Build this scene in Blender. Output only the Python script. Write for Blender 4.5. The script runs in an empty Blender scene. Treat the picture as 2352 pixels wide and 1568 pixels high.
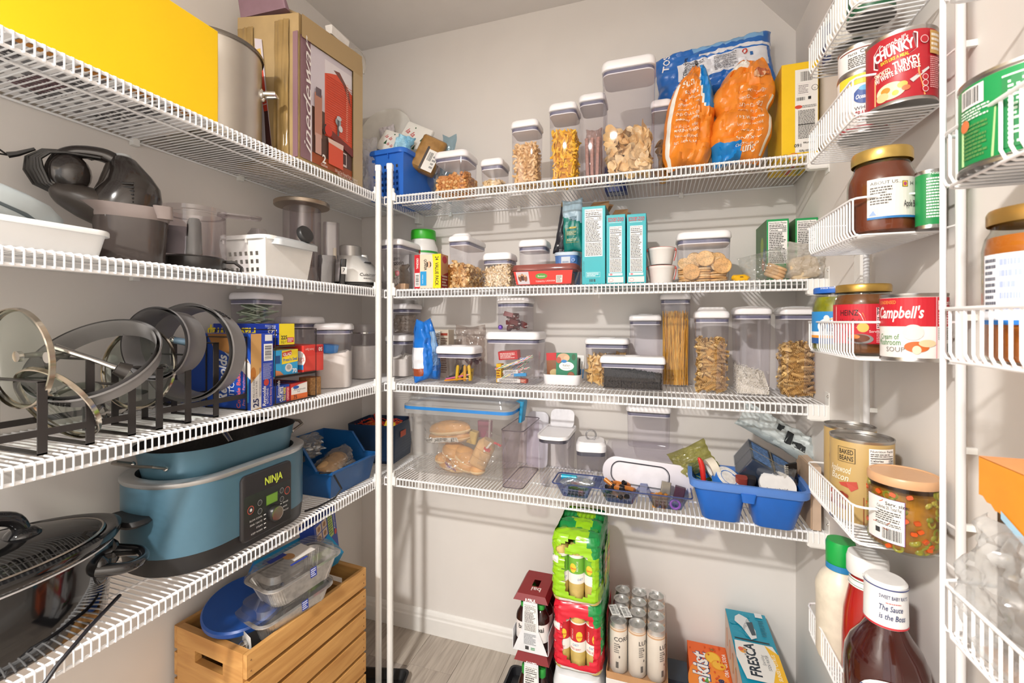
import bpy, math, random
from mathutils import Vector, Matrix, noise
R = random.Random(7)
PI = math.pi
SC = bpy.context.scene
COL = SC.collection
# ---------------------------------------------------------------- camera, world, light, exposure
F, CY, YAW, EYE = 1020.43, 736.9, 0.3201, 1.325      # focal length in pixels of the 2352 frame, horizon row, turn to the left, eye height
cd = bpy.data.cameras.new('camera'); cam = bpy.data.objects.new('camera', cd); COL.objects.link(cam)
cam.location = (0, 0, EYE); cam.rotation_euler = (PI/2, 0, YAW)
cd.sensor_width = 36; cd.sensor_fit = 'HORIZONTAL'; cd.lens = F/2352*36
cd.shift_y = -(784-CY)/2352; cd.clip_start = .02
cd.dof.use_dof = True; cd.dof.focus_distance = 1.45; cd.dof.aperture_fstop = 8
SC.camera = cam
wd = bpy.data.worlds.new('world'); SC.world = wd; wd.use_nodes = True
wd.node_tree.nodes['Background'].inputs[0].default_value = (1, .985, .97, 1)
wd.node_tree.nodes['Background'].inputs[1].default_value = 1.45
la = bpy.data.lights.new('ceiling_lamp', 'AREA'); la.shape = 'DISK'; la.size = .16; la.energy = 88; la.color = (1, .965, .92)
lo = bpy.data.objects.new('ceiling_lamp', la); COL.objects.link(lo); lo.location = (-.62, -.88, 2.47)
SC.view_settings.view_transform = 'Standard'; SC.view_settings.look = 'None'
SC.view_settings.exposure = 0.15; SC.view_settings.gamma = 1; SC.view_settings.use_curve_mapping = False
SC.cycles.transparent_max_bounces = 40; SC.cycles.max_bounces = 10; SC.cycles.caustics_reflective = False; SC.cycles.caustics_refractive = False
SC.cycles.use_denoising = True
CS, SN = math.cos(YAW), math.sin(YAW)
# where a column / row of the photograph meets a plane of the room
def wx(px, y):
    k = (px-1176)/F; a, b = CS*k-SN, SN*k+CS
    return a/b*y
def wy(px, x):
    k = (px-1176)/F; a, b = CS*k-SN, SN*k+CS
    return b/a*x
def dep(x, y): return -SN*x+CS*y
def wz(py, x, y): return EYE+(CY-py)/F*dep(x, y)
# ---------------------------------------------------------------- materials
def lin(c):
    if isinstance(c, str):
        c = c.lstrip('#'); c = tuple(int(c[i:i+2], 16)/255 for i in (0, 2, 4))
    return tuple((v/12.92 if v <= .04045 else ((v+.055)/1.055)**2.4) for v in c)
MATS = {}
def mat(col, rough=.5, metal=0, var=.04, scale=30, bump=0, coat=0, kind='', col2=None):
    key = (col, rough, metal, var, scale, bump, coat, kind, col2)
    if key in MATS: return MATS[key]
    m = bpy.data.materials.new(('%s_%s' % (kind or 'paint', col)).replace('#', '')); m.use_nodes = True
    nt = m.node_tree; N = nt.nodes; L = nt.links
    b = N['Principled BSDF']; c = lin(col)
    b.inputs['Roughness'].default_value = rough; b.inputs['Metallic'].default_value = metal
    if coat: b.inputs['Coat Weight'].default_value = coat; b.inputs['Coat Roughness'].default_value = .06
    if var or bump or col2:
        tc = N.new('ShaderNodeTexCoord'); no = N.new('ShaderNodeTexNoise')
        no.inputs['Scale'].default_value = scale; no.inputs['Detail'].default_value = 3
        L.new(tc.outputs['Object'], no.inputs['Vector'])
        rp = N.new('ShaderNodeValToRGB'); L.new(no.outputs['Fac'], rp.inputs[0])
        c2 = lin(col2) if col2 else tuple(min(1, v*(1+var)) for v in c)
        c1 = c if col2 else tuple(v*(1-var) for v in c)
        rp.color_ramp.elements[0].position = .38; rp.color_ramp.elements[1].position = .62
        rp.color_ramp.elements[0].color = (*c1, 1); rp.color_ramp.elements[1].color = (*c2, 1)
        L.new(rp.outputs[0], b.inputs['Base Color'])
        if bump:
            bp = N.new('ShaderNodeBump'); bp.inputs['Strength'].default_value = bump; bp.inputs['Distance'].default_value = .002
            L.new(no.outputs['Fac'], bp.inputs['Height']); L.new(bp.outputs[0], b.inputs['Normal'])
    else: b.inputs['Base Color'].default_value = (*c, 1)
    MATS[key] = m
    return m
def ink(col): return mat(col, .45, var=0)
def clear(tint='#fbfbfc', gl=.10, rough=.05, haze=0., key='clear'):
    k = (key, tint, gl, rough, haze)
    if k in MATS: return MATS[k]
    m = bpy.data.materials.new(key+'_plastic'); m.use_nodes = True
    nt = m.node_tree; N = nt.nodes; L = nt.links; N.clear()
    out = N.new('ShaderNodeOutputMaterial'); tr = N.new('ShaderNodeBsdfTransparent'); gs = N.new('ShaderNodeBsdfGlossy'); mx = N.new('ShaderNodeMixShader')
    fr = N.new('ShaderNodeLayerWeight'); fr.inputs[0].default_value = .5
    pw_ = N.new('ShaderNodeMath'); pw_.operation = 'POWER'; pw_.inputs[1].default_value = 4; L.new(fr.outputs['Facing'], pw_.inputs[0])
    mp = N.new('ShaderNodeMath'); mp.operation = 'MULTIPLY_ADD'; mp.inputs[1].default_value = .55; mp.inputs[2].default_value = .02+gl*.25
    tr.inputs[0].default_value = (*lin(tint), 1); gs.inputs['Roughness'].default_value = rough
    L.new(pw_.outputs[0], mp.inputs[0]); L.new(mp.outputs[0], mx.inputs[0])
    L.new(tr.outputs[0], mx.inputs[1]); L.new(gs.outputs[0], mx.inputs[2])
    last = mx.outputs[0]
    if haze:
        df = N.new('ShaderNodeBsdfDiffuse'); df.inputs[0].default_value = (*lin(tint), 1); tl = N.new('ShaderNodeBsdfTranslucent'); tl.inputs[0].default_value = (*lin(tint), 1)
        ad = N.new('ShaderNodeMixShader'); ad.inputs[0].default_value = .5; L.new(df.outputs[0], ad.inputs[1]); L.new(tl.outputs[0], ad.inputs[2])
        m2 = N.new('ShaderNodeMixShader'); m2.inputs[0].default_value = haze
        L.new(last, m2.inputs[1]); L.new(ad.outputs[0], m2.inputs[2]); last = m2.outputs[0]
    L.new(last, out.inputs[0]); MATS[k] = m
    return m
def wood(col, col2, scale=9, rough=.5, axis=1, stretch=14):
    key = ('wood', col, col2, scale, axis, stretch)
    if key in MATS: return MATS[key]
    m = bpy.data.materials.new('wood_'+col.strip('#')); m.use_nodes = True
    nt = m.node_tree; N = nt.nodes; L = nt.links; b = N['Principled BSDF']; b.inputs['Roughness'].default_value = rough
    tc = N.new('ShaderNodeTexCoord'); oi = N.new('ShaderNodeObjectInfo'); ad = N.new('ShaderNodeVectorMath'); ad.operation = 'ADD'
    cm = N.new('ShaderNodeCombineXYZ'); mu = N.new('ShaderNodeMath'); mu.operation = 'MULTIPLY'; mu.inputs[1].default_value = 37
    L.new(oi.outputs['Random'], mu.inputs[0])
    for i in range(3): L.new(mu.outputs[0], cm.inputs[i])
    mp = N.new('ShaderNodeMapping'); s = [stretch]*3; s[axis] = 1; mp.inputs['Scale'].default_value = s
    L.new(tc.outputs['Object'], ad.inputs[0]); L.new(cm.outputs[0], ad.inputs[1]); L.new(ad.outputs[0], mp.inputs[0])
    no = N.new('ShaderNodeTexNoise'); no.inputs['Scale'].default_value = scale; no.inputs['Detail'].default_value = 6; no.inputs['Distortion'].default_value = .6
    L.new(mp.outputs[0], no.inputs['Vector'])
    rp = N.new('ShaderNodeValToRGB'); rp.color_ramp.elements[0].position = .3; rp.color_ramp.elements[1].position = .7
    rp.color_ramp.elements[0].color = (*lin(col), 1); rp.color_ramp.elements[1].color = (*lin(col2), 1)
    L.new(no.outputs['Fac'], rp.inputs[0]); L.new(rp.outputs[0], b.inputs['Base Color'])
    bp = N.new('ShaderNodeBump'); bp.inputs['Strength'].default_value = .12; bp.inputs['Distance'].default_value = .002
    L.new(no.outputs['Fac'], bp.inputs['Height']); L.new(bp.outputs[0], b.inputs['Normal'])
    MATS[key] = m
    return m
WHITE = mat('#f4f4f2', .35, var=.01)
STEEL = mat('#c9c6c0', .25, 1, var=.06, scale=8)
CHROME = mat('#d8d6d2', .12, 1, var=0)
BLACK = mat('#1c1a1a', .25, var=.02)
CLEAR = clear()
FILM = clear('#fafafa', .22, .12, .05, 'film')
# ---------------------------------------------------------------- mesh builder
def rr(w, d, r, n=4):
    r = max(min(r, w/2-1e-5, d/2-1e-5), 1e-5); out = []
    for cx, cy, a0 in ((w/2-r, d/2-r, 0), (-w/2+r, d/2-r, PI/2), (-w/2+r, -d/2+r, PI), (w/2-r, -d/2+r, 1.5*PI)):
        for i in range(n+1):
            a = a0+PI/2*i/n; out.append((cx+r*math.cos(a), cy+r*math.sin(a)))
    return out
class M:
    def __init__(s): s.v = []; s.f = []; s.m = []
    def add(s, vs, fs, mi=0, X=None):
        o = len(s.v)
        s.v += [tuple(X @ Vector(p)) for p in vs] if X else [tuple(p) for p in vs]
        s.f += [tuple(i+o for i in f) for f in fs]; s.m += [mi]*len(fs)
        return s
    def box(s, c, e, mi=0, rz=0, X=None):
        x, y, z = e[0]/2, e[1]/2, e[2]/2; cr, sr = math.cos(rz), math.sin(rz)
        vs = [(c[0]+a*x*cr-b*y*sr, c[1]+a*x*sr+b*y*cr, c[2]+d*z) for a in (-1, 1) for b in (-1, 1) for d in (-1, 1)]
        return s.add(vs, [(0, 1, 3, 2), (4, 6, 7, 5), (0, 4, 5, 1), (2, 3, 7, 6), (0, 2, 6, 4), (1, 5, 7, 3)], mi, X)
    def rings(s, rs, mi=0, bot=True, top=True, X=None, closed=False):
        n = len(rs[0]); vs = [p for r in rs for p in r]; fs = []
        k = len(rs)
        for i in range(k if closed else k-1):
            a, b = i*n, ((i+1) % k)*n
            for j in range(n): fs.append((a+j, a+(j+1) % n, b+(j+1) % n, b+j))
        if not closed:
            if bot: fs.append(tuple(range(n-1, -1, -1)))
            if top: fs.append(tuple(range((k-1)*n, k*n)))
        return s.add(vs, fs, mi, X)
    def loft(s, prof, mi=0, bot=True, top=True, X=None, n=4):
        # prof rows: z, width, depth, corner radius [, dx, dy]
        rs = []
        for p in prof:
            dx, dy = (p[4], p[5]) if len(p) > 4 else (0, 0)
            rs.append([(x+dx, y+dy, p[0]) for x, y in rr(p[1], p[2], p[3], n)])
        return s.rings(rs, mi, bot, top, X)
    def lathe(s, prof, n=28, mi=0, bot=True, top=True, X=None, sx=1, sy=1):
        rs = [[(max(r, 1e-5)*math.cos(2*PI*i/n)*sx, max(r, 1e-5)*math.sin(2*PI*i/n)*sy, z) for i in range(n)] for r, z in prof]
        return s.rings(rs, mi, bot, top, X)
    def tube(s, pts, r, n=6, mi=0, closed=False, X=None, flat=1):
        P = [Vector(p) for p in pts]; rs = []
        if isinstance(r, (list, tuple)) and len(P) > 3 and not closed:      # round off bends of tapering tubes
            Q, rq, N_ = [], [], len(P)
            for i in range(N_-1):
                a, b, c, d = P[max(i-1, 0)], P[i], P[i+1], P[min(i+2, N_-1)]
                for j in range(5):
                    u = j/5; Q.append(.5*((2*b)+(c-a)*u+(2*a-5*b+4*c-d)*u*u+(3*b-a-3*c+d)*u**3)); rq.append(r[i]+(r[i+1]-r[i])*u)
            P, r = Q+[P[-1]], rq+[r[-1]]
        k = len(P); up = None
        for i, p in enumerate(P):
            a = P[(i-1) % k] if closed or i else p; b = P[(i+1) % k] if closed or i < k-1 else p
            t = (b-a).normalized()
            if up is None:
                up = Vector((0, 0, 1)) if abs(t.z) < .9 else Vector((1, 0, 0))
            u = (up-t*up.dot(t))
            if u.length < 1e-4: u = t.orthogonal()
            u.normalize(); w = t.cross(u); up = u
            rad = r[i] if isinstance(r, (list, tuple)) else r
            rs.append([p+(u*math.cos(2*PI*j/n)*flat+w*math.sin(2*PI*j/n))*rad for j in range(n)])
        return s.rings(rs, mi, X=X, closed=closed)
    def grid(s, fn, nu, nv, mi=0, X=None, matfn=None):
        vs = [fn(i/nu, j/nv) for j in range(nv+1) for i in range(nu+1)]
        fs = [(j*(nu+1)+i, j*(nu+1)+i+1, (j+1)*(nu+1)+i+1, (j+1)*(nu+1)+i) for j in range(nv) for i in range(nu)]
        o = len(s.f); s.add(vs, fs, mi, X)
        if matfn:
            for j in range(nv):
                for i in range(nu): s.m[o+j*nu+i] = matfn((i+.5)/nu, (j+.5)/nv)
        return s
    def sphere(s, c, r, nu=12, nv=8, mi=0, X=None):
        rx, ry, rz = r if isinstance(r, (list, tuple)) else (r, r, r)
        prof = [(math.sin(PI*j/nv), -math.cos(PI*j/nv)) for j in range(nv+1)]
        rs = [[(c[0]+max(q, 1e-4)*rx*math.cos(2*PI*i/nu), c[1]+max(q, 1e-4)*ry*math.sin(2*PI*i/nu), c[2]+z*rz) for i in range(nu)] for q, z in prof]
        return s.rings(rs, mi, X=X)
    def mesh(s, name, mats, smooth=False):
        me = bpy.data.meshes.new(name); me.from_pydata(s.v, [], s.f)
        for m in (mats if isinstance(mats, (list, tuple)) else [mats]): me.materials.append(m)
        if len(me.materials) > 1: me.polygons.foreach_set('material_index', s.m)
        if smooth:
            me.polygons.foreach_set('use_smooth', [True]*len(me.polygons))
            try: me.set_sharp_from_angle(angle=smooth if smooth is not True else .7)
            except Exception: pass
        me.update(); return me
    def obj(s, name, mats, parent=None, loc=(0, 0, 0), rot=(0, 0, 0), smooth=False):
        return link(name, s.mesh(name, mats, smooth), parent, loc, rot)
def link(name, me, parent=None, loc=(0, 0, 0), rot=(0, 0, 0)):
    o = bpy.data.objects.new(name, me); COL.objects.link(o); o.location = loc; o.rotation_euler = rot
    if parent: o.parent = parent
    return o
def thing(name, label, cat, loc=(0, 0, 0), rot=(0, 0, 0), group=None):
    if not isinstance(rot, (tuple, list)): rot = (0, 0, rot)
    o = link(name, None, None, loc, rot); return tag(o, label, cat, group)
def tag(o, label, cat, group=None):
    o['label'] = label; o['category'] = cat
    if group: o['group'] = group
    return o
def stuff(o): o['kind'] = 'stuff'; return o
def struct(o): o['kind'] = 'structure'; return o
def XF(loc=(0, 0, 0), rot=(0, 0, 0), sc=1):
    from mathutils import Euler
    return Matrix.LocRotScale(Vector(loc), Euler(rot), Vector((sc,)*3) if not isinstance(sc, (tuple, list)) else Vector(sc))
# ---------------------------------------------------------------- printed artwork: flat shapes laid on a face
TXT = {}
def glyphs(text, bold=0.0, shear=0.0):
    key = (text, bold, shear)
    if key in TXT: return TXT[key]
    cu = bpy.data.curves.new('t', 'FONT'); cu.body = text; cu.offset = bold; cu.shear = shear; cu.resolution_u = 2; cu.fill_mode = 'FRONT'
    ob = bpy.data.objects.new('t', cu); me = bpy.data.meshes.new_from_object(ob)
    vs = [(v.co.x, v.co.y) for v in me.vertices]; fs = [tuple(p.vertices) for p in me.polygons]
    bpy.data.objects.remove(ob); bpy.data.meshes.remove(me); bpy.data.curves.remove(cu)
    if vs:
        x0 = min(v[0] for v in vs); x1 = max(v[0] for v in vs); y0 = min(v[1] for v in vs); y1 = max(v[1] for v in vs)
    else: x0 = x1 = y0 = y1 = 0
    TXT[key] = (vs, fs, x0, x1, y0, y1)
    return TXT[key]
def plane(o, u, v):
    o, u, v = Vector(o), Vector(u).normalized(), Vector(v).normalized(); n = u.cross(v)
    return lambda a, b, h: o+u*a+v*b+n*h
def cyl(rad, z0, ang0, cx=0, cy=0, rad2=None, h=1.0):
    # u = arc length to the right as seen from outside, v = height
    def f(a, b, off):
        r = rad+((rad2-rad)*b/h if rad2 else 0); t = ang0+a/rad
        return Vector((cx+(r+off)*math.cos(t), cy+(r+off)*math.sin(t), z0+b))
    return f
class Art:
    def __init__(s, fmap, seg=None, base=.00025, step=.00007):
        s.fm = fmap; s.seg = seg; s.base = base; s.step = step; s.k = 0; s.M = M(); s.cols = []
    def ci(s, c):
        if c not in s.cols: s.cols.append(c)
        return s.cols.index(c)
    def h(s): s.k += 1; return s.base+s.step*s.k
    def strip(s, cols, c):
        # cols: list of (u, v0, v1)
        h = s.h(); vs = []; fs = []
        for u, a, b in cols: vs += [s.fm(u, a, h), s.fm(u, b, h)]
        for i in range(len(cols)-1): fs.append((2*i, 2*i+2, 2*i+3, 2*i+1))
        s.M.add(vs, fs, s.ci(c)); return s
    def r(s, u0, v0, u1, v1, c):
        n = max(1, int(abs(u1-u0)/s.seg)+1) if s.seg else 1
        return s.strip([(u0+(u1-u0)*i/n, v0, v1) for i in range(n+1)], c)
    def e(s, u, v, a, b, c, n=14):
        return s.strip([(u-a*math.cos(PI*i/n), v-b*math.sin(PI*i/n), v+b*math.sin(PI*i/n)) for i in range(n+1)], c)
    def p(s, pts, c):
        h = s.h(); s.M.add([s.fm(a, b, h) for a, b in pts], [tuple(range(len(pts)))], s.ci(c)); return s
    def t(s, text, u, v, size, c, al='l', rot=0, bold=0.0, shear=0.0, w=None, sq=1):
        # size = cap height; w squeezes or stretches the line to that width
        vs, fs, x0, x1, y0, y1 = glyphs(text, bold, shear)
        if not fs: return s
        k = size/.69; kx = k*sq
        if w: kx = w/max(x1-x0, 1e-6)
        W = (x1-x0)*kx; off = {'l': 0, 'c': -W/2, 'r': -W}[al]; cr, sr = math.cos(rot), math.sin(rot); h = s.h()
        P = []
        for x, y in vs:
            a, b = (x-x0)*kx+off, y*k
            P.append(s.fm(u+a*cr-b*sr, v+a*sr+b*cr, h))
        s.M.add(P, fs, s.ci(c)); return s
    def fine(s, u0, v0, u1, v1, n, c='#55524f', fill=.55, seed=1, ragged=True):
        # rows of print too small to read
        q = random.Random(seed); dv = (v1-v0)/n; h = s.h(); ci = s.ci(c)
        for i in range(n):
            v = v1-dv*(i+.5); a = u0; end = u1-(q.random()*.3*(u1-u0) if ragged else 0)
            while a < end:
                b = min(end, a+(u1-u0)*(.05+.13*q.random()))
                s.M.add([s.fm(a, v-dv*fill/2, h), s.fm(b, v-dv*fill/2, h), s.fm(b, v+dv*fill/2, h), s.fm(a, v+dv*fill/2, h)], [(0, 1, 2, 3)], ci)
                a = b+(u1-u0)*.025
        return s
    def bars(s, u0, v0, u1, v1, c='#222222', n=22, seed=3, vert=True):
        q = random.Random(seed); h = s.h(); ci = s.ci(c); L = (u1-u0) if vert else (v1-v0); a = 0
        while a < L*.985:
            w = L/n*(.2+.7*q.random())
            b = min(L, a+w)
            P = [(u0+a, v0), (u0+b, v0), (u0+b, v1), (u0+a, v1)] if vert else [(u0, v0+a), (u1, v0+a), (u1, v0+b), (u0, v0+b)]
            s.M.add([s.fm(x, y, h) for x, y in P], [(0, 1, 2, 3)], ci); a = b+L/n*(.25+.7*q.random())
        return s
    def facts(s, u0, v0, u1, v1, cal='160', bg='#f3f1ee', fg='#1d1b1b', head=True, rows=12, seed=5):
        W, H = u1-u0, v1-v0
        s.r(u0, v0, u1, v1, bg); m = W*.05
        top = v1-m
        if head:
            hs = min(W*.1, H*.08); s.t('Nutrition Facts', u0+m, top-hs, hs, fg, w=W-2*m, bold=.01); top -= hs*1.35
            s.fine(u0+m, top-H*.07, u1-m, top, 2, '#5a5754', seed=seed); top -= H*.085
            s.r(u0+m, top-H*.016, u1-m, top, fg); top -= H*.03
            cs = min(W*.095, H*.065); s.t('Calories', u0+m, top-cs, cs, fg, bold=.02); s.t(cal, u1-m, top-cs*1.15, cs*1.15, fg, al='r', bold=.02); top -= cs*1.5
            s.r(u0+m, top-H*.01, u1-m, top, fg); top -= H*.02
        s.fine(u0+m, v0+H*.33, u1-m, top, rows, '#4a4745', seed=seed+1)
        s.r(u0+m, v0+H*.31, u1-m, v0+H*.322, fg)
        s.fine(u0+m, v0+m, u1-m, v0+H*.29, max(4, rows//2+2), '#6a6764', seed=seed+2, ragged=False)
        return s
    def done(s, parent, name='printed_label', loc=(0, 0, 0), rot=(0, 0, 0)):
        return s.M.obj(name, [ink(c) for c in s.cols], parent, loc, rot)
# ---------------------------------------------------------------- the room
LW, LX, BY, BLIP, RW = -1.2736, -.9749, 1.6888, 1.3837, .4282   # left wall, left shelf edge, back wall, back shelf edge, right wall
CEIL, NEAR = 2.542, -2.1
LZ = [1.788, 1.445, 1.096, .753]; BZ = [1.778, 1.440, 1.104, .764]; LIP = .0276
wallm = mat('#e4dfda', .75, var=.012, scale=6, bump=.03)
ceilm = mat('#e2deda', .85, var=.012, scale=9, bump=.05)
trimm = mat('#eceae6', .4, var=.01)
struct(M().box(((LW-.05), (BY+NEAR)/2, CEIL/2), (.1, BY-NEAR+.2, CEIL)).obj('wall_left', wallm))
struct(M().box(((LW+RW)/2, BY+.05, CEIL/2), (RW-LW, .1, CEIL)).obj('wall_back', wallm))
struct(M().box((RW+.05, (BY+NEAR)/2, CEIL/2), (.1, BY-NEAR+.2, CEIL)).obj('wall_right', wallm))
SLZ, SLX = 2.283, .2145      # the ceiling slopes down to the right wall
m = M().box(((LW+RW)/2, (BY+NEAR)/2, CEIL+.05), (RW-LW+.2, BY-NEAR+.2, .1))
m.add([(SLX, y, z) for y in (NEAR, BY) for z in (CEIL,)]+[(RW, y, SLZ) for y in (NEAR, BY)]+[(RW, y, CEIL) for y in (NEAR, BY)],
      [(0, 2, 3, 1), (0, 1, 5, 4), (2, 4, 5, 3), (0, 4, 2), (1, 3, 5)])
struct(m.obj('ceiling', ceilm))
fl = struct(M().box(((LW+RW)/2, (BY+NEAR)/2, -.06), (RW-LW+.2, BY-NEAR+.2, .1)).obj('floor', mat('#6f665d', .6)))
pw = .178; pm = [wood('#9a8f84', '#b9aea2', 6), wood('#8b8078', '#aaa097', 6), wood('#a59a8e', '#c2b8ac', 6)]
pk = {}
x = LW; i = 0
while x < RW:
    w = min(pw, RW-x); y = NEAR-R.random()*.9
    while y < BY:
        y0, y1 = max(y, NEAR), min(y+1.22, BY)
        if y1-y0 > .02:
            key = (round(w, 3), round(y1-y0, 3))
            q = M().loft([(-.0095, w-.0012, y1-y0-.0012, .0004), (-.0006, w-.0012, y1-y0-.0012, .0004), (0, w-.003, y1-y0-.003, .0004)], n=1)
            q.obj('plank', pm[R.randrange(3)], fl, (x+w/2, (y0+y1)/2, 0))
        y += 1.22
    x += w; i += 1
bp = [(0, 0), (.014, 0), (.014, .062), (.011, .068), (.011, .078), (.007, .088), (.003, .094), (0, .094)]
def baseboard(name, a, b, nrm):
    a, b, nrm = Vector(a), Vector(b), Vector(nrm); m = M()
    rs = [[p+nrm*d+Vector((0, 0, z)) for d, z in bp] for p in (a, b)]
    struct(m.rings(rs).obj(name, trimm))
baseboard('baseboard_back', (LW, BY, 0), (RW, BY, 0), (0, -1, 0))
baseboard('baseboard_left', (LW, NEAR, 0), (LW, BY, 0), (1, 0, 0))
baseboard('baseboard_right', (RW, NEAR, 0), (RW, BY, 0), (-1, 0, 0))
# ---------------------------------------------------------------- wire shelves
wirem = mat('#f3f3f4', .3, var=.005); plast = mat('#efeeea', .4, var=.01)
ORD = ['top', 'second', 'third', 'lowest']
def wire_shelf(along, a0, a1, lip, wall, z, label):
    """along 'y' for the left wall, 'x' for the back wall; wires run from the wall to the lip and bend down over it"""
    t = thing('wire_shelf', label, 'shelf', ((lip+wall)/2, (a0+a1)/2, z) if along == 'y' else ((a0+a1)/2, (lip+wall)/2, z))
    o = t.location.copy(); sg = 1 if lip > wall else -1
    def P(d, a, h): return Vector((d, a, z+h))-o if along == 'y' else Vector((a, d, z+h))-o
    rw = .0017; q = M(); a = a0+.004
    while a < a1-.003:
        q.tube([P(wall+sg*.004, a, -rw), P(lip-sg*.002, a, -rw), P(lip+sg*.0042, a, -.004), P(lip+sg*.0042, a, -LIP-.004)], rw, 5); a += .0127
    stuff(q.obj('deck_wires', wirem, t, smooth=True))
    for nm, d, h, r in (('front_rail', lip, -.0055, .0034), ('lower_rail', lip, -LIP-.0028, .0034), ('middle_rod', (lip*.62+wall*.38), -.0062, .0028), ('back_rod', wall+sg*.006, -.0062, .003)):
        M().tube([P(d, a0+.002, h), P(d, a1-.002, h)], r, 8).obj(nm, wirem, t, smooth=True)
    a = a0+.12
    while a < a1-.05:
        m = M(); c = P(wall+sg*.008, a, -.009)
        m.box(c, (.014, .016, .018)); m.obj('wall_clip', plast, t); a += .3
    return t
for k in range(4):
    wire_shelf('y', -.55, BY-.012, LX, LW, LZ[k], ORD[k]+' white wire shelf along the left wall')
    wire_shelf('x', LX+.028, RW-.006, BLIP, BY, BZ[k], ORD[k]+' white wire shelf along the back wall')
    # end brackets on the walls
    t = thing('shelf_bracket', 'white plastic end bracket of the %s back shelf on the right wall' % ORD[k], 'bracket', (RW, BLIP, BZ[k]))
    M().loft([(-.058, .002, .03, .001, -.001, .012), (.03, .002, .03, .001, -.001, .012)]).obj('wall_plate', plast, t)
    M().loft([(-.046, .046, .02, .004, -.023, .008), (-.042, .05, .024, .004, -.026, .008), (-.006, .05, .024, .004, -.026, .008), (-.003, .046, .02, .003, -.024, .008)]).obj('arm', plast, t)
    M().sphere((-.003, .0, .02), .0035, 8, 5).obj('screw', STEEL, t)
    t = thing('shelf_bracket', 'white plastic end bracket of the %s left shelf on the back wall' % ORD[k], 'bracket', (LX, BY, LZ[k]))
    M().loft([(-.06, .034, .002, .001, 0, -.001), (.01, .034, .002, .001, 0, -.001)]).obj('wall_plate', plast, t)
    M().loft([(-.05, .02, .03, .003, 0, -.017), (-.012, .022, .034, .003, 0, -.018)]).obj('arm', plast, t)
# two posts where the shelves meet
for px, d, lab in ((869.5, 1, 'left of the two white square shelf posts'), (896, 2, 'right of the two white square shelf posts')):
    if d == 1: cx, cy = LX+.012, 1.392
    else: cx, cy = -.925, BLIP-.012
    if d == 1: cy = wy(px, cx)
    else: cx = wx(px, cy)
    t = thing('shelf_post', lab, 'post', (cx, cy, 0), .35 if d == 1 else .3)
    M().loft([(.0, .019, .019, .003), (1.865, .019, .019, .003)], n=2).obj('pole', plast, t)
    for s in (-1, 1): M().box((s*.0055, -.0098, .93), (.0022, .0006, 1.8)).obj('groove', mat('#d9d8d4', .5), t)
    M().loft([(1.865, .0215, .0215, .003), (1.884, .0215, .0215, .003), (1.887, .017, .017, .002)], n=2).obj('end_cap', WHITE, t)
    for z in (LZ if d == 1 else BZ):
        s = -1 if d == 1 else 1
        M().loft([(z-.024, .012, .014, .002, s*.0145, 0), (z+.003, .012, .014, .002, s*.0145, 0), (z+.006, .006, .014, .002, s*.0125, 0), (z+.02, .006, .014, .002, s*.0125, 0)], n=2).obj('shelf_clip', plast, t)
# ---------------------------------------------------------------- wall racks of baskets on the right
def basket(t, x0, x1, y0, y1, zt, h, r, near_wires, sp=.0122):
    """x0 front, x1 wall side; y0 near, y1 far; zt = height of the rim"""
    o = t.location; b = thing_part = link('basket', None, t, (0, 0, 0))
    def L(p): return Vector(p)-o
    c = .014
    rim = [(x1, y0, zt), (x0+c, y0, zt), (x0+c*.3, y0+c*.3, zt), (x0, y0+c, zt), (x0, y1-c, zt), (x0+c*.3, y1-c*.3, zt), (x0+c, y1, zt), (x1, y1, zt)]
    M().tube([L(p) for p in rim], r*1.35, 8).obj('rim', wirem, b, smooth=True)
    low = [(x1, y0, zt-h)]+[(p[0]+.004, p[1], zt-h) for p in rim[1:-1]]+[(x1, y1, zt-h)]
    M().tube([L(p) for p in low], r*1.1, 8).obj('lower_rail', wirem, b, smooth=True)
    M().tube([L((x1, y0, zt-h)), L((x1, y1, zt-h))], r*1.35, 8).obj('back_rail', wirem, b, smooth=True)
    q = M(); y = y0+c*.6
    while y < y1-.004:
        q.tube([L((x0+.001, y, zt)), L((x0+.001, y, zt-h+.010)), L((x0+.004, y, zt-h+.003)), L((x0+.012, y, zt-h)), L((x1, y, zt-h))], r, 6); y += sp
    if near_wires:
        for xx in (x0+.03, x0+.06, x0+.09): q.tube([L((xx, y1, zt)), L((xx, y1, zt-h))], r, 6)
    stuff(q.obj('wire_mesh', wirem, b, smooth=True))
    return b
AX0, AX1, AY0, AY1 = .298, .410, .852, 1.095
RA = thing('wall_rack', 'far white wire wall rack with cans jars and bottles in its baskets', 'rack', (AX1, AY0, 0))
for nm, px in (('pole', 2206), ('pole', 1990)):
    yy = wy(px, AX1); M().tube([Vector((0, yy-AY0, .30)), Vector((0, yy-AY0, 2.2))], .0058, 10).obj(nm, wirem, RA, smooth=True)
    for z in (.42, .70, 1.03, 1.14, 1.33, 1.53, 1.72, 1.92): M().box((.009, yy-AY0, z), (.018, .006, .009)).obj('standoff', plast, RA)
AZ = [1.899, 1.717, 1.523, 1.323, 1.026, .727]
yn = wy(2206, AX1)
for z in AZ:
    basket(RA, AX0, AX1, AY0, AY1, z, .06, .0014, False)
    for dz in (0, -.06):
        M().tube([Vector((0, 0, z+dz)), Vector((-.006, (yn-AY0)*.5, z+dz)), Vector((-.004, yn-AY0, z+dz))], .0019, 6).obj('hook', wirem, RA, smooth=True)
        M().tube([Vector((0, AY1-AY0, z+dz)), Vector((-.003, wy(1990, AX1)-AY0, z+dz))], .0019, 6).obj('hook', wirem, RA, smooth=True)
BY0, BY1 = .335, .623
RB = thing('wall_rack', 'near white wire wall rack at the right edge with a large green can', 'rack', (AX1, BY1, 0))
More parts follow.
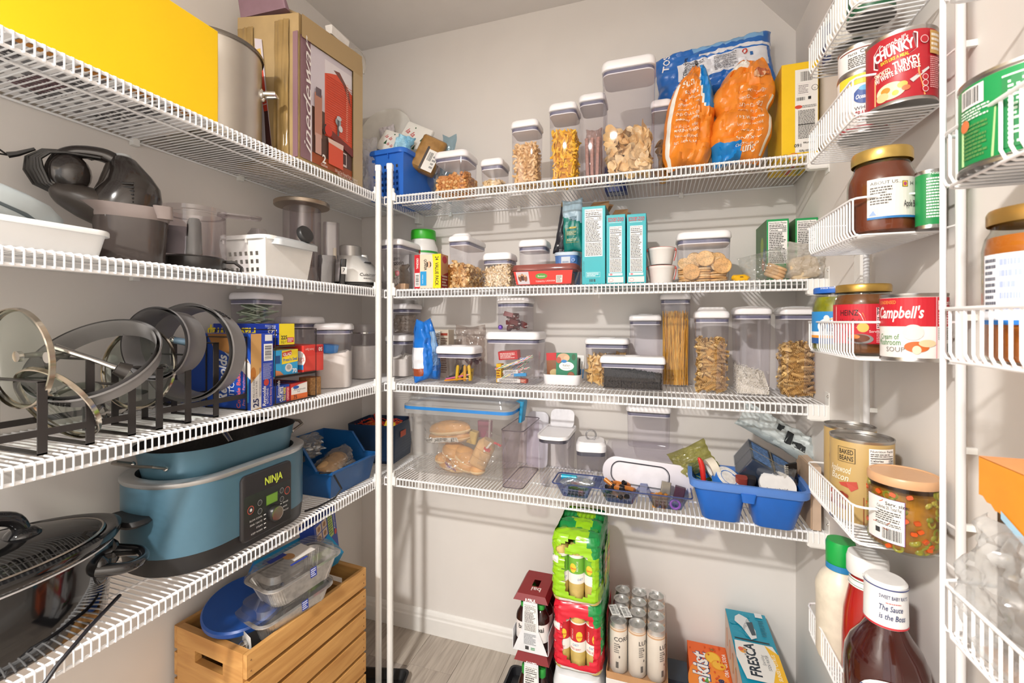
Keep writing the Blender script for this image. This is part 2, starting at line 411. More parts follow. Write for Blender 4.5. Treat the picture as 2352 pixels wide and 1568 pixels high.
M().tube([Vector((AX0-AX1+.004, .002, .3)), Vector((AX0-AX1+.004, .002, 2.2))], .003, 10).obj('pole', wirem, RB, smooth=True)
for yy in (BY1+.0, BY0): M().tube([Vector((0, yy-BY1, .3)), Vector((0, yy-BY1, 2.2))], .0058, 10).obj('pole', wirem, RB, smooth=True)
BZT = [1.735, 1.5295, 1.338, 1.037]
for z in BZT: basket(RB, AX0, AX1, BY0, BY1, z, .057, .0016, True, .0125)
# narrow door-edge strip behind the far rack
struct(M().box((RW-.004, wy(1978, RW), 1.1), (.008, .032, 2.2)).obj('trim_1', trimm))
# ---------------------------------------------------------------- builders
def on_z(px, py, z):
    k = (px-1176)/F; d = F*(EYE-z)/(py-CY); return (CS*k-SN)*d, (SN*k+CS)*d
def spanx(px0, px1, yf, d):
    xl = wx(px0, yf if px0 < 1514 else yf+d); xr = wx(px1, yf+d if px1 < 1514 else yf)
    return xl, xr
def nz(x, y, z=0, s=1): return noise.noise(Vector((x*s, y*s, z*s)))
def look(x, y): return math.atan2(-y, -x)            # direction from a thing back to the viewer, for turning labels
def carton(name, label, cat, cx, cy, z, w, d, h, col, rot=0, group=None, part='box', rough=.42):
    t = thing(name, label, cat, (cx, cy, z), rot, group)
    M().loft([(0, w-.001, d-.001, .001), (.0008, w, d, .001), (h-.0008, w, d, .001), (h, w-.001, d-.001, .001)], n=2).obj(part, mat(col, rough, var=.015), t)
    t['dims'] = (w, d, h)
    return t
def face(t, side, seg=None):
    w, d, h = t['dims']
    f = {'front': ((-w/2, -d/2, 0), (1, 0, 0), (0, 0, 1)), 'right': ((w/2, -d/2, 0), (0, 1, 0), (0, 0, 1)), 'left': ((-w/2, d/2, 0), (0, -1, 0), (0, 0, 1)),
         'top': ((-w/2, -d/2, h), (1, 0, 0), (0, 1, 0)), 'back': ((w/2, d/2, 0), (-1, 0, 0), (0, 0, 1)), 'bottom': ((-w/2, d/2, 0), (1, 0, 0), (0, -1, 0))}[side]
    return Art(plane(*f), seg)
def heap(m, w, d, r, z0, h, amp, seed, mi=0, fr=9, tilt=(0, 0)):
    rs = [[(x, y, z0) for x, y in rr(w, d, r, 5)]]
    for s in (1, .8, .6, .4, .2, .02):
        rs.append([(x*s, y*s, z0+h+amp*nz(x*s*fr/.1+seed, y*s*fr/.1, seed)*1.6+tilt[0]*x*s+tilt[1]*y*s) for x, y in rr(w, d, r, 5)])
    m.rings(rs, mi)
def shell(w, d, h, n, seed, faces='frlt', amp=0, fr=9, z0=.003, tilt=(0, 0)):
    q = random.Random(seed); A = {'f': w*h, 'k': w*h, 'r': d*h, 'l': d*h, 't': w*d, 'b': w*d}; tot = sum(A[c] for c in faces); out = []
    for c in faces:
        k = max(1, int(n*A[c]/tot)); W, H = ((w, h) if c in 'fk' else (d, h) if c in 'rl' else (w, d))
        cols = max(1, round(math.sqrt(k*W/H))); rows = max(1, round(k/cols))
        for i in range(cols):
            for j in range(rows):
                a = (i+.5+q.uniform(-.38, .38))/cols-.5; b = (j+.5+q.uniform(-.38, .38))/rows
                if c in 'fk': x, y = a*w, (-d/2 if c == 'f' else d/2)
                elif c in 'rl': y, x = a*d, (w/2 if c == 'r' else -w/2)
                else: x, y = a*w, (b-.5)*d
                ht = h+amp*nz(x*fr/.1+seed, y*fr/.1, seed)*1.6+tilt[0]*x+tilt[1]*y
                zz = z0+b*ht if c in 'fkrl' else (z0+ht if c == 't' else z0)
                out.append((x, y, zz, c))
    return out
def rrot(q): return (q.uniform(0, 6.3), q.uniform(0, 6.3), q.uniform(0, 6.3))
def bits(t, name, shape, pts, mats, seed, sc=(.85, 1.15), inset=.0):
    """many small pieces joined to one heap too fine to count"""
    q = random.Random(seed); m = M()
    nm = len(mats) if isinstance(mats, (list, tuple)) else 1
    for x, y, z, c in pts:
        dx = {'r': -1, 'l': 1}.get(c, 0)*inset; dy = {'f': 1, 'k': -1}.get(c, 0)*inset
        X = XF((x+dx, y+dy, z), rrot(q), q.uniform(*sc)); s = shape(q)
        m.add(s.v, s.f, q.randrange(nm), X)
    return stuff(m.obj(name, mats, t, smooth=1.2))
def each(t, name, label, cat, group, meshes, pts, seed, sc=(.9, 1.1), inset=0, rots=None):
    """single pieces lying in a container, each its own object"""
    q = random.Random(seed); base = t.matrix_basis if t else Matrix()
    for i, (x, y, z, c) in enumerate(pts):
        dx = {'r': -1, 'l': 1}.get(c, 0)*inset; dy = {'f': 1, 'k': -1}.get(c, 0)*inset
        o = link(name, meshes[q.randrange(len(meshes))]); tag(o, label, cat, group)
        o.matrix_basis = base @ XF((x+dx, y+dy, z), rots(q, c) if rots else rrot(q), q.uniform(*sc))
def g_cashew(q=None):
    m = M(); pts = []; rad = []
    for i in range(8):
        a = -1.25+2.5*i/7; pts.append((.0075*math.cos(a)-.005, .0088*math.sin(a), 0)); rad.append(.0042*math.sin(PI*(i+.75)/8.5)**.6+.0003)
    return m.tube(pts, rad, 7)
def g_fish(q=None):
    o = [(-.010, .0), (-.014, .0052), (-.0125, 0), (-.014, -.0052)]
    top = [(-.010+.022*i/8, .0062*math.sin(PI*min(1, (i+.35)/8.4))**.75) for i in range(9)]
    ring = [(-.0145, .0055), (-.0095, .0022)]+[p for p in top[1:]]+[(x, -y) for x, y in reversed(top[1:])]+[(-.0095, -.0022), (-.0145, -.0055), (-.0125, 0)]
    m = M(); n = len(ring); k = .8
    return m.rings([[(x*k, y*k, -.0026) for x, y in ring], [(x, y, -.001) for x, y in ring], [(x, y, .001) for x, y in ring], [(x*k, y*k, .0026) for x, y in ring]])
def g_rotini(q=None, L=.034, r=.0055):
    m = M(); n = 22; vs = []; fs = []
    for i in range(n+1):
        a = i/n*PI*4.4; x = (i/n-.5)*L
        for k in range(3):
            b = a+k*2*PI/3; vs += [(x, 0, 0), (x+.0016, r*math.cos(b), r*math.sin(b))]
    for i in range(n):
        for k in range(3):
            o = i*6+k*2; fs.append((o, o+6, o+7, o+1))
    return m.add(vs, fs)
def g_bow(q=None):
    m = M()
    return m.grid(lambda u, v: ((u-.5)*.034, (v-.5)*.022*(.25+1.5*abs(u-.5)), .005*math.sin((v-.5)*7)*(1-2*abs(u-.5)+.15)), 6, 4)
def g_flake(q):
    a = [q.uniform(.75, 1.15) for _ in range(7)]; m = M()
    vs = [(0, 0, .0012)]+[(.0085*a[i]*math.cos(i*.9), .0085*a[i]*math.sin(i*.9), q.uniform(-.002, .002)) for i in range(7)]
    return m.add(vs, [(0, i+1, (i+1) % 7+1) for i in range(7)])
def g_oat(q):
    m = M(); s = q.uniform(.8, 1.2); vs = [(.0048*s*math.cos(i*PI/3), .0034*s*math.sin(i*PI/3), .0006*(i % 2)) for i in range(6)]
    return m.add(vs, [(0, 1, 2, 3, 4, 5)])
def g_nug(q):
    m = M(); k = q.uniform(0, 50); m.sphere((0, 0, 0), .0085, 7, 5)
    m.v = [tuple(c*(1+.45*noise.noise(Vector(v)*130+Vector((k, 0, 0)))) for c in v) for v in m.v]
    return m
def g_grain(q): return M().tube([(-.0032, 0, 0), (0, 0, .0002), (.0032, 0, 0)], [.0003, .001, .0003], 4)
def g_chip(q):
    k = q.uniform(0, 90); s = q.uniform(.8, 1.2); c1, c2 = q.uniform(-30, 30), q.uniform(-30, 30)
    def f(u, v):
        a = 2*PI*u; rad = .022*s*(1+.22*noise.noise(Vector((math.cos(a)*1.3+k, math.sin(a)*1.3, 0))))*max(v, .02)
        x, y = rad*math.cos(a), rad*math.sin(a)*.85
        return (x, y, c1*x*x*.6+c2*x*y*.6+.003*noise.noise(Vector((x*160+k, y*160, 0))))
    return M().grid(f, 12, 4)
POPC = clear('#f8f7fa', .10, .04)
GASK = mat('#74748a', .35, var=.02)
LIDW = mat('#f6f4f6', .28, var=.008)
def pop(label, cx, cy, z, w, d, h, rot=0, lid=.024, r=None, taper=.94, group=None, name='food_container', flip=False, gask=True, body=None, cat='container', lidw=.003):
    t = thing(name, label, cat, (cx, cy, z), rot, group); r = r or min(w, d)*.2; b = h-lid
    m = M(); k = taper
    m.loft([(.0, w*k-.012, d*k-.012, r*.7), (.0035, w*k-.002, d*k-.002, r*.85), (.008, w*k, d*k, r*.9), (b*.86, w*.985, d*.985, r), (b, w, d, r)], top=False, n=5)
    m.obj('body', body or POPC, t, smooth=True)
    if gask:
        M().loft([(b-.013, w*.975, d*.975, r), (b-.004, w*.975, d*.975, r)], bot=False, top=False, n=5).obj('gasket', GASK, t, smooth=True)
        M().loft([(b-.0155, w*.965, d*.965, r), (b-.013, w*.978, d*.978, r)], bot=True, top=False, n=5).obj('inner_lid', LIDW, t, smooth=True)
    e = lidw
    M().loft([(b-.001, w+e*.4, d+e*.4, r), (b+.002, w+e*1.5, d+e*1.5, r), (b+lid*.55, w+e*1.2, d+e*1.2, r), (b+lid*.86, w-e*.6, d-e*.6, r*.95), (b+lid, w-.011, d-.011, r*.85)], n=5).obj('lid', LIDW, t, smooth=1.1)
    if flip:
        fw = w*.9
        M().loft([(b+lid-.001, fw, d*.3, fw*.3, 0, -d*.3), (b+lid+.006, fw*.9, d*.28, fw*.3, 0, -d*.3), (b+lid+.011, fw*.8, d*.22, fw*.3, 0, -d*.28)], n=5).obj('pour_cap', LIDW, t, smooth=1.1)
    else:
        M().lathe([(min(w, d)*.29, b+lid-.001), (min(w, d)*.29, b+lid+.0012), (min(w, d)*.27, b+lid+.002)], 24).obj('button', LIDW, t, smooth=1.1)
    t['dims'] = (w*k, d*k, b)
    return t
def popb(label, k, px0, px1, pyt, yf, d, rot=0, dz=0, **kw):
    """container on back shelf k spanning columns px0..px1, top edge at row pyt, front at depth yf"""
    xl, xr = spanx(px0, px1, yf, d); cx, cy = (xl+xr)/2, yf+d/2; z = BZ[k]+.0002+dz
    h = wz(pyt, cx, yf)-z
    return pop(label, cx, cy, z, xr-xl-.004, d, h, rot, **kw)
def can(label, cx, cy, z, r, h, col, group=None, ang=0, name='food_can', band=None, metal=True, top_in=True):
    t = thing(name, label, 'can', (cx, cy, z), 0, group)
    st = mat('#b9b7b4', .28, 1, var=.03)
    M().lathe([(r*.93, .0015), (r, .0), (r, .003), (r*.975, .005), (r*.975, h-.005), (r, h-.003), (r, h), (r*.965, h), (r*.955, h-.004), (r*.8, h-.0035), (r*.78, h-.0045), (r*.5, h-.0045), (r*.48, h-.0035), (.0001, h-.0035)], 36, top=False).obj('tin', st, t, smooth=.6)
    M().lathe([(r*.977, .0055), (r*.982, .006), (r*.982, h-.006), (r*.977, h-.0055)], 36, bot=False, top=False).obj('paper_label', mat(col, .4, var=.01), t, smooth=True)
    a = look(cx, cy)+ang
    t['dims'] = (r*.983, a, h)
    return t
def canart(t, u0=0, z0=.006):
    r, a, h = t['dims']
    return Art(cyl(r, z0, a), seg=r*.12, base=.0004)
def bag(name, label, cat, loc, rot, w, h, t_, cols, colfn=None, seed=1, crum=.004, nu=28, nv=34, rough=.3, film=None, group=None, fr=14, pinch=.5, sharp=4, outline=None, lean=None):
    """a pillow-shaped packet standing on its lower seam: x across, z up, front towards -y"""
    t = thing(name, label, cat, loc, rot, group)
    def T(u, v): return t_/2*max(0, (1-abs(u)**sharp))**pinch*max(0, 1-abs(v)**sharp)**pinch
    def S(u, v, sd, off=0):
        c = crum*(noise.noise(Vector((u*w*fr*2+seed, v*h*fr*2, sd*3)))+.5*noise.noise(Vector((u*w*fr*6+seed, v*h*fr*5, sd*3+7))))
        wob = crum*1.2*noise.noise(Vector((u*2+seed, v*3, 11)))
        shr = 1-.10*(1-abs(u))*abs(v)**6
        ol = outline(v) if outline else 1-.06*max(0, 1-v*v); lx = lean(v) if lean else 0
        return Vector((u*w/2*ol+wob*.5+lx, sd*(T(u, v)+c*(.35+T(u, v)/t_*1.6)+.0004+off)+wob, h/2+v*h/2*shr))
    mats = film or [mat(c, rough, var=.02) for c in cols]
    fn = (lambda u, v: colfn(u*2-1, v*2-1)) if colfn else None
    m = M(); m.grid(lambda u, v: S(u*2-1, v*2-1, -1), nu, nv, matfn=fn)
    m.grid(lambda u, v: S(1-u*2, v*2-1, 1), nu, nv, matfn=(lambda u, v: colfn(1-u*2, v*2-1)) if colfn else None)
    m.obj('packet', mats, t, smooth=True)
    def fm(a, b, hh): return S(a/w*2-1, b/h*2-1, -1, hh)
    return t, Art(fm, seg=w/24, base=.0014, step=.0001)
def jar(label, cx, cy, z, prof, lidcol, lid, content=None, fill=.9, glass=None, name='glass_jar', group=None, n=36, cat='jar'):
    """prof: radius/height pairs of the glass; lid = (radius, height, overlap)"""
    t = thing(name, label, cat, (cx, cy, z), 0, group); H = prof[-1][1]
    M().lathe(prof, n, top=False).obj('glass', glass or clear('#eef0ec', .1, .03), t, smooth=.8)
    if content:
        pr = [(max(r-.002, .001), max(zz, .003)) for r, zz in prof if zz <= H*fill]
        M().lathe(pr, n).obj('contents', content, t, smooth=.8)
    lr, lh, ov = lid; b = H-ov
    M().lathe([(lr*.99, b), (lr, b+.001), (lr, b+lh*.8), (lr*.96, b+lh), (lr*.9, b+lh), (lr*.88, b+lh-.0012), (.001, b+lh-.001)], n, bot=False).obj('lid', lidcol, t, smooth=.6)
    return t
# ================================================================ back wall, top shelf
YF = 1.398
def back(k, px0, px1, pyt, yf, d, dz=0):
    xl, xr = spanx(px0, px1, yf, d); cx = (xl+xr)/2; z = BZ[k]+.0004+dz
    return cx, yf+d/2, z, xr-xl, d, wz(pyt, cx, yf)-z
def scoop(art_t): pass
# granola
gran = [mat('#d69a5a', .6, var=.1, scale=90), mat('#c88648', .6, var=.1, scale=90), mat('#e4b678', .6, var=.1, scale=90)]
t = popb('clear box of brown granola clusters beside the blue basket', 0, 994, 1101, 344, YF, .115)
w, d, b = t['dims']; m = M(); heap(m, w-.012, d-.012, .012, .003, b*.40, .012, 3, tilt=(.12, 0)); m.obj('granola_core', gran[1], t, smooth=True)
bits(t, 'granola', g_nug, shell(w-.012, d-.012, b*.42, 330, 4, 'frtlb', .012, tilt=(.12, 0)), gran, 5, (.55, 1.0))
# little box of oats
oatm = [mat('#ecd5b0', .7, var=.06, scale=80), mat('#e2c698', .7, var=.06, scale=80), mat('#f4e4c8', .7, var=.05, scale=80)]
t = popb('low clear box with a few flakes between granola and cashews', 0, 1101, 1173, 362, YF+.005, .09)
w, d, b = t['dims']; m = M(); heap(m, w-.01, d-.01, .01, .003, b*.25, .006, 8); m.obj('flake_core', oatm[1], t, smooth=True)
bits(t, 'flakes', g_flake, shell(w-.01, d-.01, b*.27, 130, 9, 'frtb', .006), oatm, 6, (.5, .9))
# cashews
t = popb('clear box two thirds full of roasted cashews', 0, 1171, 1250, 273, YF, .085)
w, d, b = t['dims']; cm = mat('#e6bd85', .5, var=.08, scale=60); cm2 = mat('#efcb98', .5, var=.1, scale=60)
m = M(); heap(m, w-.022, d-.022, .012, .006, b*.66, .006, 2); m.obj('cashew_core', mat('#c79a60', .7, var=.1), t, smooth=True)
each(t, 'cashew', 'roasted cashew nut in the clear container on the top shelf', 'nut', 'cashews in the clear container', [g_cashew().mesh('cashew', c, True) for c in (cm, cm2)],
     shell(w-.014, d-.014, b*.68, 190, 12, 'frtb', .006), 13, (.85, 1.15), .003)
# goldfish
t = popb('tall clear box of yellow fish-shaped crackers', 0, 1258, 1336, 233, YF, .10)
w, d, b = t['dims']; gm = mat('#f7c43c', .55, var=.08, scale=60); gm2 = mat('#f2b42c', .55, var=.1, scale=60)
m = M(); heap(m, w-.02, d-.02, .012, .005, b*.66, .004, 5); m.obj('cracker_core', mat('#c98a18', .7, var=.1), t, smooth=True)
each(t, 'fish_cracker', 'small yellow fish-shaped cracker in the tall clear container', 'cracker', 'fish crackers in the clear container', [g_fish().mesh('fish_cracker', c, True) for c in (gm, gm2)],
     shell(w-.012, d-.012, b*.68, 210, 15, 'frtb', .004), 16, (.8, 1.1), .002)
# box with pink wafer sticks and a bag
t = popb('tall clear box holding pinkish wafer sticks in a bag, behind the tortilla chips', 0, 1328, 1398, 212, YF+.055, .10)
w, d, b = t['dims']
for i, xx in enumerate((-.016, -.002, .014)):
    o = tag(M().loft([(0, .011, .02, .003), (.145, .011, .02, .003)]).obj('wafer_stick', mat('#b98a7c', .7, var=.12, scale=120, bump=.4), None), 'pinkish brown wafer stick in the tall clear box', 'wafer', 'wafer sticks in the clear box')
    o.matrix_basis = t.matrix_basis @ XF((xx, -.02, .006), (0, .03*(i-1), 0))
bg, _ = bag('snack_bag', 'crumpled clear bag above the wafer sticks', 'bag', t.matrix_basis @ Vector((-.0, .012, .006)), 0, .055, b*.72, .05, [], seed=4, crum=.008, film=[clear('#f0dcd6', .25, .15, .3, 'film')], fr=30)
# tortilla chips
chipm = [mat('#f0cf98', .6, var=.08, scale=60), mat('#e8bf80', .6, var=.08, scale=60), mat('#f6dcae', .6, var=.07, scale=60)]
t = popb('largest clear box on the top shelf, half full of tortilla chips', 0, 1380, 1507, 129, YF-.006, .115, lid=.03)
w, d, b = t['dims']; q = random.Random(3)
m = M(); heap(m, w-.06, d-.06, .012, .006, b*.36, .012, 5); m.obj('crumbs', chipm[1], t, smooth=True)
cms = [g_chip(random.Random(40+i)).mesh('tortilla_chip', chipm[i % 3], True) for i in range(6)]
each(t, 'tortilla_chip', 'broken tortilla chip in the largest clear container', 'chip', 'tortilla chips in the largest clear container', cms, shell(w-.03, d-.03, b*.40, 120, 20, 'frlt', .014), 21, (.7, 1.1), .006)
# second chip box behind
t = popb('clear box of dark tortilla chips half hidden behind the orange bags', 0, 1494, 1543, 226, YF+.085, .095)
w, d, b = t['dims']
m = M(); heap(m, w-.04, d-.04, .012, .006, b*.42, .02, 6); m.obj('crumbs', mat('#b07a38', .7), t, smooth=True)
each(t, 'tortilla_chip', 'golden tortilla chip in the clear box behind the orange bags', 'chip', 'tortilla chips in the hidden clear box', [g_chip(random.Random(60+i)).mesh('tortilla_chip', mat('#c99548', .6, var=.1), True) for i in range(3)], shell(w-.03, d-.03, b*.5, 36, 22, 'frt', .02), 23, (.8, 1.1), .005)
# orange chip bags
OR = ['#e8892a', '#1d86cf', '#f2efe8', '#c8651c']
def oc1(u, v):
    e = .1+.9*(v-.05)**2 if v > .0 else 9
    if v > .06 and u > .12+.55*max(0, .62-v): return 1 if u > .2+.55*max(0, .62-v) else 2
    if u < -.8 and v < .55: return 2 if u > -.9 else 0
    return 0
x = wx(1583, 1.45)
t, a = bag('chip_bag', 'orange chip bag with a blue corner, standing left', 'bag', (x, 1.452, BZ[0]), (-.05, .02, .12), .142, wz(140, x, 1.44)-BZ[0], .105, OR, oc1, seed=3, crum=.013, rough=.28, outline=lambda v: (1 if v < .1 else 1-.82*((v-.1)/.9)**1.5)*(1 if v > -.75 else 1-.25*((-.75-v)/.25)), lean=lambda v: .020*max(0, v)**1.5-.012*max(0, -v))
W, H = .142, wz(140, x, 1.44)-BZ[0]
a.t('Sun', W*.2, H*.70, .02, '#f6f2e8', bold=.02, rot=.25); a.t('CHIPS', W*.28, H*.645, .012, '#f6f2e8', bold=.02, rot=.1)
for i, s in enumerate(['It Smells WE BELIEVE', 'DIFFERENT IS GOOD', 'two-of-a-kind chip', 'ONE-OF-A-KIND', 'snacking thing', 'HECK OH YEAH!', 'MAKING WAVES', 'WHOLE GRAINS', 'EST. 100% U.S.A']):
    a.t(s, W*.18, H*(.60-.05*i), .0068 if i not in (3, 6) else .0088, '#f8f0e0', bold=.015, rot=.06, w=W*.45)
a.done(t)
def oc2(u, v):
    if v < -.62 and u < .05-.3*(v+.62): return 1
    if abs(u-.86) < .035 and -.9 < v < .2: return 2
    if v > .72 and u < -.1 and v < .9: return 2
    return 0
x = wx(1700, 1.45); H = wz(130, x, 1.44)-BZ[0]; W = .168
t, a = bag('chip_bag', 'wider orange chip bag next to the yellow cereal box, lettering upside down', 'bag', (x, 1.452, BZ[0]), (-.04, .03, -.04), W, H, .115, OR, oc2, seed=9, crum=.014, rough=.28, outline=lambda v: (1 if v < .35 else 1-.66*((v-.35)/.65)**1.3)*(1-.20*math.exp(-((v+.05)/.12)**2))*(1 if v > -.5 else 1-.30*((-.5-v)/.5)), lean=lambda v: .022*max(0, v)**2-.012*max(0, -v))
for i, s in enumerate(['A DELICIOUS CREATION', 'ENJOY CHIP IS CREAMY', 'DELICIOUS', 'A HINT OF CHEESE', 'MAKING WAVES', 'WHOLE GRAINS', 'OH YEAH!', 'A-KIND', 'IS GOOD']):
    a.t(s, W*.84, H*(.62-.058*i), .008 if i in (2, 4, 7) else .006, '#f8f0e0', bold=.015, rot=PI, w=W*.42)
a.t('Sun', W*.8, H*.14, .02, '#f6f2e8', rot=PI+.2, bold=.02)
a.e(W*.78, H*.77, .022, .012, '#b5603a').e(W*.72, H*.75, .016, .010, '#d9b08a'); a.done(t)
# blue chip bag lying on top
def bc(u, v):
    if v > .62 and -.3 < u < .86: return 1
    if .36 < v < .46 and u > -.25: return 2
    if -.35 < v <= .30 and -.62 < u < .9: return 2
    return 0
x = wx(1646, 1.58); z0 = wz(226, x, 1.58); W, H = wx(1790, 1.58)-wx(1506, 1.58), .19
t, a = bag('chip_bag', 'blue tortilla chip bag lying across the top behind the orange bags', 'bag', (x, 1.595, z0), (-.12, -.10, 0), W, H, .11, ['#2a6fc4', '#7fb2e0', '#e9eaf0'], bc, seed=21, crum=.008, rough=.25, nu=44)
a.t('TOSTITOS', W*.10, H*.62, .02, '#f4f4f6', rot=1.2, bold=.02); a.t('Nutrition Facts', W*.235, H*.30, .013, '#1a1a1a', rot=1.35, bold=.01, w=.085); a.t('Calories', W*.33, H*.28, .014, '#1a1a1a', rot=1.35, bold=.02)
a.fine(W*.25, H*.34, W*.42, H*.62, 9, '#8a8a90'); a.fine(W*.5, H*.36, W*.7, H*.62, 10, '#9a9aa0'); a.e(W*.76, H*.58, .008, .009, '#c8443a').r(W*.8, H*.5, W*.825, H*.56, '#2d6bb0'); a.done(t)
# yellow snack carton at the wall
cx, cy, z, w, d, h = back(0, 1764, 1887, 143, YF+.03, .17)
t = carton('snack_carton', 'yellow snack carton with a white nutrition strip beside the right wall', 'box', cx-.004, cy, z, w-.006, d, h, '#f0c517')
w -= .006; a = face(t, 'front'); a.r(w*.37, h*.06, w*.98, h*.925, '#eceae6'); a.bars(w*.52, h*.80, w*.84, h*.9, n=18)
a.r(w*.43, h*.655, w*.77, h*.78, '#e2d6da').r(w*.437, h*.66, w*.763, h*.775, '#eceae6').fine(w*.46, h*.67, w*.74, h*.765, 6, '#8a7f84')
a.e(w*.9, h*.72, .008, .008, '#333333').e(w*.9, h*.72, .0068, .0068, '#eceae6').t('u', w*.875, h*.708, .006, '#333333')
a.bars(w*.41, h*.6, w*.63, h*.635, '#2a2a2a', 12); a.r(w*.72, h*.605, w*.8, h*.635, '#2a2a2a').e(w*.46, h*.535, .009, .005, '#cf4a34')
a.fine(w*.56, h*.52, w*.95, h*.55, 2, '#888888'); a.fine(w*.45, h*.28, w*.9, h*.50, 16, '#6c6a68', ragged=False); a.r(w*.45, h*.345, w*.9, h*.35, '#1d1b1b')
a.t('Calories', w*.9, h*.165, .0058, '#1d1b1b', rot=PI, bold=.01); a.t('160', w*.53, h*.15, .009, '#1d1b1b', rot=PI, bold=.01); a.t('Nutrition Facts', w*.9, h*.085, .0075, '#1d1b1b', rot=PI, bold=.01, w=w*.42)
a.fine(w*.45, h*.2, w*.9, h*.28, 5, '#6c6a68'); a.e(w*.33, h*.022, .012, .010, '#c84a2a').e(w*.33, h*.022, .010, .008, '#f2d36a').e(w*.1, h*.025, .009, .008, '#c9a02a'); a.done(t)
a = face(t, 'bottom'); 
for i in range(5): a.r(w*(.1+.17*i), .02+.02*(i % 2), w*(.22+.17*i), .05+.03*(i % 3), ['#d9a81a', '#b9902a', '#c8452a', '#d8b53a', '#7a8a3a'][i])
a.done(t)
bb = carton('carton', 'small blue carton standing behind the large chip container', 'box', wx(1415, 1.60), 1.62, BZ[0]+.0004, .075, .06, .09, '#2b3f86'); a = face(bb, 'bottom'); a.fine(.01, .01, .065, .05, 5, '#e8e8f0'); a.done(bb)
# --- blue basket at the corner
def slotted_basket(label, col, cx, cy, z, w, d, h, rot, rows, cols, hs, name='basket', z0=.3, rowgap=.02, faces='f', rimw=.012):
    t = thing(name, label, 'basket', (cx, cy, z), rot); bm_ = mat(col, .35, var=.015); k = .84
    # tapered sides; the pierced side is built from strips between the holes
    prof = [(0, w*k, d*k, .018), (h*.93, w*.985, d*.985, .024)]
    m = M(); ring = lambda s, zz: [(x*s, y*s, zz) for x, y in rr(w, d, .024, 5)]
    m.loft([(0, w*k, d*k, .02), (.001, w*k, d*k, .02)], n=5)
    bw, tw = w*k, w*.985; bd, td = d*k, d*.985
    def P(u, v, side):   # u -.5...5 along the side, v 0..1 up
        ww, dd = bw+(tw-bw)*v, bd+(td-bd)*v
        return {'f': (u*ww, -dd/2, v*h*.93), 'k': (-u*ww, dd/2, v*h*.93), 'r': (ww/2, u*dd, v*h*.93), 'l': (-ww/2, -u*dd, v*h*.93)}[side]
    for side in 'fkrl':
        c = cols if side in 'fk' else max(2, int(cols*d/w)); pitch = 1/(c+2.2)
        us = [-.5]; us += [x for i in range(c) for x in ((i-(c-1)/2)*pitch-hs*pitch/2, (i-(c-1)/2)*pitch+hs*pitch/2)]; us.append(.5)
        vs = [0]; vs += [x for i in range(rows) for x in (z0+i*(.62/rows), z0+i*(.62/rows)+hs*.62/rows)]; vs.append(1)
        for j in range(len(vs)-1):
            for i in range(len(us)-1):
                hole = i % 2 == 1 and j % 2 == 1 and side in faces
                if hole: continue
                m.add([P(us[i], vs[j], side), P(us[i+1], vs[j], side), P(us[i+1], vs[j+1], side), P(us[i], vs[j+1], side)], [(0, 1, 2, 3)])
    m.obj('sides', bm_, t)
    M().loft([(h*.90, w*.985, d*.985, .024), (h*.90, w+rimw, d+rimw, .028), (h*.97, w+rimw, d+rimw, .028), (h, w+rimw*.6, d+rimw*.6, .027), (h*.995, w*.975, d*.975, .022), (h*.9, w*.97, d*.97, .022)], bot=False, top=False, n=6).obj('rim', bm_, t, smooth=.8)
    for s in (-.36, .12):
        M().box((s*w, -d/2*1.0-.003, h*.86), (.002, .006, h*.1)).obj('rib', bm_, t)
    return t
xl, xr = wx(838, 1.42), wx(1000, 1.60)
bx, by = (xl+xr)/2-.005, 1.525
BH = wz(345, bx, 1.42)-BZ[0]
slotted_basket('blue plastic basket with square holes behind the shelf posts', '#2f6fd0', bx, by, BZ[0]+.0005, xr-xl-.03, .225, BH, -.06, 5, 7, .5, z0=.17)
zb = BZ[0]
ptm = mat('#e6e3dc', .5, var=.02)
def plate(label, loc, rot, r, col='#e8e6e0', group=None, n=40):
    return tag(M().lathe([(r*.6, .001), (r*.64, 0), (r*.97, .017), (r, .018), (r*.98, .0195), (r*.63, .003), (.001, .0025)], n, bot=True).obj('plate', mat(col, .45, var=.02), None, loc, rot, smooth=.8), label, 'plate', group)
plate('large cream paper plate standing upright in the blue basket', (wx(886, 1.62), 1.63, wz(312, wx(886, 1.62), 1.63)), (1.35, .1, .1), .118)
for i in range(4):
    plate('white paper plate from the stack beside the drink dispenser carton', (wx(846, 1.50)+.006*i-.02, 1.475+.004*i, zb+.085), (0, PI/2-.25, .35), .082, '#efede8', 'white paper plates')
def packet(name, label, cat, loc, rot, w, h, t_, col, drawing=None, rough=.4, part='pack', col2=None):
    t = thing(name, label, cat, loc, rot); m = M()
    m.loft([(0, w*.96, t_*.6, t_*.2), (h*.06, w, t_, t_*.3), (h*.94, w, t_, t_*.3), (h, w*.96, t_*.6, t_*.2)], n=3); m.obj(part, mat(col, rough, var=.02, col2=col2), t, smooth=.8)
    if drawing:
        a = Art(plane((-w/2, -t_/2, 0), (1, 0, 0), (0, 0, 1))); drawing(a, w, h); a.done(t)
    return t
def lala(a, w, h):
    a.t('la la', w*.12, h*.62, h*.16, '#c0262e', rot=-.25, shear=.3, bold=.01); a.t('fa la', w*.3, h*.3, h*.13, '#b5222c', rot=-.25, shear=.3, bold=.01)
    for u, v in ((.75, .5), (.2, .3), (.62, .16)): a.p([(w*u, h*v), (w*u+.012, h*v), (w*u+.006, h*v+.022)], '#2f5d3a')
    a.e(w*.4, h*.85, .003, .003, '#2f5d3a').e(w*.85, h*.75, .003, .003, '#2f5d3a')
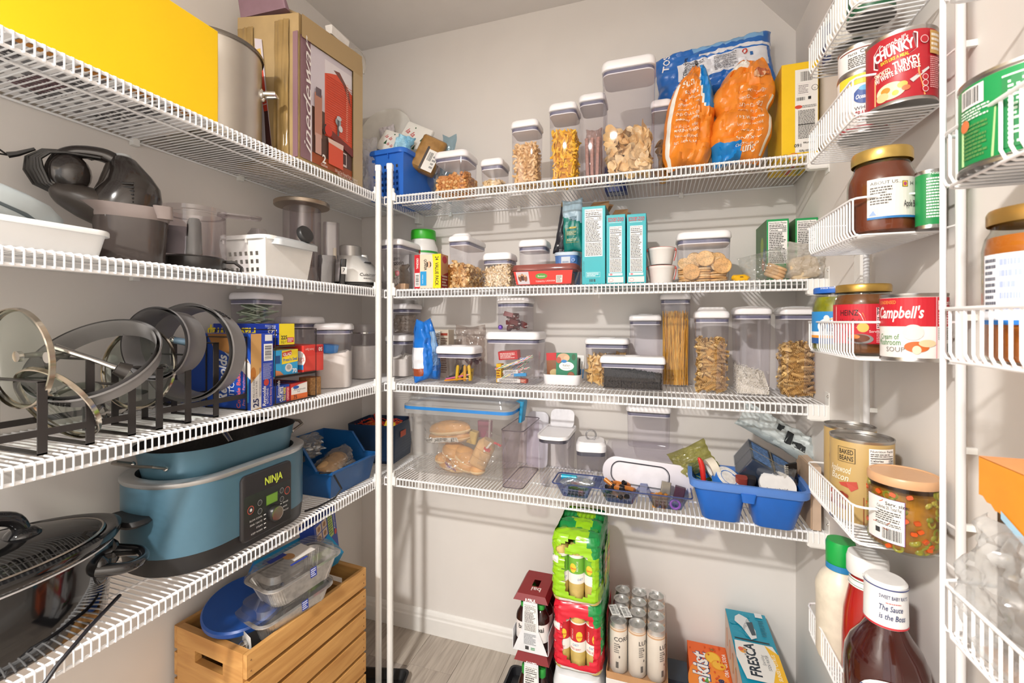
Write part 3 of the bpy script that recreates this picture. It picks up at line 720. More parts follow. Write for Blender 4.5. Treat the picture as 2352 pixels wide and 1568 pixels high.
packet('napkin_pack', 'white holiday napkin pack with red script tilted in the basket, upper one', 'napkins', (wx(925, 1.53), 1.56, wz(352, wx(925, 1.53), 1.56)), (-.2, .45, .05), .125, .125, .022, '#f0eee8', lala)
packet('napkin_pack', 'white holiday napkin pack with red script drooping at the left, lower one', 'napkins', (wx(897, 1.50), 1.49, wz(352, wx(897, 1.5), 1.49)), (-.35, .35, .1), .125, .095, .02, '#efece6', lala)
def brwn(a, w, h): a.r(w*.50, h*.02, w*.95, h*.62, '#e9e6e0').bars(w*.55, h*.3, w*.74, h*.55, n=10).fine(w*.77, h*.1, w*.92, h*.5, 4, '#777777').r(w*.40, h*.0, w*.49, h*.68, '#3b3231')
packet('wrapped_parcel', 'brown wrapped parcel with a white barcode sticker leaning in the blue basket', 'parcel', (wx(967, 1.50), 1.5, zb+.115), (-.1, .42, .35), .095, .14, .055, '#a97f45', brwn, .35, col2='#8f6832')
t, a = bag('candy_bag', 'light blue candy bag between napkins and brown parcel', 'bag', (wx(917, 1.46), 1.455, wz(362, wx(917, 1.46), 1.455)), (-.2, .3, .2), .07, .095, .03, ['#9fd0e6', '#7fb9d8'], lambda u, v: 1 if u+v > .5 else 0, seed=5, crum=.008); a.done(t) if a.cols else None
t, a = bag('party_bag', 'small magenta and white party bag behind the napkins', 'bag', (wx(880, 1.55), 1.60, wz(350, wx(880, 1.55), 1.6)), (-.1, -.2, .1), .07, .12, .03, ['#e9e4ea', '#b5378f'], lambda u, v: 1 if v < -.1 and u > -.2 else 0, seed=6, crum=.006)
# stemmed glass shade and a red tag on a clear bag
t = thing('glass_bowl', 'cut glass bowl showing behind the granola box', 'bowl', (wx(1003, 1.60), 1.60, zb))
gl = clear('#dfe3e2', .35, .12, .12, 'cutglass'); pr = []
M().lathe([(.02, 0), (.022, .004), (.008, .012), (.007, .06), (.02, .07), (.036, .095), (.04, .125)], 24, top=False).obj('bowl', gl, t, smooth=.6)
for i in range(24): M().sphere((.04*math.cos(i*PI/12), .04*math.sin(i*PI/12), .125), .004, 6, 4).obj('bead', gl, t) if i < 24 else None
t, a = bag('treat_bag', 'clear treat bag with a blue tie and round red tag', 'bag', (wx(1022, 1.57), 1.565, zb), (0, .08, 0), .06, wz(310, wx(1022, 1.57), 1.57)-zb, .04, [], seed=12, crum=.006, film=[clear('#cfe3ec', .3, .1, .2, 'film')], pinch=.8)
M().lathe([(.009, -.001), (.009, .001)], 18, X=XF((.014, -.012, .135), (PI/2, 0, 0))).obj('tag', mat('#c8352c', .4), t)
# clear shopping bag slumped at the corner
t, a = bag('shopping_bag', 'white translucent shopping bag slumped between carton and basket', 'bag', (wx(851, 1.44), 1.425, LZ[0]+.02), (0, -.05, .7), .085, .215, .05, [], seed=14, crum=.012, film=[clear('#f6f4f4', .2, .2, .8, 'film')], fr=22)
# ================================================================ back wall, second shelf
t = popb('clear protein powder container with a scoop bag, behind the posts', 1, 868, 968, 548, YF+.01, .15, lid=.022)
w, d, b = t['dims']; bg2, a2 = bag('powder_bag', 'dull grey powder bag folded inside the protein container', 'bag', t.matrix_basis @ Vector((-.01, .02, .004)), 0, w*.7, b*.62, .06, ['#8d8377'], seed=8, crum=.01, rough=.5)
a = Art(plane((-w/2, -d/2-.003, 0), (1, 0, 0), (0, 0, 1))); a.t('orgain', w*.52, b*.66, .012, '#3f3835'); a.t('protein', w*.52, b*.55, .014, '#3f3835', bold=.02); a.e(w*.88, b*.36, .010, .010, '#b4646c').t('21', w*.88, b*.34, .008, '#e8dcd8', al='c'); a.e(w*.7, b*.34, .007, .012, '#7f9a72'); a.done(t, 'printed_name')
sc_ = tag(M().loft([(0, .05, .03, .003), (.02, .03, .03, .003, .012, 0)]).obj('scoop', mat('#c9a583', .5), None, t.matrix_basis @ Vector((.022, -.03, .004))), 'tan plastic scoop lying in the protein container', 'scoop')
# white tub, green lid
x, y = wx(967, 1.59), 1.61; r = .058; ht = wz(525, x, y-.05)-BZ[1]
t = thing('powder_tub', 'white plastic tub with a bright green lid', 'tub', (x, y, BZ[1]))
M().lathe([(r*.95, 0), (r, .006), (r, ht*.66), (r*.98, ht*.72), (r*.84, ht*.80), (r*.80, ht*.83), (r*.80, ht*.9)], 36).obj('tub', mat('#f1f0ee', .3, var=.01), t, smooth=.9)
M().lathe([(r*.86, ht*.85), (r*.87, ht*.855), (r*.86, ht*.97), (r*.83, ht), (.001, ht)], 36).obj('lid', mat('#37b32a', .35, var=.02), t, smooth=.6)
a = Art(cyl(r, 0, look(x, y)), seg=.006, base=.0004); a.r(-.05, .01, .08, ht*.64, '#efeeec').r(-.05, ht*.62, .08, ht*.655, '#3aa548').r(-.05, ht*.60, -.012, ht*.655, '#c23a35').t('Nutrition Facts', .0, ht*.5, .007, '#222222', bold=.01, w=.04).fine(0, .02, .045, ht*.46, 9); a.done(t)
# oatmeal value pack
cx, cy, z, w, d, h = back(1, 952, 1029, 584, YF-.004, .055)
t = carton('oatmeal_carton', 'beige red and yellow oatmeal value pack carton', 'box', cx, cy, z, w, d, h, '#ead6bd'); a = face(t, 'front')
a.r(0, 0, w*.21, h, '#c5202b').r(w*.02, h*.05, w*.2, h*.46, '#f0eeea').bars(w*.05, h*.08, w*.17, h*.42, n=14, vert=False).t('ORIGINAL', w*.08, h*.9, .008, '#f3ece6', rot=-PI/2, bold=.02, w=h*.32)
a.p([(w*.70, 0), (w, 0), (w, h), (w*.68, h), (w*.71, h*.75), (w*.72, h*.3)], '#f2dc12').t('24  VALUE PACK', w*.79, h*.93, .013, '#2a2620', rot=-PI/2, bold=.02, w=h*.86)
a.t('QUAKER', w*.38, h*.86, .009, '#2a2522', rot=-PI/2, bold=.02, w=h*.33).e(w*.55, h*.7, .007, .012, '#e6b592').p([(w*.47, h*.78), (w*.47, h*.62), (w*.52, h*.64), (w*.52, h*.76)], '#2b2725').p([(w*.58, h*.8), (w*.64, h*.74), (w*.64, h*.66), (w*.58, h*.6), (w*.61, h*.7)], '#2b2725')
a.r(w*.23, h*.08, w*.46, h*.5, '#2a9bd8').t('MADE WITH', w*.3, h*.4, .004, '#e8f4fa', rot=-PI/2, w=h*.26); a.done(t)
a = face(t, 'right'); a.r(0, 0, d, h, '#9c2a26').p([(0, h), (d, h), (d, h*.5), (0, h*.35)], '#d8a070').e(d*.5, h*.85, d*.32, .013, '#c42834').fine(d*.15, h*.05, d*.9, h*.4, 4, '#ead8c8'); a.done(t)
# orange bag behind
t, a = bag('snack_bag', 'orange crinkled snack bag behind the oatmeal carton', 'bag', (wx(1016, 1.52), 1.525, BZ[1]), (0, .12, 0), .10, .105, .05, ['#e39a38', '#c86a22'], lambda u, v: 1 if v > .7 else 0, seed=31, crum=.006); a.e(.03, .075, .004, .002, '#f4d98a').t('Cinnamon Crunch', .035, .08, .006, '#f6e8d0', w=.05).t('corn cereal', .04, .07, .005, '#f6e8d0'); a.done(t)
# cereal dispenser box
flk = [mat('#dcb070', .6, var=.1, scale=80), mat('#cf9c5c', .6, var=.1, scale=80), mat('#ebca92', .6, var=.1, scale=80)]
t = popb('clear pouring container of oat cereal with its white cap flipped up', 1, 1027, 1118, 540, YF, .17, lid=.02, flip=True, taper=.9)
w, d, b = t['dims']; m = M(); heap(m, w-.01, d-.01, .012, .004, b*.45, .008, 4, tilt=(-.35, 0)); m.obj('cereal_core', flk[1], t, smooth=True)
bits(t, 'cereal', g_flake, shell(w-.008, d-.008, b*.47, 380, 31, 'frt', .01, tilt=(-.35, 0)), flk, 32, (.55, 1.1))
# low oats box
t = popb('low clear box nearly full of pale rolled oats', 1, 1106, 1191, 579, YF, .09)
w, d, b = t['dims']; m = M(); heap(m, w-.01, d-.01, .012, .004, b*.72, .006, 4, tilt=(.25, 0)); m.obj('oat_core', oatm[2], t, smooth=True)
bits(t, 'oats', g_oat, shell(w-.008, d-.008, b*.74, 700, 33, 'frt', .006, tilt=(.25, 0)), oatm, 34, (.8, 1.4))
# empty box behind
t = popb('empty clear box with white lid behind the red deli tub', 1, 1188, 1268, 549, YF+.07, .09)
# red deli tub
cx, cy, z, w, d, h = back(1, 1172, 1338, 606, YF-.004, .115)
t = thing('deli_tub', 'shallow clear plastic tub with a red label', 'tub', (cx, cy, z))
tubm = clear('#efe6e4', .2, .06, .1, 'tub')
M().loft([(0, w*.82, d*.8, .016), (.002, w*.84, d*.82, .018), (h*.72, w*.95, d*.95, .022), (h*.74, w, d, .026)], top=False, n=5).obj('tub', tubm, t, smooth=.8)
M().loft([(h*.73, w*1.005, d*1.005, .026), (h*.82, w*1.005, d*1.005, .026), (h, w*.95, d*.93, .022)], n=5).obj('lid', clear('#d98a80', .25, .08, .45, 'tublid'), t, smooth=.8)
m = M(); heap(m, w*.8, d*.78, .016, .003, h*.55, .004, 2); m.obj('contents', mat('#c9705e', .6, var=.15, scale=40), t, smooth=True)
a = Art(lambda u, v, hh: Vector((-w*.41-.0*v+u*(1+.13*v/h)-w*.06*v/h, -d*.412-.088*d*v/h/.72*.9-hh, v)))
a.r(w*.0, h*.06, w*.82, h*.68, '#d9382f').r(w*.03, h*.08, w*.21, h*.66, '#c9c3c8').e(w*.075, h*.36, .006, .011, '#7a4a34').e(w*.115, h*.4, .006, .011, '#4a342c').e(w*.155, h*.36, .006, .011, '#8a5a44').e(w*.075, h*.48, .004, .004, '#d8a888').e(w*.115, h*.52, .004, .004, '#b88868').e(w*.155, h*.48, .004, .004, '#e0b494')
a.e(w*.39, h*.44, w*.085, h*.13, '#5e9a44').t('Buitoni', w*.39, h*.40, h*.08, '#eef2e4', al='c').t('TOMATO', w*.3, h*.16, h*.07, '#f4e6e0').t('LASAGNA', w*.45, h*.18, h*.07, '#f4e6e0').r(w*.6, h*.12, w*.69, h*.46, '#e6ddd6').fine(w*.61, h*.15, w*.68, h*.44, 5); a.done(t)
# ice cream carton with pouches on it
cx, cy, z, w, d, h = back(1, 1272, 1337, 578, YF+.085, .10)
t = thing('ice_cream_carton', 'blue swirl patterned carton with a pale blue lid under the pouches', 'carton', (cx, cy, z))
M().loft([(0, w*.9, d*.9, .02), (h*.93, w, d, .022)], n=5).obj('carton', mat('#5b86c9', .4, var=.2, scale=28), t, smooth=.8)
M().loft([(h*.90, w*1.04, d*1.04, .024), (h*.99, w*1.04, d*1.04, .024), (h, w, d, .022)], n=5).obj('lid', mat('#c9d9ea', .4), t, smooth=.8)
a = Art(lambda u, v, hh: Vector((-w*.46+u, -d*.452-.05*d*v/h-hh, v))); a.r(w*.28, h*.1, w*.66, h*.86, '#d6dfe9').p([(w*.05, h*.45), (w*.17, h*.7), (w*.28, h*.45), (w*.17, h*.3)], '#7a3f2c').fine(w*.33, h*.45, w*.6, h*.75, 4, '#8aa0c0')
for i in range(5):
    a.e(w*(.74+.05*(i % 3)), h*(.2+.14*i), .006, .006, '#9cbce6').e(w*(.74+.05*(i % 3)), h*(.2+.14*i), .004, .004, '#4f7cc4')
a.done(t)
zt = z+h
t, a = bag('pouch', 'teal green stand-up pouch with a pale blue upper third', 'pouch', (wx(1318, 1.535), 1.535, zt+.001), (.0, -.03, -.15), .075, wz(456, wx(1318, 1.53), 1.53)-zt, .035, ['#127a70', '#a9c3d3'], lambda u, v: 1 if v > .22-.15*u else 0, seed=2, crum=.003, rough=.35)
a.r(.016, .035, .062, .036, '#c9b25a').r(.016, .035, .017, .085, '#c9b25a').r(.016, .085, .062, .086, '#c9b25a').r(.03, .083, .055, .089, '#d2c268').fine(.02, .06, .058, .075, 4, '#c9d2a8').fine(.02, .04, .055, .05, 2, '#c9d2a8').fine(.03, .11, .06, .125, 4, '#6f8796'); a.done(t)
t, a = bag('pouch', 'black coffee pouch leaning left behind the teal pouch', 'pouch', (wx(1287, 1.54), 1.565, zt+.001), (.05, .17, .25), .065, wz(464, wx(1290, 1.56), 1.56)-zt, .035, ['#2a2b33', '#8a6a3a'], lambda u, v: 1 if v > .78 and u < 0 else 0, seed=6, crum=.004)
a.t('net wt', .02, .012, .006, '#d8d8dc').e(.012, .03, .003, .003, '#e8e8ea').fine(.02, .002, .05, .01, 2, '#c8c8cc'); a.done(t)
# teal cracker cartons
def teal(px0, px1, pyt, label, cal, dog, nm='cracker_carton', dd=.17, openflap=True, yf=YF+.004):
    cx, cy, z, w, d, h = back(1, px0, px1, pyt, yf, dd)
    w = wx(px1, yf)-wx(px0, yf); cx = (wx(px1, yf)+wx(px0, yf))/2
    t = carton(nm, label, 'box', cx, cy, z, w-.002, d, h, '#22a9b4'); w -= .002; a = face(t, 'front')
    if dog:
        a.t('SCOOBY-DOO!', w*.5, h*.90, .012, '#2a1d3a', al='c', bold=.03, w=w*.82).t('SCOOBY-DOO!', w*.5, h*.90, .012, '#c8343c', al='c', bold=.012, w=w*.8); a.r(w*.15, h*.882, w*.8, h*.888, '#dff0f0')
        a.facts(w*.17, h*.16, w*.82, h*.83, cal, rows=14).r(w*.12, h*.115, w*.85, h*.15, '#e6e2de').e(w*.26, h*.132, .004, .003, '#d07a80').r(w*.08, .003, w*.9, h*.095, '#e8d9d8').e(w*.25, h*.05, .007, .005, '#d86a6a').e(w*.25, h*.05, .006, .004, '#e8d9d8')
    else:
        a.facts(w*.12, h*.355, w*.88, h*.965, cal, rows=14).r(w*.18, h*.09, w*.78, h*.155, '#bfe6ea').r(w*.19, h*.094, w*.77, h*.151, '#22a9b4').fine(w*.22, h*.1, w*.74, h*.147, 3, '#d6f0f2').bars(w*.32, h*.03, w*.58, h*.065, n=6).fine(w*.06, h*.1, w*.1, h*.3, 9, '#14808a')
    a.done(t)
    a = face(t, 'right'); a.r(0, 0, d, h, '#1a7f87').p([(0, 0), (d*.3, 0), (0, h*.4)], '#c8603a'); a.done(t)
    if openflap:
        fm = mat('#8a6a48', .6, var=.05)
        M().add([(-w/2, -d*.1, h), (w/2, -d*.1, h), (w*.55, .0, h+.035), (-w*.2, .02, h+.04)], [(0, 1, 2, 3)]).obj('flap', fm, t)
        M().add([(-w/2, d*.1, h), (w/2, d*.1, h), (w*.7, d*.2, h+.03), (-w*.1, d*.25, h+.045)], [(0, 1, 2, 3)]).obj('flap', fm, t)
    return t
teal(1336, 1391, 474, 'tallest teal cracker carton with an open top', '190', False)
teal(1392, 1437, 493, 'middle teal cracker carton with an open top', '80', True)
teal(1439, 1485, 491, 'closed teal cracker carton next to the white pails', '80', True, openflap=False)
# two little pails
pm_ = mat('#e9e6e2', .4, var=.015)
for i, (pt, lab) in enumerate(((609, 'lower of two small white pails with red trim'), (567, 'upper of two small white pails with red trim'))):
    x = wx(1519, 1.45); pb = (650, 607)[i]; z0 = BZ[1]+.0005 if i == 0 else wz(609, x, 1.45)+.001
    h = wz(pt, x, 1.42)-z0; r = .042
    t = thing('small_pail', lab, 'pail', (x, 1.455, z0))
    M().lathe([(r*.74, 0), (r*.76, .002), (r*.94, h*.82), (r*.95, h*.83), (r, h*.9), (r, h), (r*.93, h), (r*.72, .004), (.001, .004)], 30).obj('pail', pm_, t, smooth=.6)
    for s in (-1, 1):
        M().box((s*r*.98, -.006, h*.9), (.004, .012, .007)).obj('handle_mount', mat('#cf4432', .4), t)
    M().tube([(-r*1.04, -.006, h*.9), (-r*.98, -.012, h*.5), (-r*.86, -.018, .01)], .0012, 5).obj('handle', mat('#e9e0dc', .4), t)
    M().tube([(r*1.04, -.006, h*.9), (r*.98, -.012, h*.5), (r*.86, -.018, .01)], .0012, 5).obj('handle', mat('#cf4432', .4), t)
    M().lathe([(r*1.005, h*.985), (r*1.005, h*1.0)], 30, bot=False, top=False).obj('red_rim', mat('#cf4432', .4), t)
# round crackers
t = popb('square clear container of round crackers next to the white pails', 1, 1551, 1683, 529, YF, .12, lid=.022)
w, d, b = t['dims']
def g_rc(r=.0245):
    m = M(); m.lathe([(r*.92, -.003), (r, -.001), (r, .001), (r*.92, .003), (r*.55, .0034), (.0001, .0034)], 20, bot=True, top=False); return m
rcm = [g_rc().mesh('round_cracker', mat(c, .6, var=.16, scale=70, bump=.4), .5) for c in ('#e2b87c', '#d8a868', '#ecca96')]
dots = M()
for i in range(26):
    a_ = i*2.4; r_ = .0042*math.sqrt(i); dots.lathe([(.0009, .0034), (.0009, .0037)], 5, X=XF((r_*math.cos(a_), r_*math.sin(a_), 0)))
dm = dots.mesh('dimples', mat('#8d6535', .7))
P = []
for sx, n in ((-.045, 6), (-.001, 6), (.042, 4)):
    for i in range(n): P.append(((sx+R.uniform(-.002, .002), -.022+R.uniform(-.003, .003), .0055+i*.0068), (R.uniform(-.05, .05), R.uniform(-.05, .05), R.uniform(0, 6))))
P += [((-.034, -.046, .03), (1.35, .0, .1)), ((-.047, -.03, .055), (.9, .35, 0)), ((.004, -.045, .068), (1.3, 0, -.05)), ((.05, -.045, .045), (1.35, .05, -.1)), ((.043, -.036, .05), (1.3, .1, .2)),
      ((.038, -.022, .066), (1.15, -.2, 0)), ((.02, -.012, .07), (1.2, .1, .2)), ((-.02, -.01, .07), (1.2, -.1, .3)), ((-.01, .02, .05), (.5, 0, 0)), ((.03, .03, .04), (.2, .2, 0))]
for i, (lc, rt) in enumerate(P):
    o = tag(link('round_cracker', rcm[i % 3]), 'round golden cracker in the square clear container', 'cracker', 'round crackers in the square clear container')
    o.matrix_basis = t.matrix_basis @ XF(lc, rt); k = link('dimples', dm, o)
# yellow packet
t = thing('small_packet', 'small yellow crumpled packet lying right of the cracker container', 'packet', (wx(1702, 1.42), 1.425, BZ[1]))
m = M(); m.loft([(0, .034, .025, .006), (.008, .048, .03, .008), (.014, .044, .02, .006), (.018, .03, .01, .004, -.004, 0)], n=3); m.v = [(x+.003*nz(x*90, y*90, z*90), y+.003*nz(y*90, z*90, x*90), max(0, z+.003*nz(z*90, x*90, y*90+4))) for x, y, z in m.v]; m.obj('packet', mat('#eab316', .35, var=.04), t)
M().box((.0, -.0155, .011), (.008, .001, .002)).obj('print', mat('#5a3a1a', .5), t)
# green cartons
for px0, px1, pt, lab, yf in ((1761, 1812, 502, 'left green carton with nutrition panel behind the cookie bag', YF+.07), (1827, 1879, 499, 'right green carton with nutrition panel near the right wall', YF+.07)):
    cx, cy, z, w, d, h = back(1, px0, px1, pt, yf, .15); xl, xr = wx(px0, yf), wx(px1, yf); w, cx = xr-xl, (xl+xr)/2
    t = carton('cereal_bar_carton', lab, 'box', cx, cy, z, w, d, h, '#1f9a55'); a = face(t, 'front')
    a.facts(w*.07, h*.28, w*.93, h*.965, '160', rows=10).p([(w*.1, h*.02), (w*.9, h*.02), (w*.9, h*.2), (w*.5, h*.12), (w*.1, h*.2)], '#5ec48a'); a.done(t)
    a = face(t, 'left'); a.r(0, 0, d, h, '#3f6b3a').e(d*.7, h*.3, .02, .02, '#b8673a').e(d*.6, h*.6, .02, .03, '#8aa83a').e(d*.8, h*.45, .015, .02, '#35618a'); a.done(t)
# cookies in a bag, bread in a bag
o3 = []
for i in range(4):
    o = tag(M().lathe([(.024, 0), (.0265, .003), (.0265, .006), (.024, .009)], 22).obj('cookie', mat('#d8b083', .7, var=.08, scale=60, bump=.3), None, (wx(1776, 1.425)+.0028*i, 1.43, BZ[1]+.006+i*.0088), (.12, .42, 0), smooth=.6), 'flat tan cookie in the clear bag', 'cookie', 'stack of tan cookies in the clear bag')
t, a = bag('plastic_bag', 'clear bag folded open to the left around tan cookies', 'bag', (wx(1764, 1.42), 1.43, BZ[1]), (0, -.28, 0), .115, .085, .062, [], seed=3, crum=.009, film=[clear('#fcfdfc', .35, .08, .10, 'film')], fr=26, pinch=.7)
t, a = bag('plastic_bag', 'clear frosted bag of pale bread at the right end of the shelf', 'bag', (wx(1848, 1.44), 1.44, BZ[1]), (0, .1, 0), .105, .105, .07, [], seed=17, crum=.013, film=[clear('#faf8f5', .3, .15, .5, 'film')], fr=24, pinch=.7)
bl = tag(M().loft([(0, .06, .03, .008), (.01, .075, .035, .01), (.05, .07, .035, .014), (.062, .05, .025, .01)], n=4).obj('bread_piece', mat('#d9c3a0', .8, var=.06, bump=.2), None, (wx(1852, 1.44), 1.44, BZ[1]+.004), (0, -.2, 0), smooth=.9), 'pale bread piece inside the frosted bag', 'bread')
# ================================================================ back wall, third shelf
flour = mat('#efe9df', .9, var=.02, scale=14, bump=.15)
t = popb('clear box half full of flour at the left end of the third shelf', 2, 880, 972, 770, 1.52, .125, rot=.0, lid=.022); w, d, b = t['dims']
m = M(); heap(m, w-.004, d-.004, .02, .003, b*.5, .012, 3, tilt=(.05, .1)); m.obj('flour', flour, t, smooth=True); zt = BZ[2]+b+.022+.003
t = pop('clear box with a bag of sugar stacked on the flour box', wx(931, 1.585), 1.585, zt, .105, .105, wz(697, wx(931, 1.53), 1.53)-zt, lid=.02); w, d, b = t['dims']
bg_, _ = bag('sugar_bag', 'rolled clear bag of pale sugar in the stacked box', 'bag', t.matrix_basis @ Vector((0, 0, .004)), 0, w*.9, b*.75, d*.7, [], seed=5, crum=.01, film=[clear('#d9cfc2', .3, .15, .55, 'film')], fr=25)
# blue chip bag on edge
t, a = bag('snack_bag', 'narrow bright blue crinkled snack bag standing on edge beside the flour box', 'bag', (wx(979, 1.43), 1.44, BZ[2]), (0, -.07, .95), .10, wz(731, wx(975, 1.42), 1.42)-BZ[2], .075, ['#1d74d2', '#e8eaf0', '#9a4a2a', '#8fb4dc'],
    lambda u, v: 2 if u < -.55 and -.75 < v < -.5 else (1 if u < -.6 and -.5 <= v < .1 else (3 if .15 < u < .7 and -.5 < v < .6 else 0)), seed=11, crum=.006, rough=.25, outline=lambda v: .55+.45*min(1, (1-v)*.8))
a.fine(.055, .04, .085, .11, 16, '#4a6ea0', ragged=False); a.done(t)
cx, cy, z, w, d, h = back(2, 992, 1043, 757, 1.55, .05)
t = carton('baking_mix_carton', 'cream printed carton behind the pencil box', 'box', cx, cy, z, w, d, h, '#d8cbb8'); a = face(t, 'front'); a.facts(w*.04, h*.1, w*.5, h*.97, '120').r(w*.54, h*.88, w*.95, h*.93, '#a5452f').fine(w*.56, h*.1, w*.95, h*.84, 16, '#8a6a58'); a.done(t)
# candy in a cellophane bag
t, a = bag('candy_bag', 'cellophane bag of dark red wrapped candy behind the pencil box', 'bag', (wx(1075, 1.56), 1.58, BZ[2]+.0), (0, 0, 0), .125, wz(745, wx(1075, 1.55), 1.55)-BZ[2], .07, [], seed=9, crum=.01, film=[clear('#efe9e6', .3, .1, .06, 'film')], fr=24)
q = random.Random(3); cbm = [mat('#6e2a2c', .35, var=.1), mat('#8c3434', .35, var=.1), mat('#e4dcd6', .35)]
def candy_bar(L=.03, W_=.012, H_=.008, c=0):
    m = M().loft([(0, L, W_, .002), (H_, L*.96, W_*.9, .002)], 0, n=2); m.box((L/2+.003, 0, H_/2), (.006, W_, .001), 1); m.box((-L/2-.003, 0, H_/2), (.006, W_, .001), 1); return m
cbar = [candy_bar().mesh('candy_bar', [cbm[i], cbm[2]]) for i in (0, 1)]
for i in range(22):
    o = tag(link('candy_bar', cbar[i % 2]), 'dark red wrapped candy in the cellophane bag', 'candy', 'wrapped candy in the cellophane bag')
    o.matrix_basis = Matrix.Translation(t.location) @ XF((q.uniform(-.045, .045), q.uniform(-.03, .01), .09+q.uniform(-.03, .028)), rrot(q))
# pencils and crayons
t = popb('low clear box of pencils and crayons at the front', 2, 997, 1112, 795, 1.412, .10, lid=.026); w, d, b = t['dims']; B0 = t.matrix_basis.copy()
pc = ['#e89a1e', '#e0729a', '#2d2a2c', '#c9a07a', '#f0b83a', '#3a3436', '#d0443a']
for i, c in enumerate(pc):
    L_ = .085 if i < 4 else .06
    o = thing('pencil', '%s pencil fanned in the low clear box' % ['orange', 'pink', 'black', 'tan', 'yellow', 'dark grey', 'red'][i], 'pencil')
    o.matrix_basis = B0 @ XF((-.044+.0*i, -.03+.008*i, .008+.004*(i % 3)), (0, PI/2-.12-.09*(i % 4), .08*i))
    M().lathe([(.003, 0), (.003, L_)], 6).obj('shaft', mat(c, .4), o); M().lathe([(.003, L_), (.0006, L_+.01)], 6).obj('tip', mat('#e0c096', .6), o)
for i in range(7):
    o = tag(M().loft([(0, .011, .011, .004), (.05, .011, .011, .004), (.056, .006, .006, .002)], n=3).obj('crayon', mat(['#d9b31e', '#c8951a', '#2a2826'][i % 3], .5), None), ['yellow', 'amber', 'black', 'second yellow', 'second amber', 'second black', 'third yellow'][i]+' crayon in the low clear box', 'crayon')
    o.matrix_basis = B0 @ XF((-.002+.008*i, -.02+.006*(i % 4), .008+.009*(i % 2)), (0, .1+.6*(i % 2), .5*i))
o = carton('crayon_carton', 'yellow and black crayon carton in the low clear box', 'box', 0, 0, 0, .045, .018, .04, '#caa526'); o.matrix_basis = B0 @ XF((.02, .012, .012), (0, .15, .1)); a = face(o, 'front'); a.r(0, .004, .045, .03, '#2a2620').t('CRAYONS', .004, .014, .006, '#e8c83a'); a.done(o)
# candy canes
t = popb('big clear box of candy canes and chocolate bars', 2, 1111, 1258, 762, 1.468, .135, lid=.026, taper=.96); w, d, b = t['dims']; B0 = t.matrix_basis.copy(); ztop = BZ[2]+b+.026+.004
def cane():
    m = M(); pts = [(-.055, 0, 0)]+[(-.055+.085*i/8, 0, 0) for i in range(1, 9)]+[(.03+.016*math.sin(PI*i/6), .016-.016*math.cos(PI*i/6), 0) for i in range(1, 7)]+[(.022, .032, 0)]
    n = 8; m.tube(pts, .0032, n)
    for f in range(len(m.f)): m.m[f] = [0, 1, 0, 2, 0, 3, 0, 4][((f % n)+(f//n)*1) % 8] if f < len(m.f)-2 else 0
    return m
cn = cane().mesh('candy_cane', [mat(c, .25, var=0) for c in ('#f2efe8', '#cf3a35', '#3f9a5a', '#e0c63a', '#3f6fc0')], True)
q = random.Random(8)
for i in range(11):
    o = tag(link('candy_cane', cn), 'striped candy cane in the big clear box', 'candy cane', 'candy canes in the big clear box')
    o.matrix_basis = B0 @ XF((q.uniform(-.01, .025), -d/2+.012+.009*(i % 6), .034+.0052*i), (q.uniform(-.25, .25), q.uniform(-.45, .0), q.uniform(-.25, .25)))
for lab, c, lc, sz, rt, art in (('white wrapped chocolate bar at the bottom of the big clear box', '#e3e0da', (-.01, -.05, .005), (.085, .02, .013), (0, 0, .03), '#555555'), ('red wrapped chocolate bar at the bottom right', '#b2402c', (.04, -.045, .005), (.03, .02, .014), (0, .05, -.1), '#e8c8b0'),
        ('blue wrapped chewy bar among the candy canes', '#2a94cf', (.032, -.054, .028), (.045, .01, .011), (0, -.05, 0), None), ('white striped wrapper among the candy canes', '#d9d6d2', (-.002, -.055, .035), (.055, .008, .014), (0, -.08, 0), '#3a3a3a'),
        ('yellow candy carton standing at the left inside the big clear box', '#e9bd1c', (-.048, -.042, .003), (.018, .03, .066), (0, 0, 0), '#8a3a20'), ('red crinkled sweet packet on top inside the big clear box', '#c2262c', (-.018, -.02, .084), (.075, .03, .03), (.1, -.08, -.1), '#f0d8d0')):
    o = carton('sweet_packet', lab, 'packet', 0, 0, 0, *sz, c); o.matrix_basis = B0 @ XF(lc, rt)
    if art: a = face(o, 'front'); a.fine(sz[0]*.1, sz[2]*.15, sz[0]*.9, sz[2]*.85, 4 if sz[2] < .05 else 5, art); a.done(o)
# small box of candies on top
t = pop('small clear box of wrapped chocolates stacked on the candy cane box', wx(1184, 1.52), 1.525, ztop, .115, .105, wz(683, wx(1184, 1.47), 1.47)-ztop, lid=.018, taper=.97); w, d, b = t['dims']; B0 = t.matrix_basis.copy(); q = random.Random(4)
choc = [candy_bar(.034, .014, .016).mesh('wrapped_chocolate', [mat(c, .35, var=.1), mat('#ddd6d0', .3)]) for c in ('#5e2426', '#742c2c')]
for i in range(14):
    o = tag(link('wrapped_chocolate', choc[i % 2]), 'brown wrapped chocolate in the small stacked box', 'chocolate', 'wrapped chocolates in the small stacked box')
    o.matrix_basis = B0 @ XF((q.uniform(-.025, .03), q.uniform(-.035, .01), .004+.0035*i), (q.uniform(-.3, .3), q.uniform(-.5, .5), q.uniform(-1, 1)))
tag(M().sphere((0, 0, .009), (.009, .009, .009), 12, 8).obj('foil_sweet', mat('#7a5ac0', .3, .5), None, B0 @ Vector((-.044, -.042, .003)), smooth=True), 'purple foil sweet in the small stacked box', 'sweet')
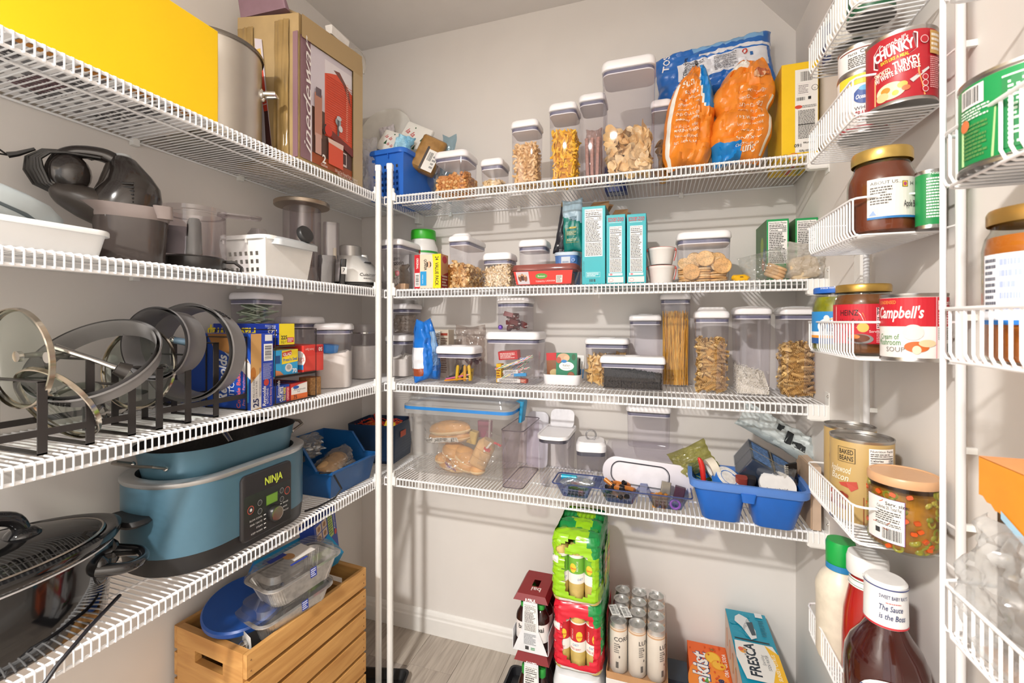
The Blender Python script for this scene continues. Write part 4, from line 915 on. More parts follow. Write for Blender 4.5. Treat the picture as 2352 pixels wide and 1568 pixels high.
# white open bin with seasoning packets
xl, xr = spanx(1242, 1343, 1.50, .10); cx, w = (xl+xr)/2, xr-xl; z0 = BZ[2]; h = wz(838, cx, 1.5)-z0
t = thing('packet_bin', 'small white open bin of seasoning packets', 'bin', (cx, 1.555, z0))
M().loft([(0, w*.9, .09, .022), (.003, w*.93, .094, .024), (h*.5, w*.98, .10, .026), (h*.5, w*.95, .097, .025), (.005, w*.9, .09, .022)], top=True, n=5).obj('bin', LIDW, t, smooth=.8)
for s in (-1, 1): M().add([(s*w*.485, -.05+.03, h*.5), (s*w*.485, .05, h*.5), (s*w*.49, .05, h), (s*w*.49, -.012, h)], [(0, 1, 2, 3)]).obj('side_wing', LIDW, t)
def ital(a, w, h):
    a.r(0, 0, w, h, '#1f7a58').e(w*.35, h*.82, w*.3, h*.16, '#c9a483').e(w*.12, h*.72, w*.12, h*.12, '#b4503c').e(w*.5, h*.8, w*.14, h*.1, '#d9b48e').e(w*.84, h*.84, w*.1, h*.12, '#2f5a3a').e(w*.5, h*.50, w*.36, h*.17, '#f2f0ec').e(w*.38, h*.68, w*.14, h*.06, '#2f7fc0').t('Italian', w*.5, h*.49, h*.085, '#26262a', al='c').t('Seasoning Mix', w*.5, h*.41, h*.035, '#5a5a5a', al='c').e(w*.72, h*.14, w*.18, h*.16, '#7a3f26').e(w*.72, h*.14, w*.15, h*.13, '#9a5a3a')
    a.r(0, h*.0, w*.3, h*.02, '#2a8a62')
pw, ph = .073, .092
packet('seasoning_packet', 'green seasoning packet reading Italian in the white bin', 'packet', (wx(1299, 1.51), 1.525, z0+.018), (-.08, 0, 0), pw, ph, .006, '#1f7a58', lambda a, w, h: ital(a, w, h))
packet('seasoning_packet', 'brown packet with a red top behind the Italian seasoning', 'packet', (wx(1272, 1.53), 1.545, z0+.02), (-.08, -.05, 0), .055, .088, .006, '#8a5636', lambda a, w, h: a.r(0, h*.7, w, h, '#c6262a').e(w*.5, h*.2, w*.3, h*.15, '#c9b07a'))
packet('seasoning_packet', 'white and blue packet behind the Italian seasoning', 'packet', (wx(1322, 1.55), 1.565, z0+.02), (-.08, .04, 0), .05, .08, .006, '#dcdcda', lambda a, w, h: a.r(w*.7, 0, w, h*.4, '#2f86c6'))
tag(M().tube([(0, 0, 0), (.002, 0, .085)], .0032, 8).obj('pen', BLACK, None, (wx(1330, 1.54), 1.54, z0+.006)), 'black pen standing in the white packet bin', 'pen')
# bow-tie pasta
pas = mat('#ecc680', .5, var=.08, scale=50); pas2 = mat('#f2d090', .5, var=.08, scale=50)
t = popb('clear box of bow-tie pasta behind the black tea box', 2, 1341, 1448, 777, 1.56, .10, lid=.02); w, d, b = t['dims']
m = M(); heap(m, w-.03, d-.03, .012, .006, b*.6, .006, 2); m.obj('pasta_core', mat('#cfa050', .7), t, smooth=True)
each(t, 'bow_tie_pasta', 'bow-tie pasta piece in the clear box', 'pasta', 'bow-tie pasta in the clear box', [g_bow().mesh('bow_tie_pasta', c, True) for c in (pas, pas2)], shell(w-.016, d-.016, b*.62, 80, 5, 'frlt', .006), 6, (.8, 1.1), .004)
t = popb('tall narrow empty clear box behind the black tea', 2, 1444, 1520, 722, 1.575, .085, lid=.02)
t = popb('long flat clear box of loose black tea at the front', 2, 1377, 1529, 819, 1.468, .085, lid=.022, r=.012); w, d, b = t['dims']
team = [mat('#33302e', .8, var=.2, scale=200), mat('#45403c', .8, var=.2, scale=200)]
m = M(); heap(m, w-.008, d-.008, .01, .003, b*.62, .004, 4, tilt=(-.12, 0)); m.obj('tea_core', team[0], t, smooth=True)
bits(t, 'loose_tea', g_grain, shell(w-.006, d-.006, b*.64, 900, 7, 'ft', .004, tilt=(-.12, 0)), team, 8, (.9, 1.6))
# spaghetti
t = popb('very tall clear box of spaghetti', 2, 1516, 1588, 673, 1.58, .08, lid=.02, taper=.93); w, d, b = t['dims']; q = random.Random(2); spm = [mat('#e8b24a', .45, var=.08), mat('#f0c468', .45, var=.08), mat('#dc9e38', .45)]
m = M()
for i in range(230):
    x0, y0 = q.uniform(-.5, .5)*(w-.008), (-.5+q.random()**2)*(d-.01); x1, y1 = x0+q.uniform(-.01, .01), y0+q.uniform(-.008, .008)
    if q.random() < .2: x1 = q.uniform(-.5, .5)*(w-.008)
    cl = lambda v, s: max(-s, min(s, v)); m.tube([(cl(x0, w/2-.005), cl(y0, d/2-.005), .006), (cl(x1, w/2-.004), cl(y1, d/2-.005), b*.86+q.uniform(-.03, .004))], .00085, 4, q.randrange(3))
stuff(m.obj('spaghetti', spm, t))
# spirals and rice
def rot_box(px0, px1, pyt, yf, label, fillh, n, seed, flip, d=.10):
    t = popb(label, 2, px0, px1, pyt, yf, d, lid=.022, flip=flip, taper=.93); w, d, b = t['dims']
    M().loft([(b*.05, w*.35, .004, .002, w*.27, -d/2-.004), (b*.62, w*.3, .004, .002, w*.28, -d/2-.005), (b*.7, w*.1, .003, .001, w*.3, -d/2-.004)], n=3).obj('grip_recess', POPC, t, smooth=True)
    m = M(); heap(m, w-.03, d-.03, .012, .006, b*fillh*.95, .008, seed); m.obj('pasta_core', mat('#c89a50', .7), t, smooth=True)
    each(t, 'spiral_pasta', 'spiral pasta piece in '+label, 'pasta', 'spiral pasta in '+label, ROT, shell(w-.016, d-.018, b*fillh, n, seed, 'flrt', .008), seed+1, (.85, 1.1), .004,
         rots=lambda q, c: (q.uniform(0, 6), q.uniform(-.6, .6), q.uniform(-.4, .4)) if c == 'f' else rrot(q))
    return t
ROT = [g_rotini(None, .031, .0066).mesh('spiral_pasta', c, True) for c in (pas, pas2, mat('#e4ba72', .5, var=.08))]
rot_box(1591, 1678, 713, 1.487, 'clear box of spiral pasta beside the spaghetti', .66, 130, 31, True)
rot_box(1775, 1882, 704, 1.487, 'clear box of spiral pasta nearest the right wall', .58, 130, 37, False)
t = popb('clear box with a little white rice', 2, 1677, 1776, 704, 1.478, .105, lid=.022, taper=.93); w, d, b = t['dims']; ricem = [mat('#eae4d6', .6, var=.04), mat('#f3efe6', .6, var=.03)]
m = M(); heap(m, w-.008, d-.008, .012, .003, b*.2, .012, 4, tilt=(-.25, .5)); m.obj('rice_core', ricem[0], t, smooth=True)
bits(t, 'rice', g_grain, shell(w-.007, d-.007, b*.21, 900, 9, 'flt', .012, tilt=(-.25, .5)), ricem, 10, (.8, 1.2))
# ================================================================ back wall, lowest shelf
z4 = BZ[3]+.0005
# navy open-front bin with netted fruit
x0, x1, yb0, yb1 = -1.20, -.995, 1.47, 1.67
def open_bin(label, cx, cy, z, w, d, h, rot, col, frontcut=.5):
    t = thing('storage_bin', label, 'bin', (cx, cy, z), rot); m = M(); k = .86; bmt = mat(col, .35, var=.03)
    W, D = w/2, d/2; f = h*frontcut
    B_ = [(-W*k, -D*k, 0), (W*k, -D*k, 0), (W*k, D*k, 0), (-W*k, D*k, 0)]
    T = [(-W, -D, f), (-W, -D*.55, f), (-W, -D*.1, h), (-W, D, h), (W, D, h), (W, -D*.1, h), (W, -D*.55, f), (W, -D, f)]
    m.add(B_+T, [(0, 3, 2, 1), (0, 1, 11, 4), (3, 7, 8, 2), (0, 4, 5, 6, 7, 3), (1, 2, 8, 9, 10, 11)]); m.obj('shell', bmt, t)
    e = .004; pts = [(-W-e, -D-e, f), (-W-e, -D*.55, f), (-W-e, -D*.1, h), (-W-e, D+e, h), (W+e, D+e, h), (W+e, -D*.1, h), (W+e, -D*.55, f), (W+e, -D-e, f)]
    M().tube(pts, .0055, 6, closed=True).obj('rim', bmt, t)
    for s in (-.7, .7): M().box((s*W*k, -D*k+.012, .003), (.014, .014, .006)).obj('foot', bmt, t)
    return t
cxn, cyn = (wx(790, 1.45)+wx(942, 1.60))/2, 1.575
t = thing('storage_bin', 'navy square storage bin in the corner holding netted fruit', 'bin', (wx(872, 1.56), 1.572, z4), .12); nv = mat('#16304e', .45, var=.06, scale=20, bump=.15)
wn, dn, hn = .205, .185, wz(975, wx(872, 1.5), 1.5)-z4
M().loft([(0, wn*.9, dn*.9, .012), (.002, wn*.92, dn*.92, .014), (hn, wn, dn, .016), (hn, wn*.975, dn*.97, .014), (.004, wn*.9, dn*.9, .012)], top=True, n=4).obj('shell', nv, t, smooth=.8)
for i in range(9): M().loft([(.012+i*hn*.075, wn*(.925+.006*i), dn*(.925+.006*i), .014), (.015+i*hn*.075, wn*(.928+.006*i), dn*(.928+.006*i), .014)], bot=False, top=False, n=4).obj('rib', nv, t)
a = Art(plane((wn*.49, -dn*.2, hn*.62), (0, 1, 0), (0, 0, 1)), base=.002); a.r(0, 0, .05, .024, '#c8502c'); a.done(t, 'hand_opening')
BN = t.matrix_basis.copy(); netm = mat('#d7402a', .5, var=.2, scale=60)
for i, (xx, yy) in enumerate(((-.05, -.03), (.02, -.045), (.06, .0), (-.01, .03), (-.065, .04), (.05, .05))):
    o = tag(M().sphere((0, 0, 0), (.034, .034, .032), 14, 10).obj('orange_fruit', mat('#e2791f', .5, var=.06, bump=.2, scale=90), None, BN @ Vector((xx, yy, hn-.045)), smooth=True), 'orange fruit in the red net in the navy bin', 'fruit', 'oranges in the navy bin')
tn = thing('fruit_net', 'red net bag with a yellow tag lying on the fruit in the navy bin', 'net', BN @ Vector((0, 0, hn-.02)))
m = M(); q = random.Random(5)
for i in range(34):
    a0 = q.uniform(0, 6.28); p = [Vector((q.uniform(-.08, .08), q.uniform(-.06, .05), 0))]
    for s in range(6): a0 += q.uniform(-.6, .6); p.append(p[-1]+Vector((math.cos(a0)*.014, math.sin(a0)*.012, 0)))
    p = [Vector((max(-.09, min(.09, v.x)), max(-.075, min(.075, v.y)), .012*abs(math.sin(v.x*60))+.006*q.random())) for v in p]; m.tube(p, .0016, 4)
m.tube([(.0, -.03, .006), (-.012, -.032, .05), (.012, -.03, .06), (.02, -.028, .008)], .0028, 5); m.tube([(.07, -.03, .0), (.075, -.03, .03), (.05, -.03, .035)], .003, 5)
stuff(m.obj('netting', netm, tn)); M().add([(.05, -.055, .012), (.088, -.035, .004), (.08, -.02, .02), (.05, -.04, .03)], [(0, 1, 2, 3)]).obj('tag', mat('#e8c63a', .4), tn)
# bread bin
xl, xr = wx(922, 1.435), wx(1172, 1.435); w = xr-xl; cx = (xl+xr)/2; d = .22; cy = 1.435+d/2; h = wz(918, cx, 1.435)-z4
t = thing('bread_bin', 'large translucent bread bin with a blue-sealed lid', 'bin', (cx, cy, z4)); BB = t.matrix_basis.copy()
frost = clear('#f6f5f4', .15, .15, .17, 'frosted')
M().loft([(0, w*.83, d*.8, .02), (.004, w*.85, d*.82, .024), (h*.82, w*.95, d*.94, .03)], top=False, n=5).obj('tub', frost, t, smooth=.8)
M().loft([(h*.79, w, d, .034), (h*.80, w*1.01, d*1.01, .036), (h*.90, w*1.01, d*1.01, .036), (h*.91, w*.96, d*.94, .03), (h, w*.90, d*.86, .026)], bot=False, n=5).obj('lid', clear('#eef0f1', .2, .12, .42, 'frostlid'), t, smooth=.6)
M().loft([(h*.845, w*1.014, d*1.014, .037), (h*.885, w*1.014, d*1.014, .037)], bot=False, top=False, n=5).obj('seal', mat('#2f82cc', .35), t, smooth=.8)
M().loft([(h*.70, .012, .05, .004, w*.515, 0), (h*.95, .014, .052, .004, w*.535, 0), (h*.97, .03, .05, .004, w*.515, 0)], n=3).obj('clasp', mat('#1f93c4', .35), t, smooth=.8)
for xx in (-.42, .32): M().loft([(h*.55, .008, .003, .001, xx*w*.97, -d*.46), (h*.8, .008, .003, .001, xx*w, -d*.475)], n=2).obj('ridge', frost, t)
bun = mat('#dca35e', .55, var=.12, scale=18, col2=None); bun2 = mat('#eed0a0', .7, var=.06, scale=18)
def bunobj(label, lc, sz, rt, nm='bun', group=None):
    o = thing(nm, label, 'bread', group=group); o.matrix_basis = BB @ XF(lc, rt)
    M().sphere((0, 0, .0), sz, 18, 12).obj('crust', bun, o, smooth=True); m = M().sphere((0, 0, -sz[2]*.22), (sz[0]*1.01, sz[1]*1.01, sz[2]*.62), 18, 10); m.obj('crumb', bun2, o, smooth=True)
bunobj('long hoagie roll at the top left of the bread bin', (-.055, -.03, .155), (.085, .034, .032), (.1, -.12, 0), 'hoagie_roll')
bunobj('second hoagie roll below the first in the bread bin', (-.06, -.02, .125), (.088, .036, .026), (.1, -.1, 0), 'hoagie_roll')
for i, (lc, sz, rt) in enumerate((((-.03, -.035, .075), (.05, .04, .03), (.3, .2, 0)), ((.022, -.045, .06), (.052, .034, .035), (.2, .55, .1)), ((.012, -.05, .035), (.05, .032, .024), (.1, .4, 0)), ((-.075, -.045, .045), (.03, .03, .022), (0, .1, 0)), ((-.03, -.05, .022), (.055, .03, .02), (0, .15, .1)))):
    bunobj(['golden bun high in the middle of the bread bin', 'largest golden bun in the middle of the bread bin', 'bun under the largest bun in the bread bin', 'small round bun at the left of the bread bin', 'flat bun on the bottom of the bread bin'][i], lc, sz, rt)
bunobj('small roll at the bottom right of the bread bin', (.068, -.055, .022), (.03, .025, .02), (0, 0, 0), 'roll')
o = thing('sliced_loaf', 'pale sliced loaf leaning in the right of the bread bin', 'bread'); o.matrix_basis = BB @ XF((.088, -.045, .085), (0, .45, .2)); M().loft([(-.055, .055, .05, .012), (-.05, .066, .06, .016), (.03, .066, .06, .02), (.05, .04, .04, .018)], n=4).obj('loaf', mat('#d6ac78', .8, var=.1, bump=.2), o, smooth=.9)
for i in range(3): M().loft([(-.05+.03*i, .0675, .0615, .016), (-.0485+.03*i, .0675, .0615, .016)], bot=False, top=False, n=4).obj('slice_line', mat('#b98a54', .8), o)
for nm, lab, lc, rt, sz, seed in (('bread_bag', 'clear bag with a printed strip around the hoagie rolls', (-.06, -.03, .10), (0, -.1, 0), (.19, .085, .08), 3), ('bread_bag', 'clear bag with purple lettering around the golden buns', (-.02, -.05, .004), (0, .1, 0), (.17, .09, .075), 7), ('bread_bag', 'clear bag with red lettering around the sliced loaf', (.09, -.045, .03), (0, .4, .2), (.085, .13, .075), 11)):
    tb, a = bag(nm, lab, 'bag', (0, 0, 0), 0, sz[0], sz[1], sz[2], [], seed=seed, crum=.008, film=[clear('#fbfaf8', .3, .1, .03, 'film')], fr=22); tb.matrix_basis = BB @ XF(lc, rt)
    W, H = sz[0], sz[1]
    if seed == 3: a.r(W*.05, H*.14, W*.82, H*.36, '#d9d6d0').fine(W*.08, H*.16, W*.8, H*.34, 6, '#6a6866').bars(W*.68, H*.17, W*.8, H*.33)
    elif seed == 7: a.t('Oroweat', W*.2, H*.6, .012, '#d8c8a8', rot=-.5, shear=.3).t('Sandwich', W*.32, H*.42, .010, '#6a3f8a', rot=-.5, bold=.02).fine(W*.35, H*.2, W*.6, H*.36, 3, '#d8d4d8').r(W*.06, H*.03, W*.4, H*.08, '#b8444a')
    else: a.r(W*.15, H*.55, W*.5, H*.62, '#c8444a').r(W*.5, H*.8, W*.85, H*.86, '#c8303a').p([(W*.2, H*.5), (W*.3, H*.5), (W*.45, H*.8), (W*.35, H*.8)], '#e6e4e0')
    a.done(tb)
tag(M().loft([(0, .05, .03, .006), (.06, .055, .03, .008)], n=3).obj('sauce_packet', mat('#9a3b62', .5), None, BB @ Vector((.065, .03, .12))), 'maroon packet at the back of the bread bin', 'packet')
tag(M().loft([(0, .04, .03, .006), (.045, .036, .025, .008)], n=3).obj('snack_packet', mat('#c9ab5e', .5, var=.1), None, BB @ Vector((.028, -.01, .105)), (0, .2, 0)), 'small tan packet in the middle of the bread bin', 'packet')
# open clear box
x0, x1 = wx(1149, 1.405), wx(1200, 1.405); wv = x1-x0; hv = wz(990, (x0+x1)/2, 1.405)-z4
t = thing('acrylic_box', 'empty clear open box standing in front of a leaning lid', 'box', ((x0+x1)/2, 1.405+.115, z4))
M().loft([(0, wv*.92, .215, .012), (.003, wv*.94, .22, .014), (hv, wv, .23, .016)], top=False, n=5).obj('walls', clear('#f3eef2', .2, .04), t, smooth=.8)
M().tube([(x, y, hv) for x, y in rr(wv, .23, .016, 4)], .0018, 5, closed=True).obj('rim', clear('#b7aeb6', .6, .1, .3, 'rimplastic'), t, smooth=True)
M().tube([(x, y, .002) for x, y in rr(wv*.94, .22, .016, 4)], .0016, 5, closed=True).obj('base_edge', clear('#b7aeb6', .6, .1, .3, 'rimplastic'), t, smooth=True)
# leaning white lid
t = thing('container_cover', 'pale grey rectangular lid leaning upright behind the clear box', 'lid', (wx(1232, 1.64), 1.645, z4), (-.12, 0, 0)); hl = wz(950, wx(1232, 1.62), 1.62)-z4
M().loft([(-.006, .078, hl, .018), (-.004, .084, hl, .022), (.004, .084, hl, .022), (.006, .074, hl*.95, .018)], X=XF((0, 0, hl/2), (PI/2, 0, 0)), n=5).obj('lid', mat('#dcdbe2', .35), t, smooth=.6)
# cereal dispenser with lid
x0, x1 = wx(1231, 1.445), wx(1301, 1.445); wv = x1-x0; hv = wz(1003, (x0+x1)/2, 1.445)-z4; dv = .20
t = thing('food_container', 'empty clear pouring container with an oblong white lid', 'container', ((x0+x1)/2, 1.445+dv/2, z4))
M().loft([(0, wv*.86, dv*.84, .025), (.004, wv*.9, dv*.88, .028), (hv*.93, wv*.97, dv*.97, .032)], top=False, n=6).obj('body', POPC, t, smooth=.8)
M().loft([(hv*.86, wv*.95, dv*.95, .031), (hv*.925, wv*.95, dv*.95, .031)], bot=False, top=False, n=6).obj('gasket', mat('#4c4c56', .4), t, smooth=.8)
M().loft([(hv*.93, wv*1.02, dv*1.01, .036), (hv*.935, wv*1.05, dv*1.03, .038), (hv, wv*1.05, dv*1.03, .038), (hv, wv*.97, dv*.97, .034), (hv*.975, wv*.95, dv*.95, .032)], n=6).obj('lid', LIDW, t, smooth=.6)
M().loft([(-.003, wv*.85, .07, .02), (.003, wv*.85, .07, .02)], X=XF((0, dv*.42, hv+.022), (1.2, 0, 0)), n=5).obj('pour_cap', mat('#dedde2', .4), t, smooth=.6)
# ring handle container
t = thing('food_container', 'clear canister with a white lid and a clear ring handle', 'container', (wx(1357, 1.57), 1.575, z4), .15); wv = .10; hv = wz(1015, wx(1357, 1.54), 1.54)-z4
M().loft([(0, wv*.9, wv*.9, .016), (hv*.8, wv, wv, .02)], top=False, n=5).obj('body', POPC, t, smooth=.8)
M().loft([(hv*.68, wv*.97, wv*.97, .02), (hv*.79, wv*.97, wv*.97, .02)], bot=False, top=False, n=5).obj('gasket', mat('#5a5a62', .4), t)
M().loft([(hv*.78, wv*1.03, wv*1.03, .022), (hv*.92, wv*1.04, wv*1.04, .024), (hv, wv*.9, wv*.9, .03)], n=5).obj('lid', LIDW, t, smooth=.7)
M().tube([(.017*math.cos(2*PI*i/20), 0, hv+.016+.017*math.sin(2*PI*i/20)) for i in range(20)], .0032, 8, closed=True).obj('ring_handle', clear('#d8d8da', .5, .05, .15, 'ring'), t, smooth=True)
# lying clear box with another on top, white oval lid in front
x0, x1 = wx(1392, 1.56), wx(1572, 1.56); zl = wz(1032, (x0+x1)/2, 1.56)
t = thing('food_container', 'clear container lying on its side behind the oval lid', 'container', ((x0+x1)/2, 1.61, z4)); M().loft([(0, x1-x0, .12, .02), (zl-z4, x1-x0, .12, .02)], n=5).obj('body', POPC, t, smooth=.8)
xc = wx(1489, 1.56); t = pop('empty clear canister stacked above the white oval lid', xc, 1.61, zl+.001, wx(1541, 1.56)-wx(1439, 1.56), .085, wz(936, xc, 1.565)-zl, lid=.018, taper=.95)
t = thing('container_cover', 'white oval lid propped upright behind the battery tray', 'lid', (wx(1484, 1.47), 1.478, z4+.02), (-.12, .045, -.02)); wl, hl = wx(1590, 1.47)-wx(1379, 1.47), .094
m = M(); m.loft([(-.005, wl, hl, hl*.49), (-.004, wl*1.0, hl, hl*.49), (.006, wl*1.0, hl, hl*.49), (.0075, wl*.97, hl*.94, hl*.46)], X=XF((0, 0, hl/2), (PI/2, 0, 0)), n=10); m.obj('lid', mat('#d8d3da', .4, var=.01), t, smooth=.6)
M().tube([(x-.022, -.0085, hl/2+y) for x, y in rr(wl*.64, hl*.72, hl*.3, 8)], .0018, 5, closed=True).obj('seal', mat('#3a3a42', .4), t, smooth=True)
M().loft([(.0075, wl*.62, hl*.68, hl*.28, -.022, 0), (.010, wl*.61, hl*.66, hl*.27, -.022, 0)], X=XF((0, 0, hl/2), (PI/2, 0, 0)), n=8).obj('inner_panel', mat('#e3e0e6', .4), t, smooth=.6)
# battery tray
x0, x1 = wx(1270, 1.40), wx(1590, 1.40); wt, dt = x1-x0, .105
t = thing('battery_tray', 'clear blue three-cup tray of batteries at the shelf edge', 'tray', ((x0+x1)/2, 1.383+dt/2, z4)); BT = t.matrix_basis.copy(); bc_ = clear('#aab9e0', .5, .06, .06, 'bluetray')
for i in (-1, 0, 1):
    M().loft([(0, wt*.19, dt*.6, .008, i*wt*.335, 0), (.003, wt*.2, dt*.64, .01, i*wt*.335, 0), (.045, wt*.29, dt*.9, .012, i*wt*.335, 0)], top=False, n=4).obj('cup', bc_, t, smooth=.8)
M().tube([(x, y, .045) for x, y in rr(wt, dt, .012, 4)], .0022, 5, closed=True).obj('rim', clear('#7f95d0', .5, .08, .3, 'bluerim'), t, smooth=True)
for x in (-wt*.17, wt*.17): M().box((x, 0, .0445), (wt*.05, dt*.92, .0012)).obj('bridge', bc_, t)
def battery(label, group, lc, rt, r, L, c1, c2):
    o = thing('battery', label, 'battery', group=group); o.matrix_basis = BT @ XF(lc, rt)
    L0 = -L/2; M().lathe([(r, L0), (r, L0+L*.68)], 14).obj('wrap', mat(c1, .3, .2), o, smooth=.8); M().lathe([(r, L0+L*.68), (r, L0+L*.97), (r*.4, L0+L*.98), (r*.38, L0+L*1.03), (.0001, L0+L*1.03)], 14).obj('positive_end', mat(c2, .3, .4), o, smooth=.8)
    M().lathe([(r*.85, L0-.0006), (r*.85, L0)], 14).obj('negative_end', STEEL, o)
q = random.Random(12)
for i in range(26):
    battery('copper-topped small battery in the middle cup of the blue tray', 'small batteries in the middle cup', (q.uniform(-.035, .035), q.uniform(-.034, .034), .009+.0014*i), (PI/2+q.uniform(-.5, .5), 0, q.uniform(-1.2, 1.2)), .0068, .042, '#c87a34', '#2b2829')
for i in range(9):
    battery('copper small battery standing in the right cup of the blue tray', 'small batteries in the right cup', (wt*.335-.038+.0085*(i % 5), -.02+.012*(i//5), .016+.004*(i % 3)), (.25*(i % 3-1)+1.2*(i // 5), 0, .3), .0062, .04, '#c4702e' if i % 2 else '#c98a3a', '#d09040')
for i, (lc, rt) in enumerate((((-wt*.335-.022, .0, .018), (PI/2, 0, .1)), ((-wt*.335+.005, -.022, .016), (PI/2, 0, 1.5)), ((-wt*.335+.008, .008, .024), (PI/2-.2, 0, 1.3)), ((-wt*.335+.026, -.004, .03), (PI/2+.2, 0, -.2)))):
    battery(['large battery end-on at the left of the left cup', 'large battery lying across the front of the left cup', 'large battery with a red stripe in the left cup', 'large silver-ended battery at the right of the left cup'][i], None, lc, rt, .013, .05, ['#3a3a40', '#2c2a36', '#b8353a', '#c9c6c0'][i], ['#c8c5be', '#a5563a', '#d8d6d2', '#b9b6b0'][i])
tb, a = bag('battery_bag', 'small clear bag with a turquoise battery on the left cup', 'bag', BT @ Vector((-wt*.335+.01, -.01, .045)), (1.35, 0, .05), .11, .05, .02, [], seed=2, crum=.006, film=[clear('#eef2f4', .3, .1, .12, 'film')])
battery('turquoise battery wrapped in the small clear bag', None, (-wt*.335-.02, -.012, .055), (0, PI/2, 0), .0085, .05, '#23a2c8', '#4ab8d4')
tag(M().loft([(0, .03, .012, .003), (.05, .028, .012, .003)], n=2).obj('battery_blister', mat('#8b8478', .25, .4, var=.1), None, BT @ Vector((wt*.335-.008, -.005, .02)), (-.15, .15, .1)), 'grey blister packet leaning in the right cup of the blue tray', 'packet')
tag(M().tube([(.013*math.cos(2*PI*i/16), 0, .013*math.sin(2*PI*i/16)) for i in range(16)], .0035, 7, closed=True).obj('purple_ring', mat('#7a4aa0', .35), None, BT @ Vector((wt*.335+.022, -.04, .02)), smooth=True), 'purple ring lying at the right front of the blue tray', 'ring')
tag(M().loft([(0, .03, .014, .003), (.045, .03, .014, .003)], n=2).obj('small_case', mat('#4a2a3a', .4), None, BT @ Vector((wt*.335+.03, .008, .012)), (0, .2, 0)), 'dark maroon case at the right of the blue tray', 'case')
# blue caddy
yc = 1.335; xl, xr = wx(1584, yc+.05), wx(1866, yc+.02); wc, dc = xr-xl, .17; cx, cy = (xl+xr)/2, yc+dc/2; hc = wz(1118, cx, yc)-z4
t = thing('caddy', 'blue plastic two-cup caddy overhanging the shelf edge', 'caddy', (cx, cy, z4), -.05); BC = t.matrix_basis.copy(); cb = mat('#1f68c6', .4, var=.03); cr = mat('#5a8ad8', .4, var=.02)
for s in (-1, 1):
    M().loft([(0, wc*.30, dc*.66, .02, s*wc*.22, 0), (.003, wc*.33, dc*.70, .024, s*wc*.22, 0), (hc*.84, wc*.455, dc*.93, .026, s*wc*.235, 0), (hc*.84, wc*.44, dc*.9, .024, s*wc*.235, 0), (.005, wc*.31, dc*.66, .02, s*wc*.22, 0)], top=True, n=5).obj('cup', cb, t, smooth=.8)
M().loft([(hc*.80, wc*.97, dc*.97, .03), (hc*.82, wc*.99, dc*.99, .032), (hc*.93, wc, dc, .034), (hc, wc*1.02, dc*1.03, .036), (hc, wc*.94, dc*.9, .028), (hc*.82, wc*.92, dc*.88, .026)], bot=False, top=False, n=6).obj('rim', cr, t, smooth=.7)
M().loft([(hc*.60, wc*.10, .01, .004, 0, -dc*.46), (hc*.82, wc*.13, .012, .004, 0, -dc*.47)], n=3).obj('bridge_tab', cb, t, smooth=.8)
M().box((0, 0, hc*.83), (wc*.1, dc*.85, .003)).obj('bridge', cb, t)
def put(o, lc, rt=(0, 0, 0)): o.matrix_basis = BC @ XF(lc, rt); return o
o = thing('component_pack', 'shrink-wrapped pack of dark boxes tilted on the caddy', 'pack', (0, 0, 0)); put(o, (.035, .05, hc*.86), (.35, .52, .15))
for i in range(2):
    for j in range(2): M().loft([(0, .064, .052, .002), (.072, .064, .052, .002)], X=XF(((i-.5)*.066, (j-.5)*.054, 0)), n=2).obj('dark_box', mat('#2f3a4c', .35, var=.1), o)
M().loft([(-.001, .134, .11, .004), (.074, .134, .11, .004)], n=2).obj('film', clear('#f2f4f8', .35, .08, .02, 'film'), o)
for i in range(2): M().box(((i-.5)*.066, 0, .0738), (.05, .085, .001)).obj('label', mat('#4f6f9c', .5, var=.3, scale=120), o)
M().box((0, 0, .0745), (.001, .112, .0012)).obj('cord', mat('#9a8a6a', .6), o); M().box((0, 0, .0745), (.136, .001, .0012)).obj('cord', mat('#9a8a6a', .6), o)
o, a = bag('mailer_bag', 'pale grey plastic mailer lying over the dark pack', 'bag', (0, 0, 0), 0, .24, .085, .035, ['#c3cbcb', '#a9b3b4'], lambda u, v: 1 if v < -.6 else 0, seed=5, crum=.009, rough=.35, outline=None); put(o, (.085, .085, hc+.075), (-.5, .52, .1)); a.r(.105, .045, .122, .065, '#23272a').r(.135, .02, .155, .06, '#23272a').r(.138, .023, .152, .057, '#c3cbcb').r(.16, .02, .2, .04, '#2a2e30').r(.162, .022, .198, .038, '#c3cbcb').t('R2', .142, .03, .01, '#23272a'); a.done(o)
o, a = bag('cable_bag', 'yellowish clear bag of green cables at the left of the caddy', 'bag', (0, 0, 0), 0, .13, .09, .05, [], seed=7, crum=.008, film=[clear('#d9d79a', .3, .1, .25, 'film')], fr=22); put(o, (-.115, .06, hc*.78), (0, -.55, -.2))
o2 = thing('cable_coil', 'coiled green cable inside the yellowish bag', 'cable'); put(o2, (-.105, .06, hc*.85), (1.2, -.4, 0))
for k in range(5): M().tube([((.03+.004*k)*math.cos(2*PI*i/24)+.006*math.sin(k*3+i), (.022+.003*k)*math.sin(2*PI*i/24), .004*math.sin(i*.8+k)) for i in range(24)], .0018, 5, closed=True).obj('loop', mat(['#6f8a4a', '#8a9a5a', '#4f7a52'][k % 3], .45), o2, smooth=True)
o = thing('tape_roll', 'roll of beige masking tape standing in the caddy', 'tape'); put(o, (-.085, -.018, hc+.018), (0, PI/2-.35, .35)); M().lathe([(.018, -.011), (.03, -.011), (.03, .011), (.018, .011)], 28, bot=False, top=False).obj('tape', mat('#d8d0bf', .5), o, smooth=.6); M().lathe([(.018, .011), (.018, -.011)], 28, bot=False, top=False).obj('core', mat('#e9e6e0', .5), o)
